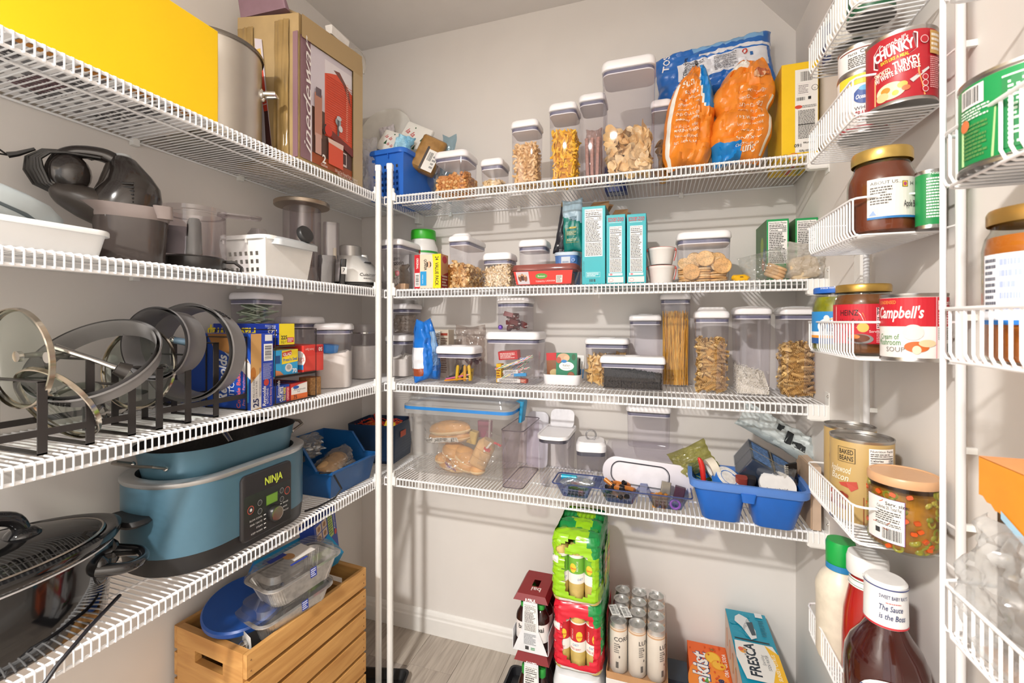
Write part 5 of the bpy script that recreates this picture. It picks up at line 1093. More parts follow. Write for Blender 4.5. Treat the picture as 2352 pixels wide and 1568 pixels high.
o = thing('tape_roll', 'roll of blue painter tape lying in the caddy', 'tape'); put(o, (-.05, -.035, hc*.95), (.45, .5, 0)); M().lathe([(.022, -.014), (.036, -.014), (.036, .014), (.022, .014)], 28, bot=False, top=False).obj('tape', mat('#2f78d0', .5), o, smooth=.6); M().lathe([(.0, .012), (.024, .0125), (.024, .0142), (.036, .0142)], 28, bot=False, top=False).obj('label_face', mat('#e4e2de', .5, var=.1, scale=80), o)
o = tag(M().tube([(0, 0, -.02), (.002, 0, .02), (0, 0, .04), (-.004, 0, .05)], [.007, .008, .007, .003], 10).obj('screwdriver', mat('#d02f26', .35), None, smooth=True), 'red plastic handle at the left of the caddy', 'tool'); put(o, (-.112, -.03, hc+.0), (0, -.15, 0))  # a red scissor handle; only the grip is built
o = thing('white_disc', 'round white plastic disc with small print in the caddy', 'disc'); put(o, (.075, -.035, hc*.93), (.65, 0, .1)); M().lathe([(.045, 0), (.046, .004), (.044, .012), (.0001, .014)], 34).obj('disc', mat('#e6e4e2', .45), o, smooth=.6); a = Art(plane((-.03, -.02, .0142), (1, 0, 0), (0, 1, 0)), base=.0006); a.t('household', 0, 0, .007, '#55524f', w=.05); a.done(o)
o = thing('notebook', 'small black spiral notebook standing at the right of the caddy', 'notebook'); put(o, (.122, .02, hc*.9), (.1, -.15, .5)); M().loft([(0, .032, .006, .001), (.06, .032, .006, .001)], n=1).obj('cover', BLACK, o)
for i in range(11): M().tube([(-.016+.004*math.cos(2*PI*k/8), .005*math.sin(2*PI*k/8), .005+.005*i) for k in range(8)], .0009, 4, closed=True).obj('spiral_ring', mat('#e6e0d0', .4), o)
o, a = bag('hardware_bag', 'crumpled clear bag of small hardware at the right of the caddy', 'bag', (0, 0, 0), 0, .07, .05, .05, [], seed=3, crum=.01, film=[clear('#f0efec', .35, .1, .12, 'film')], fr=30); put(o, (.09, .015, hc*.9), (.2, .1, 0))
o = tag(M().loft([(0, .03, .02, .006), (.03, .03, .02, .006)], n=3).obj('white_stopper', WHITE, None), 'white bottle top between the dark pack and the disc', 'cap'); put(o, (.048, -.01, hc*.88), (.2, .2, 0))
for i, (c, lab) in enumerate((('#8c3a30', 'dark red spool in the caddy'), ('#2a2628', 'black spool in the caddy'), ('#1f5fa8', 'blue spool in the caddy'))):
    o = tag(M().loft([(0, .03, .025, .008), (.03, .03, .025, .008)], n=4).obj('spool', mat(c, .4), None, smooth=.8), lab, 'spool'); put(o, (-.012+.02*i*(1-2*(i == 2)*.7), -.03+.012*i, hc*.82), (.2, .1*i, 0))
o = carton('folded_carton', 'flat blue and yellow carton under the dark pack', 'box', 0, 0, 0, .10, .012, .03, '#1d4f9c'); put(o, (.09, .06, hc*.95), (.1, .4, .05)); a = face(o, 'front'); a.r(0, 0, .1, .006, '#d9b83a'); a.done(o)
# flat cardboard at the right end
t = thing('cardboard_sheet', 'folded brown cardboard standing at the right end of the lowest shelf', 'cardboard', (RW-.028, 1.45, z4)); hs = .17
M().box((0, 0, hs/2), (.02, .13, hs)).obj('sheet', mat('#c4ab94', .7, var=.04), t); M().box((-.0125, 0, hs/2), (.004, .13, hs*.98)).obj('fold', mat('#b3987e', .7), t)
# ================================================================ left wall, top shelf
z1 = LZ[0]+.0005
fx = -.986; yf_, yn_ = wy(501, fx), .12; h = wz(75, fx, wy(505, fx))-z1
t = thing('yellow_carton', 'long bright yellow cardboard box on the top left shelf', 'box', ((fx-1.262)/2, (yf_+yn_)/2, z1)); w, d = fx+1.262, yf_-yn_
M().loft([(0, w-.001, d-.001, .001), (.0015, w, d, .0015), (h-.002, w, d, .0015), (h, w-.002, d-.002, .0015)], n=2).obj('box', mat('#f6c90f', .45, var=.02, scale=4), t)
M().box((0, 0, -.0003), (w-.004, d-.004, .0008)).obj('bottom_panel', mat('#f4f2f2', .5, var=.02), t)
M().tube([(w/2-.001, d/2-.001, 0), (w/2-.001, d/2, h*.4), (w/2-.001, d/2-.001, h)], .0012, 4).obj('torn_edge', mat('#b58a3c', .7), t)
a = Art(plane((-w/2, d/2, -.001), (1, 0, 0), (0, -1, 0)))
for i, s in enumerate(['FOREVER', 'ANYTHING', 'ARE HAPPIER', 'FRESH']): a.t(s, .05, .09+.11*i, .034, '#2a282c', bold=.03, w=.17)
for i in range(5): a.fine(.03+.05*i, .05, .06+.05*i, .60, 26, '#6a686c', seed=i)
for i in range(8): a.r(w*.25+.012*i, .22, w*.25+.008+.012*i, .27, '#5a2f3a')
for i in range(6): a.r(w-.022, .05+.08*i, w-.006, .10+.08*i, '#2c2a52' if i > 3 else '#b0701a')
a.done(t)
# stock pot
r = .108; cx, cy = -1.13, .882; ht = wz(141, -1.054, .956)-z1
t = thing('stock_pot', 'stainless steel stock pot behind the yellow box', 'pot', (cx, cy, z1)); ssm = mat('#cdc8c0', .32, 1, var=.06, scale=5)
M().lathe([(r*.92, 0), (r, .008), (r, ht-.004), (r*1.005, ht-.002)], 48, top=False).obj('pot', ssm, t, smooth=.8)
M().lathe([(r*1.0, ht-.006), (r*1.045, ht-.007), (r*1.05, ht), (r*1.03, ht+.003), (r*.99, ht)], 48, bot=False, top=False).obj('rolled_rim', mat('#8e8a86', .25, 1, var=0), t, smooth=.8)
M().tube([(r*.85, r*.55, ht*.62), (r*1.08, r*.74, ht*.64), (r*1.02, r*.9, ht*.64), (r*.72, r*.72, ht*.62)], .006, 8).obj('handle', CHROME, t, smooth=True)
for p in ((r*.85, r*.55), (r*.72, r*.72)): M().sphere((p[0], p[1], ht*.62), (.008, .008, .014), 8, 6).obj('rivet', CHROME, t, smooth=True)
# drink dispenser carton, battered and taped
A_, B_ = Vector((-.987, wy(686, -.987))), Vector((-1.0, wy(828, -1.0))); L = (B_-A_).length; ux = (B_-A_).normalized(); un = Vector((-ux.y, ux.x))
Wd = .222; rz = math.atan2(ux.y, ux.x)-PI/2
t = thing('drink_dispenser_carton', 'battered drink dispenser carton sealed with brown tape', 'box', ((A_.x+B_.x)/2+un.x*Wd/2, (A_.y+B_.y)/2+un.y*Wd/2, z1), rz)
w, d = Wd, L; kraft = mat('#b59a6d', .42, var=.08, scale=10); H = [.452, .425, .466, .45]     # near-wall, near-front, far-front, far-wall
cs = [(-w/2, -d/2), (w/2, -d/2), (w/2, d/2), (-w/2, d/2)]; rs = []
for f in (0, .2, .4, .6, .8, 1):
    ring = []
    for i in range(4):
        x0, y0 = cs[i]; x1, y1 = cs[(i+1) % 4]
        for s in range(5):
            u = s/5; x, y = x0+(x1-x0)*u, y0+(y1-y0)*u; hh = H[i]+(H[(i+1) % 4]-H[i])*u; k = 1+.012*nz(x*20, y*20, f*3)*min(1, f*3)
            ring.append((x*k, y*k, hh*f))
    rs.append(ring)
m = M(); m.rings(rs); m.obj('box', kraft, t)
M().loft([(.445, w*.86, d*.8, .012), (.49, w*.5, d*.6, .02, -.03, -.02)], n=2).obj('bulging_flaps', kraft, t)
M().loft([(.45, w*.75, .02, .004, -.02, -d*.46), (.50, w*.72, .012, .004, -.025, -d*.5)], n=2).obj('torn_flap', mat('#8d6f7c', .5, var=.05), t)
M().loft([(.462, .02, d*.3, .003, w*.42, d*.16), (.488, .028, d*.32, .003, w*.42, d*.16)], n=1).obj('torn_flap', mat('#f0ece8', .4), t)
fr_ = lambda u, v, hh: Vector((w/2+.001+hh, -d/2+u, v*(1+.1*u/d)))
a = Art(fr_, base=.0022, seg=.02); h0 = .425; D = d
a.r(D*.01, .012, D*.16, h0*.86, '#8e6c74').r(D*.15, .012, D*.82, h0*.84, '#d8cfd8').r(D*.17, .012, D*.82, h0*.42, '#5c4138').r(D*.17, .012, D*.82, h0*.10, '#a3522c')
a.r(D*.36, h0*.26, D*.82, h0*.80, '#e2573a').p([(D*.36, h0*.80), (D*.82, h0*.80), (D*.82, h0*.66), (D*.7, h0*.70), (D*.55, h0*.74), (D*.44, h0*.72), (D*.36, h0*.70)], '#e9e2e6').p([(D*.5, h0*.76), (D*.66, h0*.70), (D*.8, h0*.56), (D*.76, h0*.68), (D*.6, h0*.77)], '#7d4a42')
for i in range(24): a.r(D*.38, h0*(.30+.017*i), D*.82, h0*(.303+.017*i), '#c23f2a')
for i in range(30): a.r(D*.70, h0*(.30+.014*i), D*.735, h0*(.304+.014*i), '#f2b49a')
a.p([(D*.36, h0*.33), (D*.82, h0*.26), (D*.82, h0*.2), (D*.36, h0*.28)], '#7a2f26').p([(D*.30, h0*.30), (D*.36, h0*.34), (D*.4, h0*.3), (D*.34, h0*.26)], '#3f302c')
a.e(D*.56, h0*.40, .014, .012, '#9aa0a4').r(D*.545, h0*.30, D*.575, h0*.42, '#54585c').e(D*.575, h0*.43, .012, .007, '#c8ccd0').e(D*.60, h0*.36, .010, .010, '#d8dcde')
a.r(D*.19, h0*.22, D*.30, h0*.52, '#b8806c').r(D*.20, h0*.10, D*.29, h0*.24, '#caa094').r(D*.21, h0*.5, D*.29, h0*.56, '#6a5a62')
a.r(D*.40, h0*.07, D*.64, h0*.23, '#e0583a').p([(D*.39, h0*.25), (D*.65, h0*.25), (D*.64, h0*.21), (D*.40, h0*.22)], '#e8c8bc').e(D*.40, h0*.30, .017, .017, '#cf3a26').r(D*.64, h0*.1, D*.70, h0*.115, '#d8c8c0').r(D*.69, h0*.1, D*.70, h0*.2, '#d8c8c0').r(D*.64, h0*.19, D*.70, h0*.2, '#d8c8c0')
a.r(D*.82, 0, D*1.0, h0*.98, '#bfa77e').r(D*.01, h0*.84, D*1.0, h0*.995, '#b79c70')
a.t('inedewar', D*.135, .03, .030, '#f1ebe8', rot=PI/2, shear=.45, w=h0*.80); a.t('2', D*.30, h0*.055, .024, '#f4eee8', bold=.03); a.t('Gallon', D*.28, h0*.03, .008, '#f0e4da')
a.t('256 oz Can Shaped Drink Dispenser', D*.50, h0*.035, .008, '#efe2d6', w=D*.4); a.t('With Lid On Metal Stand', D*.54, h0*.015, .008, '#efe2d6', w=D*.36); a.done(t, 'printed_front')
nr_ = lambda u, v, hh: Vector((-w/2+u, -d/2-.001-hh, v*(1+.02*u/w)))
a = Art(nr_, base=.0022, seg=.02)
a.r(w*.92, .01, w*.998, h0*.86, '#8e6c74')
a.p([(w*.42, h0*.05), (w*.60, h0*.05), (w*.42, h0*.86), (w*.30, h0*.88)], '#d8cfd6').p([(w*.46, h0*.35), (w*.52, h0*.35), (w*.44, h0*.66), (w*.345, h0*.66)], '#d8452e').p([(w*.50, h0*.05), (w*.60, h0*.05), (w*.52, h0*.36), (w*.46, h0*.36)], '#4a2c2a').p([(w*.41, h0*.66), (w*.44, h0*.66), (w*.40, h0*.8), (w*.335, h0*.8)], '#e0b85a')
for i in range(9): a.p([(w*.36, h0*(.40+.03*i)), (w*.50-.007*i, h0*(.405+.03*i)), (w*.50-.007*i, h0*(.412+.03*i))], '#f0e6e4')
a.r(w*.60, h0*.05, w*.66, h0*.10, '#efece8'); a.done(t, 'printed_end')
for (u0, u1) in ((.02, .28), (.63, .86)):   # vertical strips of wrinkled tape
    m = M(); m.grid(lambda u, v: (-w/2+w*(u0+(u1-u0)*u), -d/2-.0045-.003*nz(u*9, v*5, u0*9)-.005*abs(nz(u*24, v*1.5, 3)), v*h0*.97), 14, 16); m.obj('tape', mat('#9c8050', .16, var=.12, scale=14), t, smooth=True)
m = M(); m.grid(lambda u, v: (w/2+.004+.002*nz(u*20, v*4, 5), -d/2+d*(.83+.17*u), v*.45), 6, 18); m.obj('tape', mat('#bda478', .25, var=.08, scale=14), t, smooth=True)
M().tube([(w*.3, d*.44, .475), (w*.42, d*.5, .482), (w*.52, d*.52, .455), (w*.53, d*.525, .41)], [.012, .016, .012, .004], 8).obj('clear_tape', clear('#f4f2ee', .4, .12, .25, 'film'), t, smooth=True)
# ================================================================ left wall, second shelf
z2 = LZ[1]+.0005
fx = -.988; yt = wy(270, fx); ht = wz(534, fx, yt)-z2
t = thing('white_tray', 'long shallow white plastic tray at the near left', 'tray', ((fx-1.255)/2, (.13+yt)/2, z2)); w, d = fx+1.255, yt-.13
M().loft([(0, w*.88, d*.93, .02), (.003, w*.9, d*.94, .022), (ht-.010, w*.965, d*.975, .028), (ht-.010, w, d, .03), (ht-.003, w, d, .03), (ht, w*.985, d*.992, .028), (ht-.001, w*.94, d*.965, .026), (.005, w*.88, d*.93, .02)], n=5).obj('tray', mat('#e9eaea', .35, var=.01), t, smooth=.7)
# pale grey domed appliance lying in the tray
t = thing('steamer_head', 'pale grey domed appliance lying in the white tray', 'appliance', (-1.10, .36, z2+.008)); gm_ = mat('#b9c2c4', .35, var=.02); dk = clear('#7e878b', .5, .08, .35, 'smoke')
def dome(v, kz=1, kx=1):
    y = -.26+.44*v; s = math.sin(PI*min(1, max(0, (v*.93+.07))))**.55; return y, s
m = M(); rs = []
for i in range(15):
    v = i/14; y, s = dome(v); top = .125*s+.015; wv = .085*s+.012
    rs.append([(wv*math.cos(a_), y, .045+.5*(top-.02)*math.sin(a_)+(.022 if math.sin(a_) > 0 else 0)) for a_ in [2*PI*j/18 for j in range(18)]])
m.rings(rs); m.obj('upper_shell', gm_, t, smooth=True)
m = M(); rs = []
for i in range(11):
    v = .02+.88*i/10; y, s = dome(v); rs.append([((.088*s+.01)*math.cos(a_), y-.01, .04+(.058*s)*math.sin(a_)) for a_ in [2*PI*j/16 for j in range(16)]])
m.rings(rs); m.obj('lower_tank', dk, t, smooth=True)
M().tube([(.094*math.cos(.4)*s_, -.26+.44*v_, .085*s_-.02+.03*(1-v_)) for v_, s_ in ((.1, .75), (.3, .95), (.5, 1.0), (.68, .96), (.82, .8), (.93, .55))], .004, 6).obj('dark_seam', mat('#5a6468', .4), t, smooth=True)
M().loft([(0, .03, .05, .008), (.055, .026, .04, .008)], X=XF((.058, .10, .028), (0, -.35, .2)), n=3).obj('latch', mat('#a7b0b6', .35), t, smooth=.8)
# black appliance with handle and wrapped cord on a smoky jug
xj = -1.10; yj = wy(302, xj); dj = dep(xj, yj); s_ = dj/F      # metres per pixel at that depth
t = thing('steam_cleaner', 'glossy black handheld appliance with its cord wrapped, standing on a smoky jug', 'appliance', (xj, yj, z2), math.atan2(yj, xj)-PI/2)
smoke = clear('#6f6460', .35, .1, .62, 'smoke'); bg_ = mat('#2b2624', .18, var=.02, coat=.5); bm2 = mat('#3d3733', .38, var=.02)
P = lambda px, py, yy=0: ((px-302)*s_, yy, wz(py, xj, yj)-z2)
M().loft([(0, 66*2*s_*.86, .10, .03), (.004, 66*2*s_*.9, .105, .034), (wz(508, xj, yj)-z2, 66*2*s_*1.0, .12, .04)], n=6, top=False).obj('jug', smoke, t, smooth=.8)
zr = wz(505, xj, yj)-z2; zr2 = wz(482, xj, yj)-z2
M().loft([(zr-.004, 66*2*s_, .12, .04), (zr+.006, 70*2*s_, .128, .044), (zr2, 74*2*s_*1.08, .132, .046, -.008, 0)], bot=False, top=False, n=6).obj('jug_collar', mat('#7d716d', .3, var=.03), t, smooth=.8)
M().loft([(zr, .03, .02, .008, 58*s_, -.05), (wz(478, xj, yj)-z2, .034, .016, .006, 54*s_, -.062)], n=3).obj('spout', mat('#8a7e7a', .3), t, smooth=.8)
rs = []
for px, py, rx, ry in ((290, 502, 66, .062), (290, 480, 66, .062), (296, 455, 62, .06), (303, 430, 52, .055), (300, 405, 40, .045), (293, 385, 30, .034), (289, 370, 22, .024), (287, 365, 15, .016)):
    c = P(px, py); rs.append([(c[0]+rx*s_*math.cos(2*PI*j/24), ry*math.sin(2*PI*j/24), c[2]) for j in range(24)])
M().rings(rs).obj('motor_housing', bg_, t, smooth=True)
M().tube([P(262, 492), P(225, 478), P(195, 465), P(178, 452)], [.052, .045, .034, .018], 16, flat=.75).obj('body_shell', bm2, t, smooth=True)
M().tube([P(282, 380), P(258, 369), P(232, 368), P(205, 374), P(186, 390), P(176, 420), P(180, 450)], [.016, .015, .014, .013, .013, .014, .016], 12).obj('handle', bg_, t, smooth=True)
M().tube([P(258, 460), P(262, 430), P(266, 405), P(272, 385)], [.024, .016, .013, .013], 12).obj('grip_web', bm2, t, smooth=True)
M().loft([(0, .03, .03, .014), (.006, .026, .026, .012)], X=XF(P(288, 366)), n=4).obj('button', mat('#b9bdbe', .4), t, smooth=.8)
for i in range(7): M().tube([(P(286+2*i, 440+8*i*.95)[0]-.0*i, -.056+.001*i, P(300, 437+8.2*i)[2]), (P(306, 436)[0], -.060, P(300, 435+8.2*i)[2])], .0022, 5).obj('vent_rib', mat('#151313', .3), t)
M().sphere(P(200, 420), (.035, .03, .042), 14, 10).obj('tool_head', bg_, t, smooth=True)
for k in range(6):
    M().tube([P(236+3*k, 376+k, .02-.008*k), P(196, 366+3*k, .024-.008*k), P(158+3*k, 372+3*k, .026-.009*k), P(134+5*k, 392+2*k, .028-.009*k), P(132+6*k, 420, .026-.009*k), P(146+5*k, 448, .02-.007*k), P(172+3*k, 462, .012-.005*k)], .0031, 6).obj('cord_loop', mat('#1a1817', .35), t, smooth=True)
M().tube([P(150, 380), P(126, 396), P(112, 402)], [.003, .005, .006], 6).obj('plug', mat('#1a1817', .35), t, smooth=True)
for dy_ in (-7, 4): M().tube([P(112, 402), P(98, 398+dy_)], .0016, 4).obj('prong', mat('#1a1817', .3), t)
# food processor work bowl
xb = -1.105; yb = wy(446, xb); sb = dep(xb, yb)/F; rb = 62*sb
t = thing('processor_bowl', 'clear food processor bowl on a black lid, left of the white basket', 'bowl', (xb, yb, z2), math.atan2(yb, xb)-PI/2); cl = clear('#f3eff2', .25, .04); hb = wz(482, xb, yb)-z2
M().lathe([(rb*1.0, .036), (rb*1.02, .04), (rb*1.0, hb*.32), (rb*1.0, hb-.012), (rb*1.04, hb-.01), (rb*1.04, hb)], 40, bot=False, top=False).obj('bowl', cl, t, smooth=.7)
M().lathe([(rb*.98, hb-.016), (rb*.9, hb-.014), (rb*.86, hb-.014)], 40, bot=False, top=False).obj('bowl_floor', clear('#d8d3d6', .3, .05, .1, 'rimplastic'), t, smooth=True)
M().lathe([(rb*.26, .04), (rb*.22, hb*.8), (rb*.16, hb*.86)], 20).obj('blade_hub', mat('#3b3838', .25, var=.03), t, smooth=.8)
M().loft([(.045, .045, .004, .001, -.035, 0), (hb*.72, .038, .004, .001, -.032, 0)], n=1).obj('blade', mat('#5a5658', .3, .5), t)
M().lathe([(rb*.96, .0), (rb*1.0, .004), (rb*1.0, .034), (rb*.93, .038)], 40).obj('black_base', mat('#2a2726', .25, var=.02), t, smooth=.7)
M().lathe([(rb*1.03, .0), (rb*1.03, .006)], 40, bot=False).obj('foot_ring', mat('#7b8590', .3), t)
M().loft([(hb-.006, .10, .05, .012, rb+.03, -.0), (hb-.002, .10, .05, .012, rb+.03, 0)], n=4).obj('lid_tab', cl, t, smooth=.8)
M().tube([(rb*.95, -.01, .030), (rb*1.25, -.016, .030), (rb*1.48, -.016, .018), (rb*1.45, -.014, .006), (rb*1.2, -.012, .006), (rb*.97, -.01, .012)], .0042, 7).obj('strap_handle', mat('#24201f', .4), t, smooth=True)
M().box((-rb*1.15, -.01, .026), (.03, .02, .006)).obj('side_tab', mat('#24201f', .4), t)
# white basket
y0, y1 = wy(606, -1.0), wy(722, -1.0); x0 = -1.165; hb_ = wz(536, -1.0, y0)-z2
t = slotted_basket('white plastic basket with square holes on the second left shelf', '#eceae6', (x0-1.0)/2, (y0+y1)/2, z2, -1.0-x0, y1-y0, hb_, .03, 3, 6, .5, z0=.14, name='white_basket', faces='fk', rimw=.010)
t = thing('blade_case', 'grey blade case and black knob lying in the white basket', 'case', (-1.02, (y0+y1)/2+.01, z2+hb_-.02), (0, .12, 0)); M().loft([(0, .09, .15, .012), (.016, .088, .148, .012), (.022, .07, .13, .01)], n=3).obj('case', mat('#c3c7ca', .35), t, smooth=.8)
M().lathe([(.022, 0), (.026, .004), (.026, .014), (.023, .018)], 26, X=XF((.02, .03, .04), (.3, 1.1, .3))).obj('knob', mat('#2b2a2a', .4), t, smooth=.7)
M().loft([(0, .05, .04, .01), (.018, .03, .03, .008)], X=XF((-.06, -.05, .022)), n=3).obj('grey_cap', mat('#8a8482', .4), t)
# inverted processor bowl with metal ring
xp = -1.13; yp = wy(694, xp); sp = dep(xp, yp)/F; hp = wz(466, xp, yp)-z2
t = thing('processor_feed_tube', 'clear tall processor feed tube topped by a brushed metal disc', 'appliance part', (xp, yp, z2), math.atan2(yp, xp)-PI/2); cl2 = clear('#ece8ea', .35, .05, .04)
M().lathe([(50*sp, .0), (50*sp, .004), (40*sp, .05), (40*sp, hp-.02)], 30, top=False).obj('tube', cl2, t, smooth=.7)
M().lathe([(26*sp, .06), (26*sp, hp-.02)], 20, bot=False, top=False).obj('inner_tube', cl2, t, smooth=.7)
M().lathe([(58*sp, hp-.014), (59*sp, hp-.012), (59*sp, hp-.002), (57*sp, hp), (.0001, hp)], 44, bot=True).obj('metal_disc', mat('#b3a493', .35, 1, var=.05, scale=5), t, smooth=.6)
M().loft([(hp*.30, .05, .05, .012, 62*sp, 0), (hp*.78, .05, .05, .012, 62*sp, 0)], n=4, bot=False).obj('feed_chute', cl2, t, smooth=.8)
M().loft([(0, .055, .06, .012, 50*sp, -.01), (hp*.36, .055, .06, .012, 52*sp, -.01)], n=4).obj('lower_bowl', clear('#b9b4b6', .4, .06, .12, 'smoke'), t, smooth=.8)
M().loft([(0, .018, .03, .004, 84*sp, -.02), (hp*.33, .018, .03, .004, 88*sp, -.02)], n=2).obj('black_handle', mat('#2a2828', .35), t)
a = Art(plane((82*sp, -.036, hp*.14), (1, 0, 0), (0, 0, 1)), base=.0006); a.r(0, 0, .018, .024, '#f0efec').t('7', .005, .008, .011, '#1d1b1b', bold=.02); a.done(t, 'sticker')
M().tube([(70*sp, .01, hp*.34), (70*sp, .01, hp*.48)], .006, 8).obj('peg', mat('#c9bd9e', .5), t)
# food processor base
xq = -1.085; yq = wy(813, xq); sq = dep(xq, yq)/F
t = thing('food_processor_base', 'silver food processor base at the far end of the second left shelf', 'appliance', (xq, yq, z2), math.atan2(yq, xq)-PI/2); sv = mat('#cfcfcd', .35, .55, var=.02); hq = wz(592, xq, yq)-z2
M().loft([(0, 108*sq, .15, .05), (.004, 110*sq, .155, .055), (.016, 110*sq, .155, .055), (.018, 106*sq, .15, .05)], n=6).obj('black_foot', mat('#1d1b1b', .3), t, smooth=.8)
M().loft([(.018, 106*sq, .15, .05), (.02, 114*sq, .16, .055), (hq*.45, 112*sq, .16, .055), (hq*.8, 92*sq, .145, .05, -6*sq, 0), (hq, 70*sq, .12, .045, -8*sq, 0)], n=6).obj('housing', sv, t, smooth=.9)
M().lathe([(24*sq, hq-.004), (24*sq, wz(566, xq, yq)-z2-.003), (22*sq, wz(566, xq, yq)-z2)], 30, X=XF((-8*sq, 0, 0))).obj('drive_collar', mat('#b9b7b4', .35, .5), t, smooth=.6)
M().loft([(hq*.8, .03, .05, .01, 24*sq, 0), (hq*1.08, .026, .04, .008, 22*sq, 0)], n=3).obj('switch_block', sv, t, smooth=.8)
M().loft([(hq*.78, 34*sq, .03, .008, 20*sq, -.055), (hq*.82, 32*sq, .026, .008, 20*sq, -.052)], n=4).obj('control_pad', mat('#3a3a3c', .4), t)
a = Art(plane((12*sq, -.0815, hq*.36), (1, 0, 0), (0, 0, 1)), base=.001); a.t('Cuisinart', 0, .0, 6.5*sq, '#3a3634', bold=.01, shear=.1, w=38*sq).fine(8*sq, -7*sq, 30*sq, -3*sq, 1, '#6a6664'); a.done(t, 'brand_name')
M().tube([(56*sq, -.02, hq*.5), (60*sq, -.04, hq*.2), (48*sq, -.075, .006), (10*sq, -.085, .004)], .0028, 6).obj('cord', mat('#55524f', .4), t, smooth=True)
# ================================================================ left wall, third shelf
z3 = LZ[2]+.0005
bk = mat('#2e2a29', .38, var=.02)
def lid_rack(label, px_h, ends):
    ys = [wy(p, -1.0) for p, _ in px_h]; t = thing('lid_rack', label, 'rack', (-1.07, ys[0], z3)); y0, y1 = ends
    def bar(a, b, w_=.012, th=.0022):
        a, b = Vector(a)-t.location, Vector(b)-t.location; M().tube([a, b], .0065, 4, flat=.2).obj('bar', bk, t)
    for x in (-1.0, -1.14):
        M().box((x+1.07, (y0+y1)/2-ys[0], .038), (.0025, y1-y0, .012)).obj('long_bar', bk, t)
    for (p, ht), y in zip(px_h, ys):
        h = link('hoop', None, t, (0, y-ys[0], 0))
        for x in (-1.0, -1.14): M().box((x+1.07, 0, ht/2), (.0028, .013, ht)).obj('upright', bk, h)
        M().box((0, 0, ht), (.1428, .013, .0028)).obj('top_bar', bk, h); M().box((0, 0, .0015), (.1428, .013, .0028)).obj('base_bar', bk, h)
    return t
lid_rack('nearer black metal lid rack with glass lids', [(97, .125), (207, .158), (303, .10)], (.22, wy(308, -1.0)))
lid_rack('farther black metal lid rack with grey strainer rings', [(366, .13), (432, .153), (496, .176), (570, .187)], (wy(366, -1.0)-.004, wy(575, -1.0)))
glass = clear('#dfe6de', .35, .03, .03, 'lidglass')
def face_rot(nx, ny, nz_): return Vector((nx, ny, nz_)).normalized().to_track_quat('Z', 'Y').to_euler()
def pan_lid(label, c, nrm, r, knob=True, rimw=.010, bend=.02):
    t = thing('glass_cover', label, 'lid', c, tuple(face_rot(*nrm)))
    M().lathe([(r, 0), (r*.9, bend*.45), (r*.6, bend*.85), (r*.3, bend), (.0001, bend*1.04)], 40, bot=False, top=False).obj('glass', glass, t, smooth=True)
    M().lathe([(r*.985, -rimw*.6), (r*1.01, -rimw*.5), (r*1.018, rimw*.25), (r*.985, rimw*.45), (r*.94, rimw*.5), (r*.95, rimw*.2)], 48, bot=False, top=False).obj('steel_rim', mat('#cfc4b4', .16, 1, var=.12, scale=30), t, smooth=.8)
    if knob:
        M().tube([(-.04, 0, bend), (-.035, 0, bend+.028), (0, 0, bend+.036), (.035, 0, bend+.028), (.04, 0, bend)], [.004, .006, .008, .006, .004], 10).obj('handle', mat('#8d8c84', .3, .7), t, smooth=True)
        for s in (-1, 1): M().lathe([(.01, bend-.003), (.01, bend+.004), (.006, bend+.006)], 14, X=XF((s*.04, 0, 0))).obj('boss', CHROME, t)
    return t
c = (-1.07, wy(42, -1.07), 0); pan_lid('large glass lid with a wide steel rim, second from the left edge', (c[0], c[1], wz(823, c[0], c[1])), (-.06, 1, .06), .088)
c = (-1.05, .335, 0); pan_lid('nearest glass pan lid cut off by the left edge', (c[0]-.02, c[1], wz(900, c[0], c[1])), (-.2, 1, .25), .09)
c = (-1.06, wy(150, -1.06), 0); pan_lid('small glass lid with steel rim leaning right in the nearer rack', (c[0], c[1]-.01, wz(925, c[0], c[1])), (-.12, .9, .5), .080)
c = (-1.08, wy(318, -1.08), 0); pan_lid('glass lid with thin bright rim behind the tilted strainer', (c[0], c[1], wz(845, c[0], c[1])), (-.22, 1, -.12), .088, rimw=.006)
gr = mat('#858383', .4, var=.03); gr2 = mat('#737172', .4, var=.03)
def strainer(label, c, nrm, r, depth=.035, holes=True, sx=1, col=gr, seed=1):
    t = thing('strainer_ring', label, 'strainer', c, tuple(face_rot(*nrm)))
    M().lathe([(r*1.04, depth), (r*1.05, depth-.004), (r*.99, depth-.008), (r*.95, depth*.4), (r*.93, 0), (r*.90, .0), (r*.915, depth*.5), (r*.94, depth-.003), (r*.97, depth+.002)], 56, bot=False, top=False, sx=sx).obj('ring', col, t, smooth=.8)
    if holes:
        for arc, off in ((range(7), 0), (range(7), PI)):
            for k in arc:
                for row in range(3):
                    a_ = off+.9+.10*k+(.05 if row % 2 else 0); zz = depth*(.22+.22*row); rr_ = r*(.94+.03*zz/depth)
                    M().box((0, 0, 0), (.0035, r*.065, .004), X=XF((rr_*math.cos(a_)*sx, rr_*math.sin(a_), zz), (0, 0, a_))).obj('slot', mat('#2a2828', .6), t)
    return t
c = (-1.06, wy(238, -1.06), 0); strainer('tilted grey strainer ring lying across the nearer rack', (c[0], c[1], wz(845, c[0], c[1])), (.317, -.597, .74), .104)
t = thing('steel_grip', 'polished steel pan handle crossing the tilted strainer', 'handle', (-1.0, wy(205, -1.0), wz(822, -1.0, wy(205, -1.0)))); M().tube([(-.03, -.035, .022), (0, 0, 0), (.022, .03, -.02)], [.011, .009, .010], 10, flat=.55).obj('grip', CHROME, t, smooth=True)
M().tube([(.022, .03, -.02), (.03, .045, -.03)], [.012, .016], 10).obj('socket', mat('#26221f', .3), t, smooth=True)
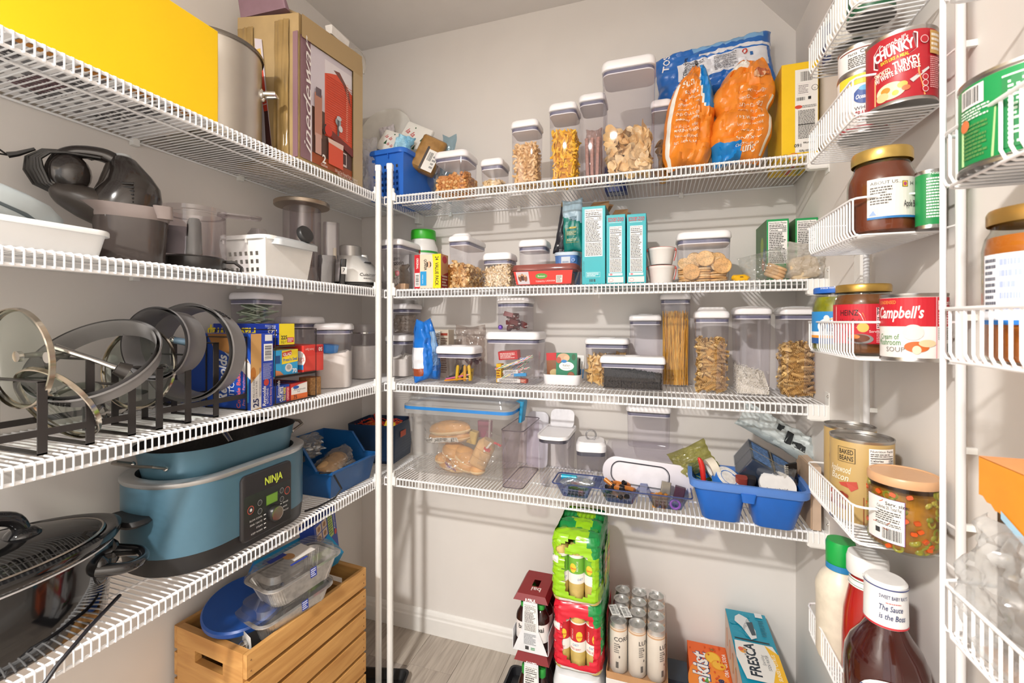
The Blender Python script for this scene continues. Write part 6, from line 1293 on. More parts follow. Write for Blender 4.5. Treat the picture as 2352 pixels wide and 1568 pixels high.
c = (-1.06, wy(482, -1.06), 0); strainer('largest grey strainer ring standing in the farther rack', (c[0]-.01, c[1]+.0, wz(808, c[0], c[1])), (.225, -.97, .05), .112, .062, seed=2)
c = (-1.04, wy(418, -1.04), 0); strainer('smaller dark grey ring standing inside the largest ring', (c[0], c[1]-.01, wz(788, c[0], c[1])), (.225, -.97, .05), .076, .06, holes=False, col=gr2)
t = thing('blue_grip', 'blue grey handle stub seen through the smaller ring', 'handle', (-1.05, wy(420, -1.05), wz(785, -1.05, wy(420, -1.05)))); M().tube([(-.02, -.005, .004), (.02, .01, -.004)], .008, 10).obj('grip', mat('#7f98ac', .3, .4), t, smooth=True); M().sphere((-.022, -.006, .004), .009, 10, 8).obj('rivet', CHROME, t, smooth=True)
# crumpled foil behind
t = thing('crumpled_foil', 'crumpled aluminium foil behind the lid racks', 'foil', (-1.19, wy(360, -1.19), z3)); m = M(); m.grid(lambda u, v: ((v-.5)*.1, (u-.5)*.26, .02+.03*abs(nz(u*9, v*7, 2))+.02*nz(u*26, v*20, 4)*(1 if .1 < v < .9 else 0)), 30, 12); m.obj('foil', mat('#c9c7c4', .25, 1, var=.1), t)
# ---- wrap cartons in a black wire stand
def lcarton(name, label, px0, px1, py0, py1, col, fx=-.988, depth=.25, dz=None):
    """carton lying from the wall to the shelf edge; its end faces the room"""
    y0, y1 = wy(px0, fx), wy(px1, fx); yc = (y0+y1)/2; zb_ = wz(py0, fx, yc) if dz is None else dz
    t = carton(name, label, 'box', fx-depth/2, yc, zb_, depth, y1-y0, wz(py1, fx, yc)-zb_, col); return t, y1-y0, wz(py1, fx, yc)-zb_
t, W, H = lcarton('parchment_carton', 'tall blue parchment baking sheet carton beside the racks', 576, 628, 943, 766, '#2a48b8', depth=.215, dz=z3)
a = face(t, 'right'); a.r(0, 0, W*.45, H, '#c79a5e').p([(W*.0, H*.35), (W*.45, H*.5), (W*.45, H*.02), (0, .0)], '#ddd9d6').e(W*.1, H*.48, .008, .016, '#b4702c').t('25', W*.33, H*.03, .016, '#262a5a', rot=PI/2, bold=.03).t('PRE-CUT SHEETS', W*.16, H*.16, .005, '#35343a', rot=PI/2).t('12 IN X 16 IN', W*.27, H*.16, .005, '#35343a', rot=PI/2).fine(W*.36, H*.16, W*.43, H*.55, 20, '#77747a')
a.r(W*.55, H*.63, W*.95, H*.86, '#efeeec').bars(W*.60, H*.65, W*.9, H*.84, n=16, vert=False).r(W*.6, H*.9, W*.93, H*.985, '#e8e8ea').fine(W*.52, H*.38, W*.94, H*.6, 16, '#a9b4e6').t('Reynolds', W*.64, H*.02, .010, '#f2f0f4', rot=PI/2, shear=.2, bold=.02).t('KITCHENS', W*.76, H*.05, .006, '#f2f0f4', rot=PI/2).t('Cookie Baking Sheets', W*.9, H*.02, .006, '#f0b8a0', rot=PI/2, w=H*.36).e(W*.66, H*.34, .008, .009, '#c8443a'); a.done(t)
w_ = t['dims'][0]; a = face(t, 'front'); a.r(0, 0, w_, H, '#1f4aa8').t('Reynolds', w_*.62, H*.1, .030, '#f4f4f8', rot=PI/2, shear=.25, bold=.03, w=H*.62).t('KITCHENS', w_*.74, H*.12, .018, '#f4f4f8', rot=PI/2, w=H*.5).t('Cookie Baking Sheets', w_*.84, H*.02, .013, '#e4685a', rot=PI/2, w=H*.8, bold=.02).t('Pre-Cut Parchment Paper', w_*.91, H*.06, .008, '#e4887a', rot=PI/2, w=H*.6).r(w_*.93, H*.1, w_*.97, H*.5, '#3f9ad0').p([(w_*.3, H), (w_*.75, H), (w_, H*.6), (w_, H*.4)], '#d8d4d0').p([(w_*.3, H), (w_*.62, H), (w_*.98, H*.62), (w_*.4, H*.82)], '#a5713c'); a.done(t)
t, W, H = lcarton('plastic_wrap_carton', 'blue and yellow plastic wrap carton lying on top, lettering upside down', 641, 676, 791, 743, '#1d3aa0', depth=.245)
a = face(t, 'right'); a.r(0, 0, W, H, '#f3dc2a').t('225', W*.12, H*.26, H*.17, '#2a2a30', bold=.03).t('SQ FT', W*.12, H*.08, H*.11, '#2a2a30').r(W*.52, H*.1, W*.95, H*.34, '#cf3440').fine(W*.55, H*.12, W*.92, H*.32, 3, '#f4e4e4'); a.done(t)
w_ = t['dims'][0]; a = face(t, 'front'); a.t('Plastic Wrap', w_*.66, H*.78, H*.46, '#f2d92a', rot=PI, bold=.03, w=w_*.75).t('225', w_*.97, H*.7, H*.26, '#f0f0f4', rot=PI, bold=.02).t('SQ FT', w_*.95, H*.88, H*.13, '#f0f0f4', rot=PI).fine(w_*.80, H*.82, w_*.96, H*.95, 2, '#a9b4e0'); a.done(t)
t, W, H = lcarton('press_seal_carton', 'blue and yellow sealing wrap carton in the middle row', 632, 684, 862, 803, '#35a2d8', depth=.24)
a = face(t, 'right'); a.p([(W*.28, H*.45), (W, H*.52), (W, H), (W*.28, H*.98)], '#f5d92c').p([(W*.3, H*.72), (W*.72, H*.8), (W*.7, H*.97), (W*.3, H*.9)], '#cf3a30').t('GLAD', W*.34, H*.76, H*.11, '#f6f2ee', bold=.03, rot=.08).t("Press'n Seal", W*.34, H*.55, H*.11, '#1f5fae', bold=.02, rot=.05, w=W*.62).e(W*.58, H*.3, W*.16, H*.16, '#dcd8d4').e(W*.58, H*.32, W*.1, H*.1, '#a9a6a4').p([(0, 0), (W*.4, 0), (W*.2, H*.2), (0, H*.25)], '#d58a5a').t('70', W*.74, H*.08, H*.16, '#f4f4f4', bold=.03).r(0, H*.5, W*.2, H*.8, '#1d4f86'); a.done(t)
w_ = t['dims'][0]; a = face(t, 'top'); a.r(0, 0, w_, W, '#f2dc6a'); a.done(t)
t, W, H = lcarton('zipper_bag_carton', 'red zipper bag carton in the middle row', 697, 743, 852, 792, '#dd3f35', depth=.23)
a = face(t, 'right'); a.r(W*.05, H*.05, W*.95, H*.6, '#e04a3e').r(W*.55, H*.72, W*.97, H*.95, '#b3242c').t('50', W*.93, H*.9, H*.14, '#f4e8e4', rot=PI, bold=.03).t('Double Zipper', W*.5, H*.88, H*.08, '#f6d4cc', rot=PI, w=W*.42); a.done(t)
w_ = t['dims'][0]; a = face(t, 'front'); a.e(w_*.93, H*.5, H*.3, H*.3, '#f0e2dc').t('ags', w_*.9, H*.42, H*.2, '#cf5a4a').r(w_*.8, H*.1, w_, H*.28, '#3a8cc8'); a.done(t); ZZ = t.location.z
t, W, H = lcarton('wax_paper_carton', 'blue wax paper carton in the bottom row', 630, 665, 943, 884, '#1f45a8', depth=.24, dz=z3+.004)
a = face(t, 'right'); a.r(W*.78, 0, W, H*.85, '#cf3440').t("Reynolds", W*.35, H*.3, .009, '#f0f0f4', rot=PI/2, shear=.2).t('CUT-RITE', W*.56, H*.06, .011, '#f6f6f8', rot=PI/2, bold=.03, w=H*.85).t('WAX PAPER', W*.74, H*.06, .008, '#f0d83a', rot=PI/2, bold=.03, w=H*.8).fine(W*.82, H*.08, W*.95, H*.8, 8, '#f0d8d4'); a.done(t)
t, W, H = lcarton('foil_carton', 'red and white aluminium foil carton in the bottom row', 668, 706, 930, 878, '#cf3a34', depth=.24, dz=z3+.004)
a = face(t, 'right'); a.r(0, 0, W, H*.32, '#e8743a').p([(W*.02, H*.32), (W*.98, H*.32), (W*.98, H*.98), (W*.5, H*.9), (W*.02, H*.75)], '#efeae6').e(W*.3, H*.74, W*.18, H*.1, '#2a5cae').t('Aluminum', W*.15, H*.55, H*.1, '#3a383a', w=W*.72).t('Foil', W*.38, H*.42, H*.1, '#3a383a').t('75', W*.15, H*.06, H*.2, '#3a2420', bold=.02); a.done(t)
w_ = t['dims'][0]; a = face(t, 'top'); a.r(0, 0, w_, W, '#8f2a2c').e(w_*.8, W*.5, .035, W*.34, '#2a4fa0').t('Great Value', w_*.70, W*.4, .011, '#f0f0f4', w=.05).t('ALUMINUM', w_*.3, W*.3, .02, '#1d1b1b'); a.done(t)
ys0, ys1 = wy(629, -.985), wy(724, -.985)
t = thing('wire_stand', 'thin black wire stand holding the wrap cartons', 'stand', (-1.1, (ys0+ys1)/2, z3)); wm = mat('#2a2422', .35)
for yy in (ys0-t.location.y+.002, ys1-t.location.y):
    M().tube([(.118, yy, .003), (.118, yy, .205), (-.1, yy, .205), (-.1, yy, .003)], .002, 6, closed=True).obj('side_frame', wm, t, smooth=True)
for zz in (.003, wz(866, -.985, ys0)-z3-.003, wz(850, -.985, ys1)-z3-.002):
    M().tube([(.118, ys0-t.location.y+.002, zz), (.118, ys1-t.location.y, zz)], .002, 6).obj('shelf_rod', wm, t, smooth=True); M().tube([(-.1, ys0-t.location.y+.002, zz), (-.1, ys1-t.location.y, zz)], .002, 6).obj('shelf_rod', wm, t, smooth=True)
M().tube([(.118, ys0-t.location.y, wz(795, -.985, ys0)-z3-.002), (.118, ys0+.07-t.location.y, wz(795, -.985, ys0)-z3-.002)], .002, 6).obj('shelf_rod', wm, t)
tag(M().loft([(0, .05, .045, .006), (.055, .05, .045, .006)], n=3).obj('straw_block', mat('#a67c4c', .8, var=.25, scale=180, bump=.6), None, (-1.03, wy(712, -1.03), z3)), 'brown straw-textured block behind the wire stand', 'block')
# containers at the back of the third left shelf
xq = -1.19; yq = wy(590, xq); zt = wz(747, xq+.05, yq)
pop('clear box hidden behind the wrap cartons, under the tea bag box', xq, yq, z3, .10, .12, zt-z3-.001, lid=.02)
t = pop('clear box of pale green tea bags stacked behind the wrap cartons', xq, yq, zt+.002, .112, .115, wz(674, xq+.05, yq)-zt, lid=.02, rot=.12); B0 = t.matrix_basis.copy(); q = random.Random(9)
tbm = M().box((0, 0, 0), (.05, .06, .0035)).mesh('tea_bag', mat('#b9c9ae', .6, var=.08))
for i in range(16):
    o = tag(link('tea_bag', tbm), 'pale green tea bag in the stacked clear box', 'tea bag', 'tea bags in the stacked clear box'); o.matrix_basis = B0 @ XF((q.uniform(-.02, .022), q.uniform(-.02, .02), .006+.0038*i), (q.uniform(-.3, .3), q.uniform(-.35, .35), q.uniform(0, 3)))
yq = wy(690, -1.18); pop('tall clear box with white lid behind the red zipper carton', -1.18, yq, z3, .125, .115, wz(727, -1.13, yq)-z3, lid=.022, rot=.05)
xq = -1.075; yq = wy(768, xq); t = pop('clear box of white flour on the third left shelf', xq, yq, z3, .118, .118, wz(743, xq+.04, yq-.03)-z3, lid=.02, rot=.55); w, d, b = t['dims']; m = M(); heap(m, w-.003, d-.003, .022, .003, b*.58, .006, 5, tilt=(.1, 0)); m.obj('flour', flour, t, smooth=True)
o = tag(M().loft([(0, .045, .03, .008), (.028, .05, .034, .009)], n=3).obj('scoop', mat('#2a7fc4', .35), None, B0 @ Vector((0, 0, 0))), 'blue scoop lying on the flour in the clear box', 'scoop'); o.matrix_basis = t.matrix_basis @ XF((-.01, -.025, b*.60), (.1, .1, .3))
xq = -1.12; yq = wy(838, xq); r = 30*dep(xq, yq)/F; hj = wz(744, xq, yq-.04)-z3
t = thing('sugar_jar', 'round clear jar of white sugar behind the left post', 'jar', (xq, yq, z3)); M().lathe([(r*.95, 0), (r, .005), (r, hj*.85), (r*.96, hj*.87)], 36, top=False).obj('glass', POPC, t, smooth=.8); M().lathe([(r*.95, .003), (r*.97, .006), (r*.97, hj*.6), (.001, hj*.58)], 36).obj('sugar', mat('#f0ece4', .8, var=.02, bump=.15, scale=60), t, smooth=.8)
M().lathe([(r*1.0, hj*.84), (r*1.02, hj*.86), (r*1.02, hj*.98), (r*.98, hj)], 36).obj('lid', clear('#e3dfdf', .3, .08, .45, 'jarlid'), t, smooth=.7); M().lathe([(r*1.025, hj*.83), (r*1.025, hj*.85)], 36, bot=False, top=False).obj('wire_band', STEEL, t)
# ================================================================ left wall, lowest shelf
z4l = LZ[3]+.0005
# oval slow cooker
yc, xc = .43, -1.108; ry, rx = .198, .132; hr = wz(1196, -1.07, wy(258, -1.07))-z4l
t = thing('slow_cooker', 'black oval slow cooker with a glass lid at the lower left', 'slow cooker', (xc, yc, z4l)); bl = mat('#121214', .08, var=.0, coat=.6)
M().lathe([(.88, 0), (.92, .006), (.95, hr*.5), (.965, hr*.80), (.965, hr*.84)], 64, sx=rx, sy=ry, top=False).obj('housing', bl, t, smooth=.8)
M().lathe([(.957, hr*.84), (.975, hr*.845), (.975, hr*.862), (.957, hr*.865)], 64, sx=rx, sy=ry, bot=False, top=False).obj('white_band', mat('#cfcfd2', .3), t, smooth=.8)
M().lathe([(.95, hr*.862), (1.0, hr*.88), (1.035, hr*.94), (1.03, hr*1.0), (.98, hr*1.02), (.90, hr*.985), (.86, hr*.96)], 64, sx=rx, sy=ry, bot=False, top=False).obj('stoneware_rim', bl, t, smooth=.8)
M().lathe([(.885, hr*.98), (.9, hr*1.0), (.885, hr*1.015), (.87, hr*1.01)], 64, sx=rx, sy=ry, bot=False, top=False).obj('lid_rim', mat('#b9b4ac', .2, 1), t, smooth=.8)
M().lathe([(.88, hr*1.005), (.7, hr*1.08), (.4, hr*1.13), (.1, hr*1.145), (.0001, hr*1.145)], 64, sx=rx, sy=ry, bot=False, top=False).obj('lid_glass', clear('#6d6c6e', .6, .03, .05, 'lidglass'), t, smooth=True)
M().lathe([(.84, hr*.93), (.0001, hr*.93)], 48, sx=rx, sy=ry, bot=False, top=False).obj('inside', mat('#151517', .5), t)
zh = hr*1.12
M().tube([(0, -.07, zh), (0, -.06, zh+.035), (0, 0, zh+.048), (0, .045, zh+.036), (0, .06, zh+.012)], [.012, .013, .013, .013, .012], 12).obj('lid_handle', bl, t, smooth=True)
for s in (-.07, .06): M().lathe([(.026, zh-.006), (.026, zh+.004), (.016, zh+.014)], 20, X=XF((0, s, 0))).obj('handle_foot', bl, t, smooth=.8)
M().tube([(.088, ry*.62, hr*.60), (.118, ry*.80, hr*.56), (.108, ry*.98, hr*.55), (.07, ry*1.06, hr*.56), (.03, ry*.93, hr*.60)], [.014, .010, .009, .010, .014], 12).obj('side_handle', bl, t, smooth=True)
for p in ((.088, ry*.66), (.03, ry*.92)): M().sphere((p[0], p[1], hr*.58), (.016, .016, .028), 12, 8).obj('handle_mount', bl, t, smooth=True)
for i in range(9): M().loft([(hr*(.2+.035*i), rx*.35, .006, .002, rx*.55, ry*.78)], n=2) if False else None
for x, y in ((.06, .12), (-.06, .12), (.06, -.12), (-.06, -.12)): M().lathe([(.012, -.0), (.012, .006)], 10, X=XF((x, y, 0))).obj('foot', bl, t)
tag(M().tube([(-1.03, .60, z4l+.02), (-.99, .53, z4l+.012), (-.965, .47, z4l-.01), (-.96, .42, z4l-.06), (-.965, .37, z4l-.12)], .0035, 8).obj('power_cord', mat('#1d1c22', .4), None, smooth=True), 'black cord of the slow cooker hanging over the lowest left shelf', 'cord')
# blue multicooker
xc, yc = -1.108, .885; Wn, Ln = .262, .428; hb = .212
t = thing('multicooker', 'grey blue oblong electric multicooker with a black control panel', 'cooker', (xc, yc, z4l), -.0); nb = mat('#4f7386', .35, .25, var=.02); R2 = .118
M().loft([(0, Wn*.9, Ln*.94, R2*.9), (.004, Wn*.96, Ln*.975, R2*.96), (.045, Wn, Ln*.995, R2)], n=12).obj('black_base', mat('#1f1e1f', .4), t, smooth=.8)
M().loft([(.045, Wn, Ln*.995, R2), (hb-.012, Wn, Ln, R2)], n=12, bot=False, top=False).obj('housing', nb, t, smooth=.8)
M().loft([(hb-.012, Wn, Ln, R2), (hb-.008, Wn*1.02, Ln*1.012, R2*1.02), (hb-.002, Wn*1.02, Ln*1.012, R2*1.02), (hb, Wn*1.0, Ln, R2), (hb, Wn*.84, Ln*.88, R2*.84), (hb-.02, Wn*.82, Ln*.87, R2*.82)], n=12, bot=False, top=False).obj('silver_rim', mat('#bfc1c2', .35, .8, var=.02), t, smooth=.8)
pn = link('pan', None, t, (0, .0, 0)); pz = hb+.062
M().loft([(hb-.03, Wn*.74, Ln*.80, R2*.74), (pz-.004, Wn*.84, Ln*.89, R2*.86), (pz, Wn*.86, Ln*.905, R2*.88)], n=12, bot=False, top=False).obj('pan_wall', mat('#527789', .35, .25, var=.02), pn, smooth=.8)
M().loft([(pz, Wn*.855, Ln*.90, R2*.88), (pz-.006, Wn*.83, Ln*.88, R2*.86), (hb-.02, Wn*.73, Ln*.79, R2*.74)], n=12, bot=False, top=True).obj('pan_inside', mat('#2a2624', .55, var=.2, scale=200), pn, smooth=.8)
for s in (-1, 1):
    M().tube([(-.055, s*Ln*.42, pz-.035), (-.06, s*(Ln*.43+.03), pz-.020), (-.03, s*(Ln*.43+.05), pz-.016), (.03, s*(Ln*.43+.05), pz-.016), (.06, s*(Ln*.43+.03), pz-.020), (.055, s*Ln*.42, pz-.035)], .0055, 8, flat=.6).obj('pan_handle', mat('#a59f96', .28, 1), pn, smooth=True)
    for x in (-.055, .055): M().sphere((x, s*Ln*.425, pz-.035), .006, 8, 6).obj('rivet', CHROME, pn, smooth=True)
M().tube([(.02, .0, hb-.005), (.03, -.002, pz-.02), (.0, .0, pz+.006)], [.008, .007, .009], 8, flat=.5).obj('inner_handle', CHROME, pn, smooth=True)
M().loft([(-.006, .10, .05, .02), (.0, .112, .055, .022), (.008, .10, .045, .02)], X=XF((.0, -Ln*.5-.012, .135)), n=5).obj('end_handle', mat('#1f1e1f', .4), t, smooth=.8)
M().loft([(-.006, .10, .05, .02), (.008, .10, .045, .02)], X=XF((.0, Ln*.5+.012, .135)), n=5).obj('end_handle', mat('#1f1e1f', .4), t, smooth=.8)
# control panel on the room side
P0, P1 = wy(550, xc+Wn/2), wy(666, xc+Wn/2); pw, ph, pz0 = P1-P0, .165, .022
pl = M().loft([(0, pw, ph, .014), (.006, pw, ph, .014), (.010, pw-.008, ph-.008, .012)], n=5).obj('control_panel', mat('#232122', .35, var=.01), t, (Wn/2-.002, (P0+P1)/2-yc, pz0+ph/2), (PI/2, 0, PI/2), smooth=.8)
M().loft([(.0095, pw*.93, ph*.66, .006, 0, -ph*.14), (.0105, pw*.93, ph*.66, .006, 0, -ph*.14)], n=3).obj('glass_panel', mat('#2e3032', .2), pl)
a = Art(plane((-pw/2, -ph/2, .0108), (1, 0, 0), (0, 1, 0)))
a.t('NINJA', pw*.42, ph*.76, ph*.11, '#c6d64a', bold=.03, w=pw*.36).r(pw*.44, ph*.42, pw*.68, ph*.58, '#3c5c22').r(pw*.45, ph*.43, pw*.67, ph*.57, '#6f9a34')
for u, v, c in ((.15, .47, '#b8503c'), (.88, .52, '#b8503c')): a.e(pw*u, ph*v, .0095, .0105, c).e(pw*u, ph*v, .0078, .0088, '#2e3032')
for u, v in ((.32, .52), (.32, .39), (.76, .56), (.76, .42)): a.e(pw*u, ph*v, .0068, .0075, '#9a9c9a').e(pw*u, ph*v, .0058, .0065, '#2e3032')
a.e(pw*.15, ph*.47, .0035, .004, '#d8d8d4')
for i, s in enumerate(['SLOW COOK', 'SEAR / SAUTE', 'STEAM', 'KEEP WARM']): a.t(s, pw*.36, ph*(.29-.068*i), .0042, '#d8d8d6', al='r').r(pw*.39, ph*(.295-.068*i), pw*.43, ph*(.31-.068*i), '#f0f0f0')
for i, s in enumerate(['BRAISE', 'BAKE', 'PROOF']): a.t(s, pw*.78, ph*(.34-.065*i), .004, '#d8d8d6').r(pw*.72, ph*(.345-.065*i), pw*.75, ph*(.358-.065*i), '#f0f0f0')
a.done(pl)
M().lathe([(.021, .0), (.021, .010), (.018, .014), (.0001, .0145)], 30, X=XF((pw*.10, -ph*.24, .010))).obj('knob', mat('#1a1919', .35), pl, smooth=.7); M().lathe([(.0178, .0241), (.0178, .0247), (.0165, .0248)], 30, bot=False, X=XF((pw*.10, -ph*.24, 0))).obj('knob_ring', CHROME, pl)
o = tag(M().tube([(-1.0, 1.12, z4l+.10), (-.985, 1.16, z4l+.09), (-.975, 1.19, z4l+.03), (-.985, 1.17, z4l+.005), (-.99, 1.10, z4l+.004), (-1.0, 1.06, z4l+.006)], .003, 7).obj('power_cord', mat('#1d1b1b', .4), None, smooth=True), 'black cord looped beside the multicooker on the lowest left shelf', 'cord')
# blue open-front bin
yb0, yb1 = wy(757, -.985), wy(862, -.99); t = open_bin('blue open-front storage bin with a bag of rolls', -1.105, (yb0+yb1)/2+.005, z4l, yb1-yb0-.01, .235, .155, PI/2, '#14508a', .56)
a = Art(plane((-.115+.0, 0, 0), (1, 0, 0), (0, 0, 1)))
wb = yb1-yb0-.01
a = Art(lambda u, v, hh: Vector((-wb/2*.93-.002-hh, .08-u, .03+v))); a.r(0, 0, .07, .06, '#1d3f9c').t('ONE UP', .005, .04, .012, '#cf5a6a', bold=.02).t('them', .012, .025, .009, '#e0e0e8').t('LES', .03, .008, .013, '#cf4a5a', bold=.02); a.done(t, 'sticker')
tb, a = bag('roll_bag', 'clear bag of tan rolls lying in the blue open-front bin', 'bag', (-1.06, (yb0+yb1)/2, z4l+.04), (.0, -.35, PI/2), .15, .075, .10, [], seed=4, crum=.01, film=[clear('#f2eee8', .35, .1, .08, 'film')], fr=20)
for i in range(3): tag(M().sphere((0, 0, 0), (.034, .05, .03), 14, 10).obj('bread_roll', mat('#cfa878', .7, var=.12), None, (-1.06-.02*i, (yb0+yb1)/2-.045+.045*i, z4l+.07), (0, .2, 0), smooth=True), 'tan roll in the clear bag in the blue bin', 'bread', 'rolls in the blue bin')
tb, a = bag('plastic_bag', 'crumpled empty clear bag on top of the rolls', 'bag', (-1.14, (yb0+yb1)/2-.05, z4l+.10), (0, 0, PI/2+.3), .13, .08, .06, [], seed=14, crum=.016, film=[clear('#f0eeea', .4, .1, .14, 'film')], fr=26)
# ================================================================ crate on the floor
A_ = Vector((wx(565, 1), 1)); k_ = dep(A_.x, A_.y)
def onz(px, py, z): x, y = on_z(px, py, z); return Vector((x, y))
ZT = .50; c0, c1, c2 = onz(566, 1506, ZT), onz(841, 1303, ZT), onz(332, 1476, ZT)
ux = (c1-c0).normalized(); L = (c1-c0).length; uy = Vector((-ux.y, ux.x)); Wc = min((c2-c0).length, .285); rz = math.atan2(ux.y, ux.x)-PI/2
cc = (c0+c1)/2+uy*Wc/2
t = thing('wooden_crate', 'slatted pine crate on the floor under the left shelves', 'crate', (cc.x, cc.y, 0), rz); pine = wood('#b98345', '#d9a663', 5, .5, 1, 9); pinex = wood('#b98345', '#d9a663', 5, .5, 0, 9)
n = 7; pit = ZT/n
for s in (-1, 1):
    for i in range(n):
        m = M(); hh = pit*.84; m.loft([(0, .012, L, .001), (.001, .013, L, .001), (hh-.001, .013, L, .001), (hh, .012, L, .001)], n=1); m.obj('slat', pine, t, (s*(Wc/2-.0065), 0, i*pit+pit*.16))
        for yy in (-L/2+.012, L/2-.012):
            for zz in (.25, .7): M().sphere((0, 0, 0), .0022, 6, 4).obj('nail', mat('#7a5630', .5), t, (s*(Wc/2+.0002), yy, i*pit+pit*.16+hh*zz)) if s > 0 else None
for s in (-1, 1):   # end boards with a hand slot, built from four pieces
    bw = Wc-.027; hs0, hs1, hw = ZT-.075, ZT-.045, .055
    e = link('end_board', None, t, (0, s*(L/2-.009), 0))
    for c, sz in (((0, 0, hs0/2), (bw, .018, hs0)), ((0, 0, (hs1+ZT)/2), (bw, .018, ZT-hs1)), ((-(bw/4+hw/2), 0, (hs0+hs1)/2), (bw/2-hw, .018, hs1-hs0)), (((bw/4+hw/2), 0, (hs0+hs1)/2), (bw/2-hw, .018, hs1-hs0))):
        M().box(c, sz).obj('board', pinex, e)
M().box((0, 0, .02), (Wc-.03, L-.03, .01)).obj('bottom', pine, t)
CB = t.matrix_basis.copy()
def inc(o, lc, rt=(0, 0, 0)): o.matrix_basis = CB @ XF(lc, rt); return o
def loc_on(px, py, z):
    v = onz(px, py, z); return CB.inverted() @ Vector((v.x, v.y, z))
# filler inside
o = tag(M().loft([(0, Wc*.8, L*.85, .01), (.3, Wc*.8, L*.85, .01)], n=2).obj('cardboard_box', mat('#8f7350', .7), None), 'brown cardboard box deep inside the pine crate', 'box'); inc(o, (0, 0, .026))
al = mat('#d2d0cd', .3, .65, var=.12, scale=60)
for i, (zz, lab) in enumerate(((ZT-.03, 'lower foil loaf pans with a clear lid in the crate'), (ZT+.055, 'upper foil loaf pans with a clear lid in the crate'))):
    p = loc_on(672, 1375-0*i, ZT+.02); o = thing('foil_pan', lab, 'pan'); inc(o, (p.x-.005+.012*i, p.y-.012+.018*i, zz), (.06, .0, -.12)); w, d, h = .125, .215, .06
    m = M(); rs = []
    for z, k in ((0, .78), (.002, .8), (h, 1.0)):
        ring = []
        for q_, (x, y) in enumerate(rr(w*k, d*k, .028, 14)): f = 1+.018*(1 if q_ % 2 else -1)*(1 if z < h else 0); ring.append((x*f, y*f, z))
        rs.append(ring)
    m.rings(rs, top=False); m.obj('pan', al, o)
    M().loft([(h, w, d, .028), (h+.002, w+.02, d+.02, .034), (h+.004, w+.02, d+.02, .034), (h+.004, w, d, .028)], bot=False, top=False, n=6).obj('flange', al, o, smooth=.6)
    M().loft([(h+.004, w+.024, d+.024, .036), (h+.012, w+.02, d+.02, .034), (h+.016, w*.98, d*.98, .03), (h+.034, w*.9, d*.94, .026)], bot=False, n=6).obj('clear_lid', clear('#f6f4f2', .45, .05, .05, 'film'), o, smooth=.6)
    a = Art(plane((-w*.3, -d*.28, h+.0345), (1, 0, 0), (0, 1, 0)))
    if i: a.r(.0, .04, w*.55, d*.5, '#ded8d0').e(w*.25, d*.22, .02, .014, '#b98a58').r(.0, .0, .02, .05, '#2b3f9a').r(w*.6, d*.1, w*.66, d*.34, '#2b3f9a'); a.done(o, 'paper_insert')
    M().box((w*.42, -d*.15, h-.005), (.05, .018, .075), rz=0).obj('band', mat('#2a3a8c', .3, var=.3, scale=60), o) if False else None
    a = Art(plane((w*.5+.013, -d*.02, .0), (0, 1, 0), (0, 0, 1)), base=.0005); a.r(0, h-.012, .02, h+.015, '#2b3f9a').fine(.002, h-.01, .018, h+.013, 4, '#dfe3f4'); a.done(o, 'printed_band')
p = loc_on(530, 1425, ZT); o = thing('storage_tub', 'round clear tub with a blue lid tilted in the crate', 'tub'); inc(o, (p.x+.005, p.y+.05, ZT-.07), (.2, .12, 0)); r = .098
M().lathe([(r*.82, 0), (r*.9, .01), (r*.97, .10), (r*.98, .105)], 40, top=False).obj('tub', clear('#cdd6e2', .3, .08, .35, 'frosted'), o, smooth=.8); M().lathe([(r*1.0, .10), (r*1.05, .102), (r*1.05, .114), (r*1.0, .118), (r*.9, .116), (.0001, .117)], 40, bot=False).obj('lid', mat('#1f4f9e', .35, var=.02), o, smooth=.7)
p = loc_on(552, 1470, ZT); o = thing('paper_card', 'folded white card standing at the near end of the crate', 'card'); inc(o, (p.x, p.y+.022, ZT-.11), (.1, .05, -.25)); M().box((0, 0, .065), (.075, .0012, .13)).obj('card', mat('#e0dfdc', .6), o)
p = loc_on(548, 1500, ZT-.02); o = thing('light_bulb', 'light bulb with a steel screw base at the near end of the crate', 'bulb'); inc(o, (p.x+.0, p.y+.012, ZT-.10), (0, 0, 0)); M().lathe([(.001, .0), (.022, .012), (.028, .032), (.018, .062), (.0125, .07)], 20).obj('globe', mat('#dedad2', .3), o, smooth=True); M().tube([(.0122*math.cos(i*.6), .0122*math.sin(i*.6), .07+.0011*i) for i in range(26)], .0016, 5).obj('screw_base', CHROME, o, smooth=True); M().lathe([(.0118, .068), (.0118, .098), (.005, .103)], 16).obj('base', STEEL, o, smooth=.7)
p = loc_on(575, 1480, ZT-.02); o = tag(M().loft([(0, .10, .06, .01), (.05, .10, .06, .01)], n=3).obj('dark_case', mat('#23262c', .4), None), 'black case lying under the blue lidded tub in the crate', 'case'); inc(o, (p.x-.09, p.y+.05, ZT-.17), (0, .2, .2))
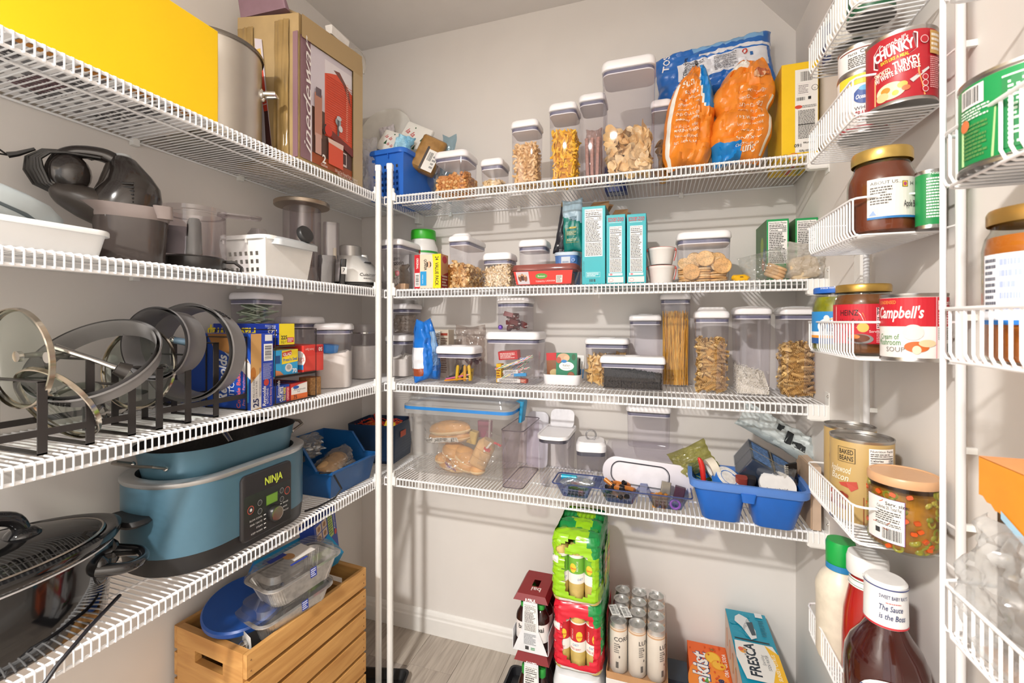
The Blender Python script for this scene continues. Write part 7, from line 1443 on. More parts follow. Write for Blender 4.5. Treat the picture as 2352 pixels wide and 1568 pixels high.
# freezer bag cartons
o = carton('freezer_bag_carton', 'light blue freezer bag carton leaning at the far end of the crate', 'box', 0, 0, 0, .055, .245, .125, '#2f9fd6'); p = loc_on(712, 1318, ZT+.03); inc(o, (p.x, p.y, ZT+.02), (.06, -1.0, -.12)); w, d, h = o['dims']
a = face(o, 'right'); a.e(d*.25, h*.6, .034, .03, '#dfe4e6').t('Freezer', d*.14, h*.55, .014, '#2a6fae', bold=.01).t('Bags', d*.2, h*.4, .010, '#2a6fae').e(d*.13, h*.82, .016, .010, '#1d4f9c').r(d*.55, h*.1, d*.95, h*.2, '#bfe0f0').t('Gallon', d*.3, h*.76, .008, '#e8f0f4'); a.done(o)
a = face(o, 'front'); a.r(0, 0, w, h, '#1d6db4').t('40', w*.3, h*.5, .02, '#f0f4f6', rot=0, bold=.03); a.done(o)
a = face(o, 'top'); a.e(w*.5, d*.3, .022, .03, '#dfe4e6').t('Freezer', w*.8, d*.2, .012, '#2a6fae', rot=PI/2); a.done(o)
o = carton('parchment_carton', 'dark blue carton with cookie pictures behind the freezer bags', 'box', 0, 0, 0, .05, .15, .15, '#1f3f9c'); inc(o, (-.02, L/2-.03, ZT+.01), (.05, -.1, .35)); w, d, h = o['dims']
a = face(o, 'right')
for i in range(2):
    for j in range(2): a.r(d*(.08+.25*i), h*(.55+.2*j), d*(.3+.25*i), h*(.73+.2*j), '#c8b09a').e(d*(.19+.25*i), h*(.64+.2*j), .009, .008, '#9a6a3c')
a.r(d*.6, h*.4, d*.82, h*.95, '#a9c05a').fine(d*.62, h*.45, d*.8, h*.9, 8, '#3f5a2a').t('Reynolds', d*.92, h*.5, .010, '#f0f0f4', rot=PI/2, shear=.2).e(d*.91, h*.42, .008, .01, '#c8443a'); a.done(o)
# black tray on the floor by the posts
t = thing('boot_tray', 'black plastic tray on the floor in front of the posts', 'tray', (-.985, 1.30, 0), .25); M().loft([(0, .24, .20, .015), (.002, .25, .21, .018), (.03, .28, .24, .022), (.03, .265, .225, .02), (.004, .24, .20, .015)], n=4).obj('tray', mat('#1a1a1c', .45), t, smooth=.8)
# ================================================================ floor under the back shelves
t = thing('boot_tray', 'wide black plastic tray on the floor under the drink packs', 'tray', (-.215, 1.37, 0)); M().loft([(0, .60, .42, .015), (.002, .61, .43, .018), (.03, .63, .45, .022), (.03, .615, .435, .02), (.004, .60, .42, .015)], n=4).obj('tray', mat('#1b1c20', .45), t, smooth=.8)
def drink_bottle(parent, x, y, z, r, h, liquid, labcol, capcol, draw=None, ang=-PI/2, lo=.22, hi=.62):
    b = link('bottle', None, parent, (x, y, z))
    M().lathe([(r*.9, 0), (r, .006), (r*.96, h*.12), (r, h*.2), (r, h*(hi+.06)), (r*.9, h*(hi+.13)), (r*.5, h*.88), (r*.38, h*.9)], 20).obj('body', liquid, b, smooth=.8)
    M().lathe([(r*1.01, h*lo), (r*1.01, h*hi)], 20, bot=False, top=False).obj('label', mat(labcol, .4), b, smooth=.8)
    M().lathe([(r*.44, h*.89), (r*.46, h*.9), (r*.46, h*.985), (r*.4, h)], 16).obj('cap', mat(capcol, .4), b, smooth=.8)
    if draw:
        a = Art(cyl(r*1.012, h*lo, ang), seg=r*.2, base=.0004); draw(a, r, h*(hi-lo)); a.done(b)
    return b
# two six packs of cherry drink
def six_pack(label, cx, cy, z, w, d, h):
    t = thing('six_pack', label, 'drink pack', (cx, cy, z)); liq = mat('#2a1210', .15, var=.1)
    for i in range(2):
        for j in range(3):
            drink_bottle(t, (i-.5)*w*.48, (j-1)*d*.31, .002, w*.235, h*.80, liq, '#e6e2e0', '#2f9a3c', (lambda a, r, hh: a.t('bai', -.012 if i == 0 else -.006, hh*.62, .014, '#222222', bold=.02).e(.0, hh*.25, .006, .007, '#c0303c')) if j == 0 else None)
    m = M(); hs = h*.90; m.add([(-w/2, -d/2, hs), (w/2, -d/2, hs), (w/2, d/2, hs), (-w/2, d/2, hs), (-w*.40, -d*.44, h), (w*.40, -d*.44, h), (w*.40, d*.44, h), (-w*.40, d*.44, h)], [(0, 1, 5, 4), (1, 2, 6, 5), (2, 3, 7, 6), (3, 0, 4, 7)]); m.obj('sloped_top', mat('#7d1d22', .4, var=.02), t)
    m = M(); hw, hd = w*.10, d*.12; q0 = [(-w*.40, -d*.44), (w*.40, -d*.44), (w*.40, d*.44), (-w*.40, d*.44)]; q1 = [(-hw, -hd), (hw, -hd), (hw, hd), (-hw, hd)]
    m.add([(x, y, h) for x, y in q0+q1], [(0, 1, 5, 4), (1, 2, 6, 5), (2, 3, 7, 6), (3, 0, 4, 7)]); m.obj('handle_top', mat('#8d2328', .4, var=.02), t)
    m = M(); m.add([(-w*.20, -d/2-.001, hs), (w*.20, -d/2-.001, hs), (w*.24, -d/2-.002, hs*.45), (w*.5, -d/2-.002, 0), (-w*.5, -d/2-.002, 0), (-w*.24, -d/2-.002, hs*.45)], [(0, 1, 2, 3, 4, 5)][::1]); m.f = [(5, 4, 3, 2, 1, 0)][::1]; m.obj('front_flap', mat('#dcdfe3', .45), t)
    for s in (-1, 1): M().box((s*(w/2+.0008), 0, hs*.2), (.0014, d, hs*.4)).obj('side_wall', mat('#d8dbe0', .45), t)
    M().box((0, d/2+.0005, hs/2), (w, .001, hs)).obj('back_wall', mat('#7d1d22', .4), t)
    a = Art(plane((-w/2, -d/2-.0025, 0), (1, 0, 0), (0, 0, 1))); a.facts(w*.32, hs*.42, w*.68, hs*.97, '10', rows=9).fine(w*.32, hs*.16, w*.68, hs*.38, 8, '#9a9ca0').r(w*.36, hs*.06, w*.46, hs*.13, '#3a3a3c').fine(w*.52, hs*.06, w*.64, hs*.12, 2, '#3f9a5a'); a.done(t)
    a = Art(lambda u, v, hh: Vector((-w/2*(1-.44*v)+u*(1-.44*v), -d/2+v*d*.17-hh, hs+v*(h-hs)+hh))); a.t('6 PACK', w*.5, .18, .09, '#f0e8e6', al='c', bold=.03) if False else None
    a2 = Art(plane((-w*.18, -d/2-.002, hs-.002), (1, 0, 0), (0, .55, .83))); a2.t('6 PACK', w*.18, .003, .011, '#f2eae8', al='c', bold=.03, w=w*.3); a2.done(t, 'pack_count')
    a3 = Art(plane((w*.2, -d*.16, h), (-1, 0, 0), (0, -1, 0))); a3.t('bai', .0, .0, .02, '#e8d4d2', bold=.02); a3.done(t, 'brand_mark')
    return t
yb = 1.32; x0 = wx(1178, yb); x1 = wx(1258, yb)
six_pack('lower cherry drink six pack in a white and maroon carton', (x0+x1)/2+.004, yb+.075, .006, x1-x0, .15, .292)
six_pack('upper cherry drink six pack in a white and maroon carton', (x0+x1)/2, yb+.078, .300, x1-x0, .15, .172)
# shrink-wrapped tea bottles
def tea_pack(label, cx, cy, z, w, d, h, c1, c2, draw, capcol, torn, win):
    t = thing('bottle_pack', label, 'drink pack', (cx, cy, z)); tea = mat('#cdb368', .12, var=.1, coat=.4)
    for i in range(3):
        for j in range(2): drink_bottle(t, (i-1)*w*.32, -d/2+w*.19+j*w*.33, .004, w*.16, h*.95, tea, '#ece9e2', capcol, draw if j == 0 else None, lo=.30, hi=.74)
    gm = [mat(c1, .25, var=.03, scale=12), mat(c2, .25, var=.03, scale=12), mat('#ece9e4', .25)]
    def lump(x, y, z): return .004*nz(x*28, y*28, z*20+3)+.002*nz(x*80, y*80, z*60)
    m = M()
    def S(a_, v):          # a_ 0..1 around, starting at the front left corner
        pts = rr(w, d, .028, 4); n = len(pts); f = (a_*n) % n; i = int(f); fr = f-i; p, q = pts[i], pts[(i+1) % n]; x, y = p[0]+(q[0]-p[0])*fr, p[1]+(q[1]-p[1])*fr
        k = 1-.10*max(0, (abs(v-.5)*2-.75)/.25)**2; bul = 1+.02*math.cos(x/w*6*PI)*(1 if abs(v-.5) < .4 else .3)
        return (x*k*bul+lump(x, y, v), y*k+lump(y, x, v), v*h)
    nu, nv = 168, 60
    vs = [S(i/nu, j/nv) for j in range(nv+1) for i in range(nu)]; fs = []; mi = []
    for j in range(nv):
        for i in range(nu):
            ids = (j*nu+i, j*nu+(i+1) % nu, (j+1)*nu+(i+1) % nu, (j+1)*nu+i); c = [sum(vs[k][q] for k in ids)/4 for q in range(3)]
            if c[1] < -d*.40 and ((c[0]-win[0]*w)/(win[2]*w))**2+((c[2]-win[1]*h)/(win[3]*h))**4 < 1: continue
            if torn and c[1] < -d*.3 and abs(c[0]+w*.18+.02*math.sin(c[2]*90)) < .012 and c[2] > h*.55: continue
            fs.append(ids); mi.append(1 if (c[2] > h*.72 and c[0] > w*.2+.4*(h-c[2])) or (c[0] > w*.46 and c[2] > h*.3) else (2 if c[2] < h*.07 or (c[0] < -w*.34 and .58 < c[2]/h < .7 and c[1] < -d*.3) else 0))
    m.add(vs, fs); m.m = mi; m.obj('film', gm, t, smooth=True)
    m = M()
    for r_ in range(3):
        m.grid(lambda u, v: ((u-.5)*w*.94, -d*.48+d*.32*(r_+v), h*.955+.014*math.sin(PI*v)-.010*abs(2*u-1)**3+lump(u*.2, v*.2, r_)), 30, 16, matfn=lambda u, v: 1 if (u > .72+.06*math.sin(v*5) or (r_ > 0 and u < .3+.1*math.sin(v*4+r_))) else (2 if r_ == 2 and .3 < u < .85 and .3 < v < .7 else 0))
    m.obj('film_top', gm, t, smooth=True)
    for j in range(2):
        yy = -d*.5+.06+.075*j; a = Art(plane((w/2+.004, yy, h*.12), (0, 1, 0), (0, 0, 1)), base=.002); a.r(0, 0, .055, h*.66, c1).r(.004, h*.2, .05, h*.46, '#efc83a').r(.004, h*.26, .05, h*.42, '#c8242c').t('Lipton', .027, h*.30, .02, '#f6efe6', al='c', bold=.02, w=.044).e(.014, h*.12, .008, .012, '#e8a33a'); a.done(t)
    return t
def teal_g(a, r, hh): a.r(-r*1.3, 0, r*1.3, hh, '#ece9e2').r(-r*1.3, hh*.35, r*1.3, hh*.9, '#6fae3a').e(-r*.3, hh*.55, r*.4, hh*.16, '#efc83a').t('Lipton', -r*.3, hh*.5, .006, '#c8242c', al='c', bold=.02).t('DIET', r*.3, hh*.12, .006, '#2a6aa8').t('RECYCLE', r*.35, hh*.45, .005, '#e8f0dc', rot=PI/2)
def teal_r(a, r, hh): a.r(-r*1.3, 0, r*1.3, hh, '#ece9e2').r(-r*1.3, hh*.35, r*1.3, hh*.95, '#c0262e').p([(-r*.2, hh*.95), (r*.9, hh*.95), (r*.6, hh*.45), (r*.1, hh*.5)], '#2f8a4a').e(r*.3, hh*.55, r*.4, hh*.17, '#efc83a').t('Lipton', r*.3, hh*.5, .006, '#c8242c', al='c', bold=.02).t('DIET', -r*.5, hh*.2, .006, '#2a6aa8').t('MIXED BERRY', -r*.9, hh*.06, .006, '#c0262e', w=r*1.4).t('RECYCLE', -r*.5, hh*.42, .005, '#f4e4e0', rot=PI/2)
yt = 1.30; x0, x1 = wx(1256, yt), wx(1396, yt+.1); cx = (x0+x1)/2; wp = x1-x0-.02
tea_pack('green shrink-wrapped pack of citrus tea bottles on top of the stack', cx, yt+.12, .486, wp, .235, .20, '#94c81e', '#1f8a44', teal_g, '#3a9a3a', True, (.05, .44, .29, .32))
tea_pack('red shrink-wrapped pack of berry tea bottles in the middle of the stack', cx+.004, yt+.125, .280, wp, .235, .205, '#cf1f34', '#1f8a44', teal_r, '#2f8a3a', False, (.03, .48, .31, .34))
t = thing('bottle_pack', 'white shrink-wrapped water bottle pack at the bottom of the stack', 'drink pack', (cx+.002, yt+.12, .006)); m = M()
m.loft([(0, wp*.95, .23, .03), (.01, wp, .24, .034), (.23, wp, .24, .034), (.262, wp*.9, .22, .03), (.27, wp*.6, .16, .02)], n=6); m.v = [(x+.005*nz(x*40, y*40, z*40), y+.005*nz(y*40, x*40, z*40), z+(.008*nz(x*45, y*45, 2) if z > .2 else 0)) for x, y, z in m.v]; m.obj('film', mat('#dfe2e6', .2, var=.03), t, smooth=True)
a = Art(plane((-wp/2, -.122, .15), (1, 0, 0), (0, 0, 1)), base=.006); a.t('Pure Life', .03, .03, .03, '#3a5a9a', shear=.2, w=wp*.6); a.done(t)
# canned coffee pack
yc = 1.345; x0, x1 = wx(1397, yc), wx(1530, yc); rc = (x1-x0)/6.1; cx = (x0+x1)/2
t = carton('drink_case', 'white cardboard drink case under the tall cans', 'box', cx, yc+rc*4-.01, .006, x1-x0+.01, rc*8+.01, .268, '#dcd8d4'); w, d, h = t['dims']; a = face(t, 'front'); a.r(w*.3, h*.72, w*.95, h*.97, '#e9e6e2').fine(w*.33, h*.86, w*.7, h*.95, 3, '#55524f').bars(w*.45, h*.74, w*.9, h*.84, n=26); a.done(t); ztr = .2745
tr_ = thing('can_tray', 'tan cardboard tray around the bottom of the tall cans', 'tray', (cx, yc+rc*4-.01, ztr)); M().loft([(0, w-.002, d-.002, .002), (.02, w, d, .002), (.02, w-.004, d-.004, .002), (.001, w-.006, d-.006, .002)], n=1).obj('tray', mat('#b98d62', .6), tr_)
hc_ = .15; alm = mat('#dad9d7', .3, .75, var=.03); cw = mat('#ece3d6', .3, .1, var=.02)
def tall_can(x, y, label, first):
    o = thing('drink_can', label, 'can', (x, y, ztr+.0025), group='tall cream cans in the shrink pack'); r = rc*.97
    M().lathe([(r*.8, 0), (r, .008), (r, hc_-.016), (r*.97, hc_-.013)], 24).obj('body', cw, o, smooth=.8); M().lathe([(r*.97, hc_-.013), (r*.9, hc_-.004), (r*.93, hc_), (r*.88, hc_), (r*.84, hc_-.005), (.0001, hc_-.005)], 24, bot=False).obj('top', alm, o, smooth=.6)
    M().lathe([(r*.985, hc_-.0135), (r*1.002, hc_-.018), (r*1.002, hc_-.022)], 24, bot=False, top=False).obj('band', mat('#dcae82', .3, .2), o, smooth=.8)
    M().tube([(-.006, 0, hc_-.003), (0, -.008, hc_-.002), (.006, 0, hc_-.003), (0, .006, hc_-.003)], .0012, 5, closed=True).obj('pull_tab', alm, o)
    if first:
        a = Art(cyl(r, .01, look(x, y)), seg=r*.2, base=.0003); u = [-.5, .2, .4][first-1]*r
        a.t('CORE' if first == 1 else 'LUX', u, .09, .012, '#3c3836', bold=.02).fine(u, .055, u+r*.6, .085, 5, '#7a746e').r(u+r*.2, .012, u+r*.5, .03, '#4a4643').e(u+r*.6, .075, .002, .004, '#3c3836').e(u+r*.6, .045, .002, .004, '#3c3836').r(-r*1.3, 0, r*1.3, .03, '#e0cfb8') if False else a.t('CORE' if first == 1 else 'LUX', u, .09, .012, '#3c3836', bold=.02).fine(u, .055, u+r*.6, .085, 5, '#7a746e').r(u+r*.2, .012, u+r*.5, .03, '#4a4643').e(u+r*.6, .075, .002, .004, '#3c3836').e(u+r*.6, .045, .002, .004, '#3c3836'); a.done(o)
NM = ['front left', 'front middle', 'front right', 'second row left', 'second row middle', 'second row right', 'third row left', 'third row middle', 'third row right', 'back left', 'back middle', 'back right']
for j in range(4):
    for i in range(3): tall_can(cx+(i-1)*rc*2.02, yc+rc+j*rc*1.98, '%s tall cream can with silver top' % NM[j*3+i], i+1 if j == 0 else 0)
t = thing('shrink_film', 'clear film around the tall cream cans', 'film', (cx, yc+rc*4-.01, ztr+.004)); m = M(); m.loft([(0, w-.006, d-.006, .02), (hc_*.5, w-.004, d-.004, .024), (hc_+.003, w-.006, d-.006, .026)], bot=False, top=False, n=6); m.v = [(x+.0015*nz(x*60, y*60, z*60), y+.0015*nz(y*60, x*60, z*60), z) for x, y, z in m.v]; m.obj('film', clear('#fdfdfd', .25, .1, .02, 'film'), t, smooth=True)
for s in (0, 1):
    a = Art(plane((-w*.42+.035*s, -d*.30, hc_+.0045), (.9, .35, 0), (-.35, .9, 0))); a.r(0, 0, .026, .05, '#efeeec').bars(.004, .006, .014, .045, n=14, vert=False).fine(.016, .006, .024, .045, 6, '#77747a'); a.done(t, 'barcode_sticker')
# soda cartons
xa0, xa1 = wx(1577, 1.655), wx(1667, 1.655); xb0, xb1 = wx(1665, 1.655), wx(1757, 1.655); zO, zF = .219, .353
t = carton('soda_carton', 'orange soda carton on the floor', 'box', (xa0+xa1)/2, 1.655-.2, zO-.128, xa1-xa0-.002, .40, .128, '#e8641e'); w, d, h = t['dims']; a = face(t, 'top')
a.e(w*.45, d*.55, w*.5, d*.25, '#ee8a2a').t('Sunkist', w*.47, d*.34, .045, '#1f3f80', rot=PI/2, bold=.06, shear=.1, w=.22).t('Sunkist', w*.46, d*.345, .045, '#f4f0ea', rot=PI/2, bold=.03, shear=.1, w=.215).t('orange', w*.80, d*.40, .022, '#1f2f5a', rot=PI/2, bold=.04).t('ORANGE SODA', w*.95, d*.66, .011, '#f6efe6', rot=PI/2, bold=.02, w=.1)
a.e(w*.62, d*.84, .024, .028, '#e8a21e').e(w*.62, d*.84, .020, .024, '#f2c23a').e(w*.74, d*.77, .022, .022, '#e8a21e').e(w*.74, d*.77, .018, .018, '#f0b83a').p([(w*.58, d*.92), (w*.68, d*.93), (w*.62, d*.95)], '#3f8a3a').p([(w*.34, d*.56), (w*.42, d*.62), (w*.44, d*.56)], '#5aa83a')
q = random.Random(3)
for i in range(34): a.e(w*q.uniform(.05, .95), d*q.uniform(.55, .98), .003, .004, '#d2501a')
a.r(w*.28, d*.02, w*.72, d*.22, '#7a3a1c'); a.done(t)
carton('soda_case', 'plain carton under the orange soda carton', 'box', (xa0+xa1)/2, 1.455, .0005, xa1-xa0-.004, .39, zO-.1285, '#5a4a3a')
t = carton('soda_carton', 'teal grapefruit soda carton standing higher beside the orange one', 'box', (xb0+xb1)/2, 1.655-.2, zF-.128, xb1-xb0-.002, .40, .128, '#1593b0'); w, d, h = t['dims']; a = face(t, 'top')
for i in range(26): u, v = q.uniform(.1, .9)*w, q.uniform(.05, .95)*d; a.e(u, v, .012, .012, '#2aa0ba').e(u, v, .010, .010, '#1593b0')
a.p([(w*.32, d*.94), (w*.50, d*.90), (w*.62, d*.76), (w*.60, d*.67), (w*.46, d*.64), (w*.30, d*.78), (w*.16, d*.84), (w*.20, d*.90)], '#d9dcde').p([(w*.44, d*.84), (w*.6, d*.86), (w*.6, d*.70), (w*.5, d*.69)], '#3a4a54').t('SWEETNESS', w*.36, d*.74, .008, '#4a5a62', rot=1.2).r(w*.72, d*.93, w*.9, d*.99, '#d9dcde').fine(w*.75, d*.7, w*.88, d*.9, 10, '#0f6f86')
a.r(w*.06, d*.62, w*.86, d*.635, '#1d2c34').p([(w*.04, d*.60), (w*.9, d*.60), (w*.98, d*.5), (w*.98, d*.22), (w*.12, d*.22), (w*.0, d*.42)], '#e6e4e0').p([(w*.72, d*.60), (w*.98, d*.52), (w*.98, d*.22), (w*.66, d*.22), (w*.84, d*.40)], '#efb92a').t('FRESCA', w*.46, d*.26, .027, '#1d2c3a', rot=PI/2, bold=.03, w=d*.33).t('Sparkling', w*.62, d*.38, .008, '#6a7278', rot=PI/2, shear=.3).t('SODA WATER', w*.72, d*.34, .008, '#4a525a', rot=PI/2, w=.06).t('SUNSET CITRUS', w*.88, d*.26, .009, '#f6ecd0', rot=PI/2, bold=.02, w=.10).e(w*.18, d*.50, .010, .012, '#e8a03a').e(w*.14, d*.51, .007, .008, '#d8604a').fine(w*.2, d*.44, w*.26, d*.54, 3, '#8a8a8a'); a.done(t)
a = face(t, 'left')
a.r(0, 0, d, h, '#d3c8bc')
for i in range(6): a.e(d*(.12+.15*i), h*.5, .018, .03, '#b8886a').e(d*(.12+.15*i), h*.5, .014, .024, '#dcb090')
a.done(t)
carton('soda_case', 'plain carton under the teal soda carton', 'box', (xb0+xb1)/2, 1.455, .0005, xb1-xb0-.004, .39, zF-.1285, '#6a6258')
tag(M().loft([(0, .06, .09, .006), (.22, .06, .09, .006)], n=3).obj('dark_bin', mat('#22303e', .5), None, (wx(1556, 1.5), 1.50, .0005)), 'dark blue bin between the tall cans and the orange soda carton', 'bin')
# ================================================================ things in the wall racks
FZ = [z-.06+.0016 for z in AZ]; GZ = [z-.057+.0018 for z in BZT]
def at(px, x): return x, wy(px, x)
# top basket
for px, x, r, h, col, lab in ((1962, .352, .036, .10, '#e8e2d8', 'cream soup can in the top basket of the far rack'), (2000, .345, .034, .09, '#1f5a3a', 'dark green can in the top basket of the far rack'), (1920, .35, .034, .085, '#33406a', 'navy can at the far end of the top basket')):
    x, y = at(px, x)
    t = can(lab, x, min(max(y, .895), 1.06), FZ[0], r, h, col); a = canart(t); a.r(-.03, .01, .03, h*.6, '#f0ece4').e(0, h*.35, .012, .012, '#d9a04a'); a.done(t)
# soup, cranberry, white can
x, y = .366, .869; t = can('red chunky soup can in the second basket', x, y, FZ[1], .0445, wz(97, x, y)-FZ[1], '#b3202c'); a = canart(t); r, _, h = t['dims']; H = h-.012
a.p([(-.036, H*.60), (-.036, H*.82), (-.026, H*.93), (.016, H*.97), (.020, H*.95), (.020, H*.72), (.012, H*.66), (-.030, H*.56)], '#f0e6e2').p([(-.034, H*.61), (-.034, H*.81), (-.025, H*.915), (.015, H*.955), (.0185, H*.94), (.0185, H*.73), (.011, H*.67), (-.029, H*.575)], '#6e1a24')
a.t("Campbell's", -.026, H*.815, .0085, '#f4eeea', shear=.3, rot=.18, bold=.01, w=.036).t('CHUNKY', -.033, H*.665, .0145, '#f4eeea', bold=.04, rot=.14, w=.05).t('EATS LIKE A MEAL', -.024, H*.595, .005, '#f2d83a', rot=.12, w=.034, bold=.02)
a.p([(-.034, 0), (-.034, H*.42), (.022, H*.56), (.022, H*.36), (.030, H*.0)], '#e98a2c').t('SMOKED', -.033, H*.41, .008, '#f6e4cc', rot=.16, bold=.02, w=.022).t('TURKEY', -.008, H*.455, .011, '#fbf6ee', rot=.16, bold=.03, w=.032).t('W/ WHITE & WILD RICE', -.032, H*.33, .0075, '#fbf6ee', rot=.17, bold=.02, w=.056)
a.e(-.012, H*.15, .018, H*.13, '#e8d6b0').e(-.018, H*.17, .006, .005, '#e88a2c').e(-.006, H*.10, .004, .004, '#f0c83a').e(-.022, H*.08, .008, .007, '#e8c08a').e(.002, H*.2, .006, .005, '#c8b04a').e(.006, H*.14, .005, .004, '#d86a3a').p([(.010, H*.25), (.034, H*.42), (.035, H*.39), (.014, H*.20)], '#c8c6c4')
a.r(.036, H*.62, .058, H*.97, '#caa05a').fine(.038, H*.66, .056, H*.94, 4, '#f4ece0').fine(.036, H*.1, .058, H*.58, 16, '#e0a0a0').e(.028, H*.83, .0055, .006, '#e0c0c0').e(.028, H*.83, .0046, .005, '#b3202c')
for i in range(3): a.e(.029, H*(.26-.09*i), .004, .0045, '#f0e4e2').e(.029, H*(.26-.09*i), .0034, .0038, '#b3202c')
a.done(t)
x, y = at(1982, .352); h = wz(180, x, y)-FZ[1]; t = can('cranberry sauce can below a white can in the second basket', x, max(y, .965), FZ[1], .0385, h, '#eeeae6'); a = canart(t, z0=.006); H = h-.012
a.r(-.04, H*.82, .04, H, '#ead23a').e(.004, H*.6, .018, H*.16, '#2a4f9a').t('Ocean Spray', -.010, H*.54, .0075, '#f4f4f6', shear=.3, bold=.02, w=.032).e(.004, H*.73, .010, H*.05, '#5ab0e0').t('WHOLE BERRY', -.012, H*.34, .006, '#3a3a4a').t('CRANBERRY', -.012, H*.2, .011, '#b0303c', bold=.02, w=.04).t('SAUCE', -.006, H*.1, .006, '#3a3a4a').r(-.04, 0, .04, H*.05, '#b0303c'); a.done(t)
z_ = FZ[1]+h+.0005; h2 = wz(118, x, y)-z_; t = can('white can with small print stacked on the cranberry can', x, max(y, .965), z_, .0375, h2, '#eceae8'); a = canart(t); a.r(-.04, h2*.66, .04, h2*.7, '#8a4a3c').t('Calories 40', -.004, h2*.5, .006, '#2a2828', bold=.01).fine(-.022, .002, .02, h2*.44, 6).t('Facts', -.022, h2*.5, .005, '#55524f'); a.done(t)
# apple butter, green can
x, y = .350, .893; R0 = .046; h = wz(352, x, y)-FZ[2]; ab = mat('#7a3a22', .3, var=.12, scale=14)
t = jar('jar of brown apple butter with a gold lid in the third basket', x, y, FZ[2], [(R0*.86, 0), (R0*.97, .006), (R0, .014), (R0, h*.60), (R0*.97, h*.68), (R0*.84, h*.78), (R0*.80, h*.83), (R0*.80, h*.92)], mat('#c9a95e', .3, .7, var=.04), (R0*.88, h*.14, .008), ab, .93)
a = Art(cyl(R0, 0, look(x, y)), seg=.005, base=.0006); a.r(-.018, h*.16, .052, h*.62, '#eae6de').r(-.018, h*.16, .052, h*.185, '#2f78b8').t('ABOUT US...', -.014, h*.55, .005, '#2a2828').fine(-.014, h*.32, .014, h*.53, 7, '#5a5652').r(.026, h*.50, .034, h*.57, '#2a2a2a').r(.0268, h*.505, .0332, h*.565, '#f0c83a').e(.030, h*.535, .0024, .003, '#b04a7a').t('H', .038, h*.52, .006, '#2a2828').t('Apple Butter', .028, h*.28, .010, '#2a2426', bold=.01, w=.03).p([(-.016, h*.19), (-.004, h*.19), (-.004, h*.28), (-.012, h*.28)], '#e3d6c8').p([(-.016, h*.2), (-.006, h*.2), (-.01, h*.26)], '#8fa8d0'); a.done(t)
x, y = .393, .846; h = wz(395, x, y)-FZ[2]; t = can('slim green can behind the apple butter', x, y, FZ[2], .0175, h, '#1f8a4a'); a = canart(t); a.fine(-.004, h*.1, .016, h*.8, 14, '#dff0e4').t('Nutrition', .0, h*.84, .004, '#f0f6f2'); a.done(t)
# pickles, gravy, mushroom soup
x, y = .338, 1.045; R0 = .043; h = wz(655, x, y)-FZ[3]
t = jar('pickle jar with a blue lid in the fourth basket', x, y, FZ[3], [(R0*.9, 0), (R0, .006), (R0, h*.66), (R0*.95, h*.74), (R0*.86, h*.82), (R0*.86, h*.92)], mat('#2a68c4', .35), (R0*.95, h*.09, .006), mat('#8a8a1c', .3, var=.35, scale=26), .9)
a = Art(cyl(R0, 0, look(x, y)), seg=.005, base=.0006); a.r(-.06, h*.12, .05, h*.60, '#2a86c8').e(-.008, h*.38, .028, h*.13, '#eef0f0').r(-.06, h*.24, .05, h*.30, '#e8eef2').r(-.06, h*.12, .05, h*.22, '#2a5a9c').r(-.06, h*.205, .05, h*.245, '#e89a3a').e(.018, h*.52, .017, h*.07, '#f2e23a').t('No', .014, h*.535, .004, '#2a2828').t('Artificial', .006, h*.50, .004, '#2a2828').t('DYES', .014, h*.465, .005, '#2a2828', bold=.02).t('Vlasic', -.032, h*.315, .018, '#1d2450', bold=.04, w=.055).t('FRESH PACKED', -.02, h*.265, .0035, '#3a70a8').e(-.018, h*.5, .005, .006, '#e8e4de').p([(-.014, h*.49), (.0, h*.51), (-.012, h*.475)], '#e8a03a'); a.done(t)
a = Art(cyl(R0*.955, h*.935, look(x, y)), seg=.005, base=.0006); a.t('Vlasic', -.006, 0, .005, '#e8eef6', bold=.03).t('Snack\'mms', -.03, 0, .0045, '#e8eef6'); a.done(t, 'lid_print')
x, y = .347, .955; R0 = .0435; h = wz(657, x, y)-FZ[3]
t = jar('gravy jar with a red label and gold lid in the fourth basket', x, y, FZ[3], [(R0*.88, 0), (R0*.98, .006), (R0, .012), (R0, h*.74), (R0*.96, h*.80), (R0*.85, h*.87), (R0*.85, h*.94)], mat('#b9964e', .3, .75, var=.04), (R0*.93, h*.11, .004), mat('#7d4a20', .3, var=.1, scale=14), .93)
a = Art(cyl(R0, 0, look(x, y)), seg=.005, base=.0006); a.r(-.06, h*.17, .06, h*.73, '#bf1f2e').p([(-.045, h*.72), (-.008, h*.66), (.0, h*.6), (.004, h*.50), (-.006, h*.38), (-.045, h*.38)], '#e8a24a').p([(-.045, h*.70), (-.010, h*.645), (-.003, h*.59), (.001, h*.50), (-.009, h*.395), (-.045, h*.395)], '#f0ece6').t('HEINZ', -.034, h*.57, .0095, '#1d1b1b', bold=.01, w=.028).t('HomeStyle', -.036, h*.45, .009, '#1d1b1b', shear=.3, w=.034).e(.0, h*.40, .008, .008, '#e8b85a').r(.018, h*.38, .052, h*.68, '#f0c8cc').t('Nutrition', .019, h*.63, .006, '#2a1c1c', bold=.02).t('Facts', .019, h*.575, .006, '#2a1c1c', bold=.02).fine(.019, h*.39, .05, h*.55, 6).fine(.018, h*.19, .04, h*.37, 8, '#e8a8ac').r(.043, h*.2, .054, h*.34, '#ece9e6').e(-.004, h*.24, .018, h*.07, '#8a8684').e(-.006, h*.25, .015, h*.055, '#6e3a20').e(-.012, h*.27, .008, h*.03, '#e0803a').t('Serving', .008, h*.33, .004, '#f4e8e6'); a.done(t)
x, y = .372, .846; h = wz(676, x, y)-FZ[3]; t = can('red and white mushroom soup can in the fourth basket', x, y, FZ[3], .0405, h, '#ece8e4'); a = canart(t); H = h-.012
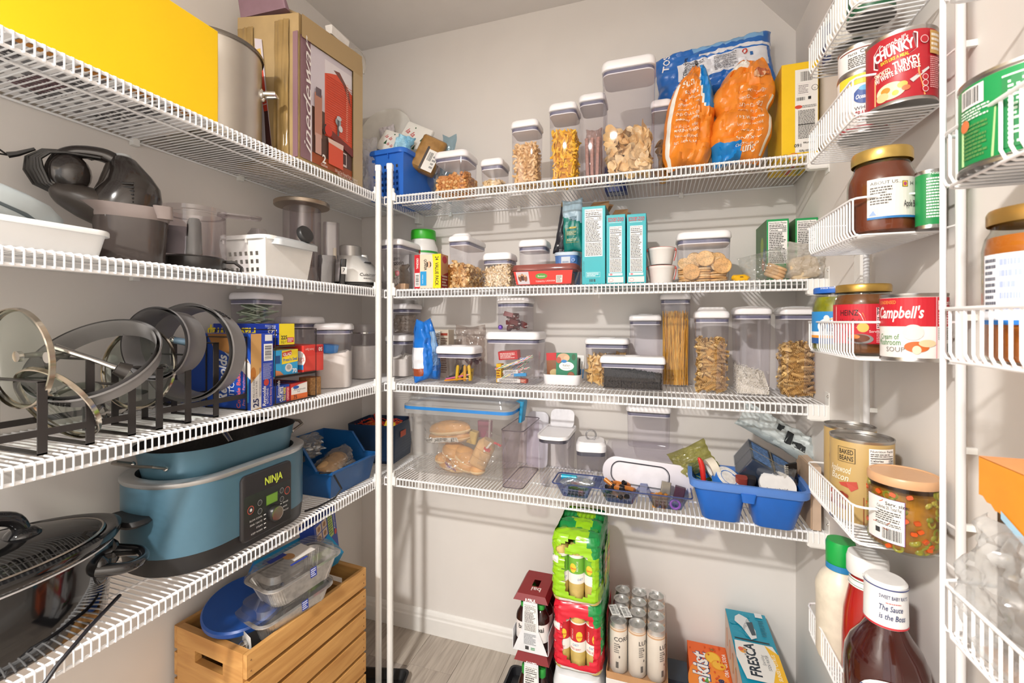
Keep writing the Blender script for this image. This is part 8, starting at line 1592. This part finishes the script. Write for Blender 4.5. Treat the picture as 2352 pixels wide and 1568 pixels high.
a.r(-.062, H*.52, .062, H, '#c2202e').t("Campbell's", -.050, H*.66, .017, '#f6f0ee', shear=.25, bold=.02, w=.062).t('CONDENSED', -.05, H*.9, .005, '#e8a24a', w=.03).t('Cream of', -.046, H*.30, .008, '#4a8a4a', w=.030).t('Mushroom', -.050, H*.2, .009, '#4a8a4a', w=.036).t('SOUP', -.034, H*.09, .007, '#7a7672').e(.0, H*.42, .012, H*.13, '#d8d4d0').e(.004, H*.18, .014, H*.09, '#c4642a').e(.004, H*.13, .005, H*.07, '#e4cfb4').e(.016, H*.24, .010, H*.06, '#e0c49c').r(.026, 0, .0275, H, '#d8a0a4').t('Nutrition', .029, H*.87, .0065, '#f6eeec', bold=.02).t('Facts', .029, H*.79, .0065, '#f6eeec', bold=.02).fine(.029, H*.55, .055, H*.76, 5, '#f0c8ca').fine(.029, H*.3, .055, H*.5, 7).bars(.032, H*.1, .052, H*.24, n=20); a.done(t)
# beans, olives
for x, y, r0, pt, lab in ((.360, 1.052, .043, 975, 'bean can at the far end of the fifth basket'), (.347, .962, .0475, 1000, 'nearer baked beans can with a nutrition panel in the fifth basket')):
    h = wz(pt, x, y)-FZ[4]; t = can(lab, x, y, FZ[4], r0, h, '#b99b62'); a = canart(t); H = h-.012; k = r0/.0475
    if y < 1:
        a.r(-.036, H*.74, -.008, H*.93, '#2a2420').r(-.035, H*.745, -.009, H*.925, '#b99b62').t('BAKED', -.033, H*.845, .008, '#2a2420', bold=.02, w=.022).t('BEANS', -.033, H*.765, .008, '#2a2420', bold=.02, w=.022).t('Applewood', -.052, H*.60, .012, '#f0ead8', shear=.3, w=.038).t('Bacon', -.05, H*.50, .012, '#f0ead8', shear=.3, w=.032).p([(-.034, H*.46), (-.022, H*.49), (-.006, H*.52), (-.004, H*.44), (-.014, H*.38), (-.018, H*.42), (-.03, H*.43)], '#b84a3c').p([(-.06, .0), (.004, H*.0), (.004, H*.34), (-.06, H*.34)], '#8a5230')
        q = random.Random(5)
        for i in range(18): a.e(-.052+.03*q.random(), H*(.14+.2*q.random()), .005, .004, ['#8e3524', '#a4452e', '#742a1c'][i % 3])
        a.facts(.010, H*.30, .050, H*.96, '150', rows=9).fine(.010, H*.04, .05, H*.27, 9, '#6a5630'); a.done(t)
    else:
        a.e(-.014, H*.62, .022, H*.18, '#8a5a3a')
        q = random.Random(6)
        for i in range(22): a.e(-.03+.034*q.random(), H*(.5+.26*q.random()), .005, .0045, ['#a8402e', '#c0563c', '#8a3222'][i % 3])
        a.e(-.02, H*.34, .012, H*.06, '#d89a6a').fine(-.03, H*.86, -.005, H*.95, 3, '#3a3428').t('New', -.012, H*.2, .012, '#f0ead8', shear=.3); a.done(t)
x, y = .371, .872; R0 = .0462; h = wz(1088, x, y)-FZ[4]
t = jar('jar of sliced olives and peppers with a tan lid in the fifth basket', x, y, FZ[4], [(R0*.9, 0), (R0, .008), (R0, h*.80), (R0*.97, h*.86), (R0*.95, h*.95)], mat('#d3a57c', .35, var=.02), (R0*1.0, h*.12, .006), mat('#a5701e', .35, var=.4, scale=30), .9, n=40)
q = random.Random(11); ols = [mat('#a39a34', .3), mat('#8c8a2a', .3), mat('#b8a848', .3)]; pep = mat('#c4521e', .3)
for i in range(72):
    a_ = look(x, y)+q.uniform(-1.6, 1.6); zz = h*(.06+.78*q.random()); rr_ = R0-.0035
    if i % 3 == 0: m = M().tube([(.0055*math.cos(2*PI*k/10), .0055*math.sin(2*PI*k/10), 0) for k in range(10)], .0022, 6, closed=True); o = m.obj('olive_ring', ols[q.randrange(3)], None, smooth=True); lab, cat = 'sliced olive ring in the tan-lidded jar', 'olive'
    elif i % 3 == 1: o = M().sphere((0, 0, 0), (.0065, .005, .0035), 8, 6).obj('olive_piece', ols[q.randrange(3)], None, smooth=True); lab, cat = 'olive piece in the tan-lidded jar', 'olive'
    else: o = M().loft([(0, .009, .007, .002), (.004, .008, .006, .002)], n=2).obj('pepper_piece', pep, None, smooth=.8); lab, cat = 'orange pepper piece in the tan-lidded jar', 'pepper'
    tag(o, lab, cat, cat+' pieces in the tan-lidded jar'); o.matrix_basis = Matrix.Translation((x+rr_*math.cos(a_), y+rr_*math.sin(a_), FZ[4]+zz)) @ XF((0, 0, 0), (PI/2+q.uniform(-.3, .3), q.uniform(-.8, .8), a_+PI/2))
a = Art(cyl(R0, 0, look(x, y)), seg=.005, base=.0008); a.r(-.052, h*.12, .002, h*.72, '#7a3a8a').r(-.052, h*.125, .0012, h*.715, '#e6e4e0').t('Serv. size:', -.022, h*.63, .005, '#2a2828', bold=.02).t('Calories 20, Total Fat', -.034, h*.57, .005, '#2a2828', bold=.01, w=.032).fine(-.036, h*.40, -.002, h*.55, 5).fine(-.036, h*.34, -.002, h*.385, 2).bars(-.026, h*.16, -.002, h*.31, n=20).r(-.036, h*.22, -.029, h*.29, '#3a3a3a'); a.done(t)
# sauce bottles
def bottle(label, x, y, z, prof, mats, cap, capm, name='sauce_bottle', sx=1, sy=1, rot=0):
    t = thing(name, label, 'bottle', (x, y, z), rot); M().lathe(prof, 40, sx=sx, sy=sy).obj('bottle', mats, t, smooth=.9); M().lathe(cap, 36).obj('cap', capm, t, smooth=.7); return t
x, y = .345, .866; h = wz(1325, x, y)-FZ[5]; bq = mat('#3a1410', .1, var=.15, scale=20, coat=.4); R0 = .055
t = bottle('barbecue sauce bottle with a white collar cap in the lowest basket', x, y, FZ[5], [(R0*.9, 0), (R0, .01), (R0, h*.40), (R0*.97, h*.48), (R0*.84, h*.56), (R0*.60, h*.64), (R0*.47, h*.70), (R0*.42, h*.74)], bq, [(R0*.50, h*.72), (R0*.52, h*.725), (R0*.50, h*.985), (R0*.44, h), (.0001, h)], mat('#ecebea', .35))
a = Art(cyl(R0*.515, h*.725, look(x, y)), seg=.004, base=.0006); a.r(-.05, .0, .05, h*.012, '#c8323c').r(-.05, h*.245, .05, h*.252, '#2a3a7a').t('SWEET BABY RAY\'S', -.008, h*.19, .0055, '#2a3a6a', bold=.01, w=.038).t('The Sauce', -.008, h*.115, .0085, '#2a3a6a', shear=.2, bold=.01, w=.03).t('is the Boss', -.008, h*.06, .0085, '#2a3a6a', shear=.2, bold=.01, w=.034).fine(.0, h*.16, .02, h*.17, 1, '#c86a6a'); a.done(t, 'cap_print')
a = Art(cyl(R0, 0, look(x, y)), seg=.005, base=.0008); a.r(-.036, .0, .058, h*.30, '#e9e7e5').e(.011, h*.30, .047, h*.16, '#e9e7e5').e(.011, h*.30, .044, h*.15, '#e8c8cc').e(.011, h*.297, .0432, h*.148, '#e9e7e5').t('SWEET', -.028, h*.325, .012, '#2a4a7a', rot=.35, bold=.02, w=.024).t('BABY', -.004, h*.355, .012, '#2a4a7a', bold=.02, w=.024).t("RAY'S", .023, h*.352, .012, '#2a4a7a', rot=-.35, bold=.02, w=.026).fine(-.01, h*.315, .04, h*.325, 1, '#c86a70').e(.011, h*.24, .02, .016, '#c84a3a'); a.done(t)
x, y = .350, .945; h = wz(1272, x, y)-FZ[5]; R0 = .038; kt = mat('#a51e18', .1, var=.08, scale=14, coat=.4)
t = bottle('red ketchup bottle with a white cap in the lowest basket', x, y, FZ[5], [(R0*.9, 0), (R0, .01), (R0*.98, h*.4), (R0*.92, h*.58), (R0*.78, h*.70), (R0*.66, h*.80), (R0*.62, h*.86)], kt, [(R0*.78, h*.86), (R0*.80, h*.865), (R0*.80, h*.96), (R0*.74, h), (.0001, h)], mat('#e9e8e6', .35))
a = Art(cyl(R0*.70, h*.775, look(x, y), rad2=R0*.66, h=h*.06), seg=.004, base=.001); a.r(-.04, 0, .04, h*.06, '#eceae8').r(-.04, h*.045, .04, h*.05, '#3f7a52').r(-.04, h*.01, .04, h*.014, '#3f7a52'); a.done(t)
x, y = .336, 1.024; h = wz(1240, x, y)-FZ[5]; R0 = .041
t = bottle('cream ranch dressing bottle with a green cap in the lowest basket', x, y, FZ[5], [(R0*.92, 0), (R0, .01), (R0, h*.50), (R0*1.03, h*.56), (R0*1.0, h*.62), (R0*.82, h*.70), (R0*.56, h*.76), (R0*.5, h*.80)], mat('#dfd5c2', .35, var=.05, scale=60), [(R0*.58, h*.76), (R0*.6, h*.765), (R0*.6, h*.97), (R0*.55, h), (.0001, h)], mat('#14a045', .35))
a = Art(cyl(R0*.605, h*.765, look(x, y)), seg=.004, base=.0006); a.r(-.03, 0, .03, h*.05, '#2a80b8'); a.done(t, 'cap_band')
a = Art(cyl(R0, 0, look(x, y)), seg=.005, base=.0006); a.r(.012, h*.02, .06, h*.40, '#e8e4da').r(.012, h*.02, .06, h*.22, '#4aa83a').r(.012, h*.3, .03, h*.46, '#f0c22a').e(.03, h*.28, .02, h*.05, '#bcd8ea'); a.done(t)
x, y = .352, 1.088; h = wz(1255, x, y)-FZ[5]; R0 = .033
t = bottle('salsa bottle with a patterned green neck at the far end of the lowest basket', x, y, FZ[5], [(R0*.9, 0), (R0, .01), (R0, h*.55), (R0*.9, h*.66), (R0*.62, h*.78), (R0*.46, h*.86)], mat('#9c3a22', .15, var=.3, scale=40, coat=.4), [(R0*.5, h*.84), (R0*.58, h*.86), (R0*.5, h*.9), (R0*.62, h*.95), (R0*.58, h), (.0001, h)], mat('#58b33a', .35, var=.35, scale=120))
# ---- near rack
x, y = .350, .500; t = can('can seen from below in the top basket of the near rack', x, y, GZ[0], .045, .10, '#b9b4a0')
x, y = .346, .565; h = wz(168, x, y)-GZ[1]; t = can('large green can with white print in the near rack', x, y, GZ[1], .0555, h, '#1a8a4a'); a = canart(t); H = h-.012
a.p([(-.062, H*.5), (-.026, H*.6), (-.028, H*.0), (-.062, .0)], '#b8d89a').r(-.062, H*.72, -.036, H*.97, '#ece9e6').bars(-.060, H*.75, -.040, H*.95, n=16).fine(-.062, H*.55, -.03, H*.7, 4, '#d8ecdc').fine(-.058, H*.05, -.032, H*.5, 9, '#5a8a4a').r(-.022, H*.05, .06, H*.9, '#157a40').r(-.022, H*.9, .06, H*.92, '#e8f0ea').fine(-.018, H*.08, .05, H*.86, 14, '#cfe6d6').e(-.056, H*.5, .006, .006, '#d87a4a'); a.done(t)
x, y = .354, .566; h = wz(482, x, y)-GZ[2]; R0 = .0445
t = jar('jar of orange preserve with a gold lid in the near rack', x, y, GZ[2], [(R0*.9, 0), (R0, .008), (R0, h*.76), (R0*.95, h*.84), (R0*.86, h*.89), (R0*.86, h*.95)], mat('#b08a4a', .3, .7), (R0*.93, h*.10, .004), mat('#b8661c', .3, var=.12, scale=14), .93)
a = Art(cyl(R0, 0, look(x, y)), seg=.005, base=.0008); a.r(-.050, h*.26, -.012, h*.72, '#e6e8ee').r(-.050, h*.26, -.012, h*.29, '#2a78c8').fine(-.048, h*.34, -.035, h*.70, 9, '#5a5a66').fine(-.032, h*.34, -.014, h*.70, 5, '#a8b4d8'); a.done(t)
# torn orange carton and clear bag
x0, x1, y0, y1 = .320, .398, .36, .60; h = wz(1047, x0, y1)-GZ[3]; t = thing('snack_carton', 'torn orange snack carton in the lowest basket of the near rack', 'box', ((x0+x1)/2, (y0+y1)/2, GZ[3])); w, d = x1-x0, y1-y0; om = mat('#e89424', .45, var=.03); om2 = mat('#ee9a5a', .45); bi = mat('#6a543c', .7)
M().box((w/2-.0005, 0, h/2), (.001, d, h)).obj('back_panel', om, t); M().box((0, -d/2, h/2), (w, .001, h)).obj('end_panel', om, t); M().box((0, 0, h), (w, d, .001)).obj('top_panel', om2, t); M().box((0, 0, .0005), (w, d, .001)).obj('bottom_panel', om, t); M().box((.004, 0, h*.45), (w*.8, d*.95, h*.85)).obj('inner_side', bi, t)
m = M(); y_ = lambda u: d/2-u*d     # u from the far edge towards the near edge
n = 40; up = [(u/n, h*(.80-.18*min(1, u/n*2.2)+.012*(u % 2))) for u in range(n//2+1)]; 
m.add([(-w/2, y_(u), h) for u, _ in up]+[(-w/2, y_(u), v) for u, v in up], [(i, i+1, len(up)+i+1, len(up)+i) for i in range(len(up)-1)]); m.obj('torn_top', om, t)
m = M(); lo = [(.30+.70*i/n, (h*.05+(h*.60)*min(1, i/n*1.6)+.010*(i % 2))) for i in range(n+1)]
m.add([(-w/2, y_(u), 0) for u, _ in lo]+[(-w/2, y_(u), v) for u, v in lo], [(i, len(lo)+i, len(lo)+i+1, i+1) for i in range(len(lo)-1)]); m.obj('torn_front', om, t)
a = Art(lambda u, v, hh: Vector((-w/2-hh, d/2-u, v)), base=.0008); a.r(d*.62, h*.50, d, h*.98, '#e89424').p([(d*.52, h*.62), (d*.62, h*.6), (d*.62, h*.2), (d*.54, h*.1)], '#d88a3a').e(d*.66, h*.56, .02, .018, '#e4dcd6').e(d*.68, h*.36, .022, .02, '#c85a3a').e(d*.66, h*.2, .018, .02, '#e8cfa0').r(d*.5, h*.05, d*.62, h*.3, '#2f8a4a'); a.done(t)
m = M(); m.add([(-w/2-.001, y_(.14), h*.78), (-w/2-.001, y_(.30), h*.70), (-w/2-.001, y_(.30), h*.66), (-w/2-.001, y_(.14), h*.74)], [(0, 1, 2, 3)]); m.obj('blue_tab', mat('#a9cfe6', .4), t)
t, a = bag('cereal_bag', 'clear inner bag hanging out of the torn orange carton', 'bag', (.318, .545, GZ[3]+.0), (0, .0, PI/2+.1), .12, .15, .03, [], seed=8, crum=.008, film=[clear('#fbfcfc', .35, .1, .28, 'film')], fr=16, outline=lambda v: 1-.45*max(0, v))
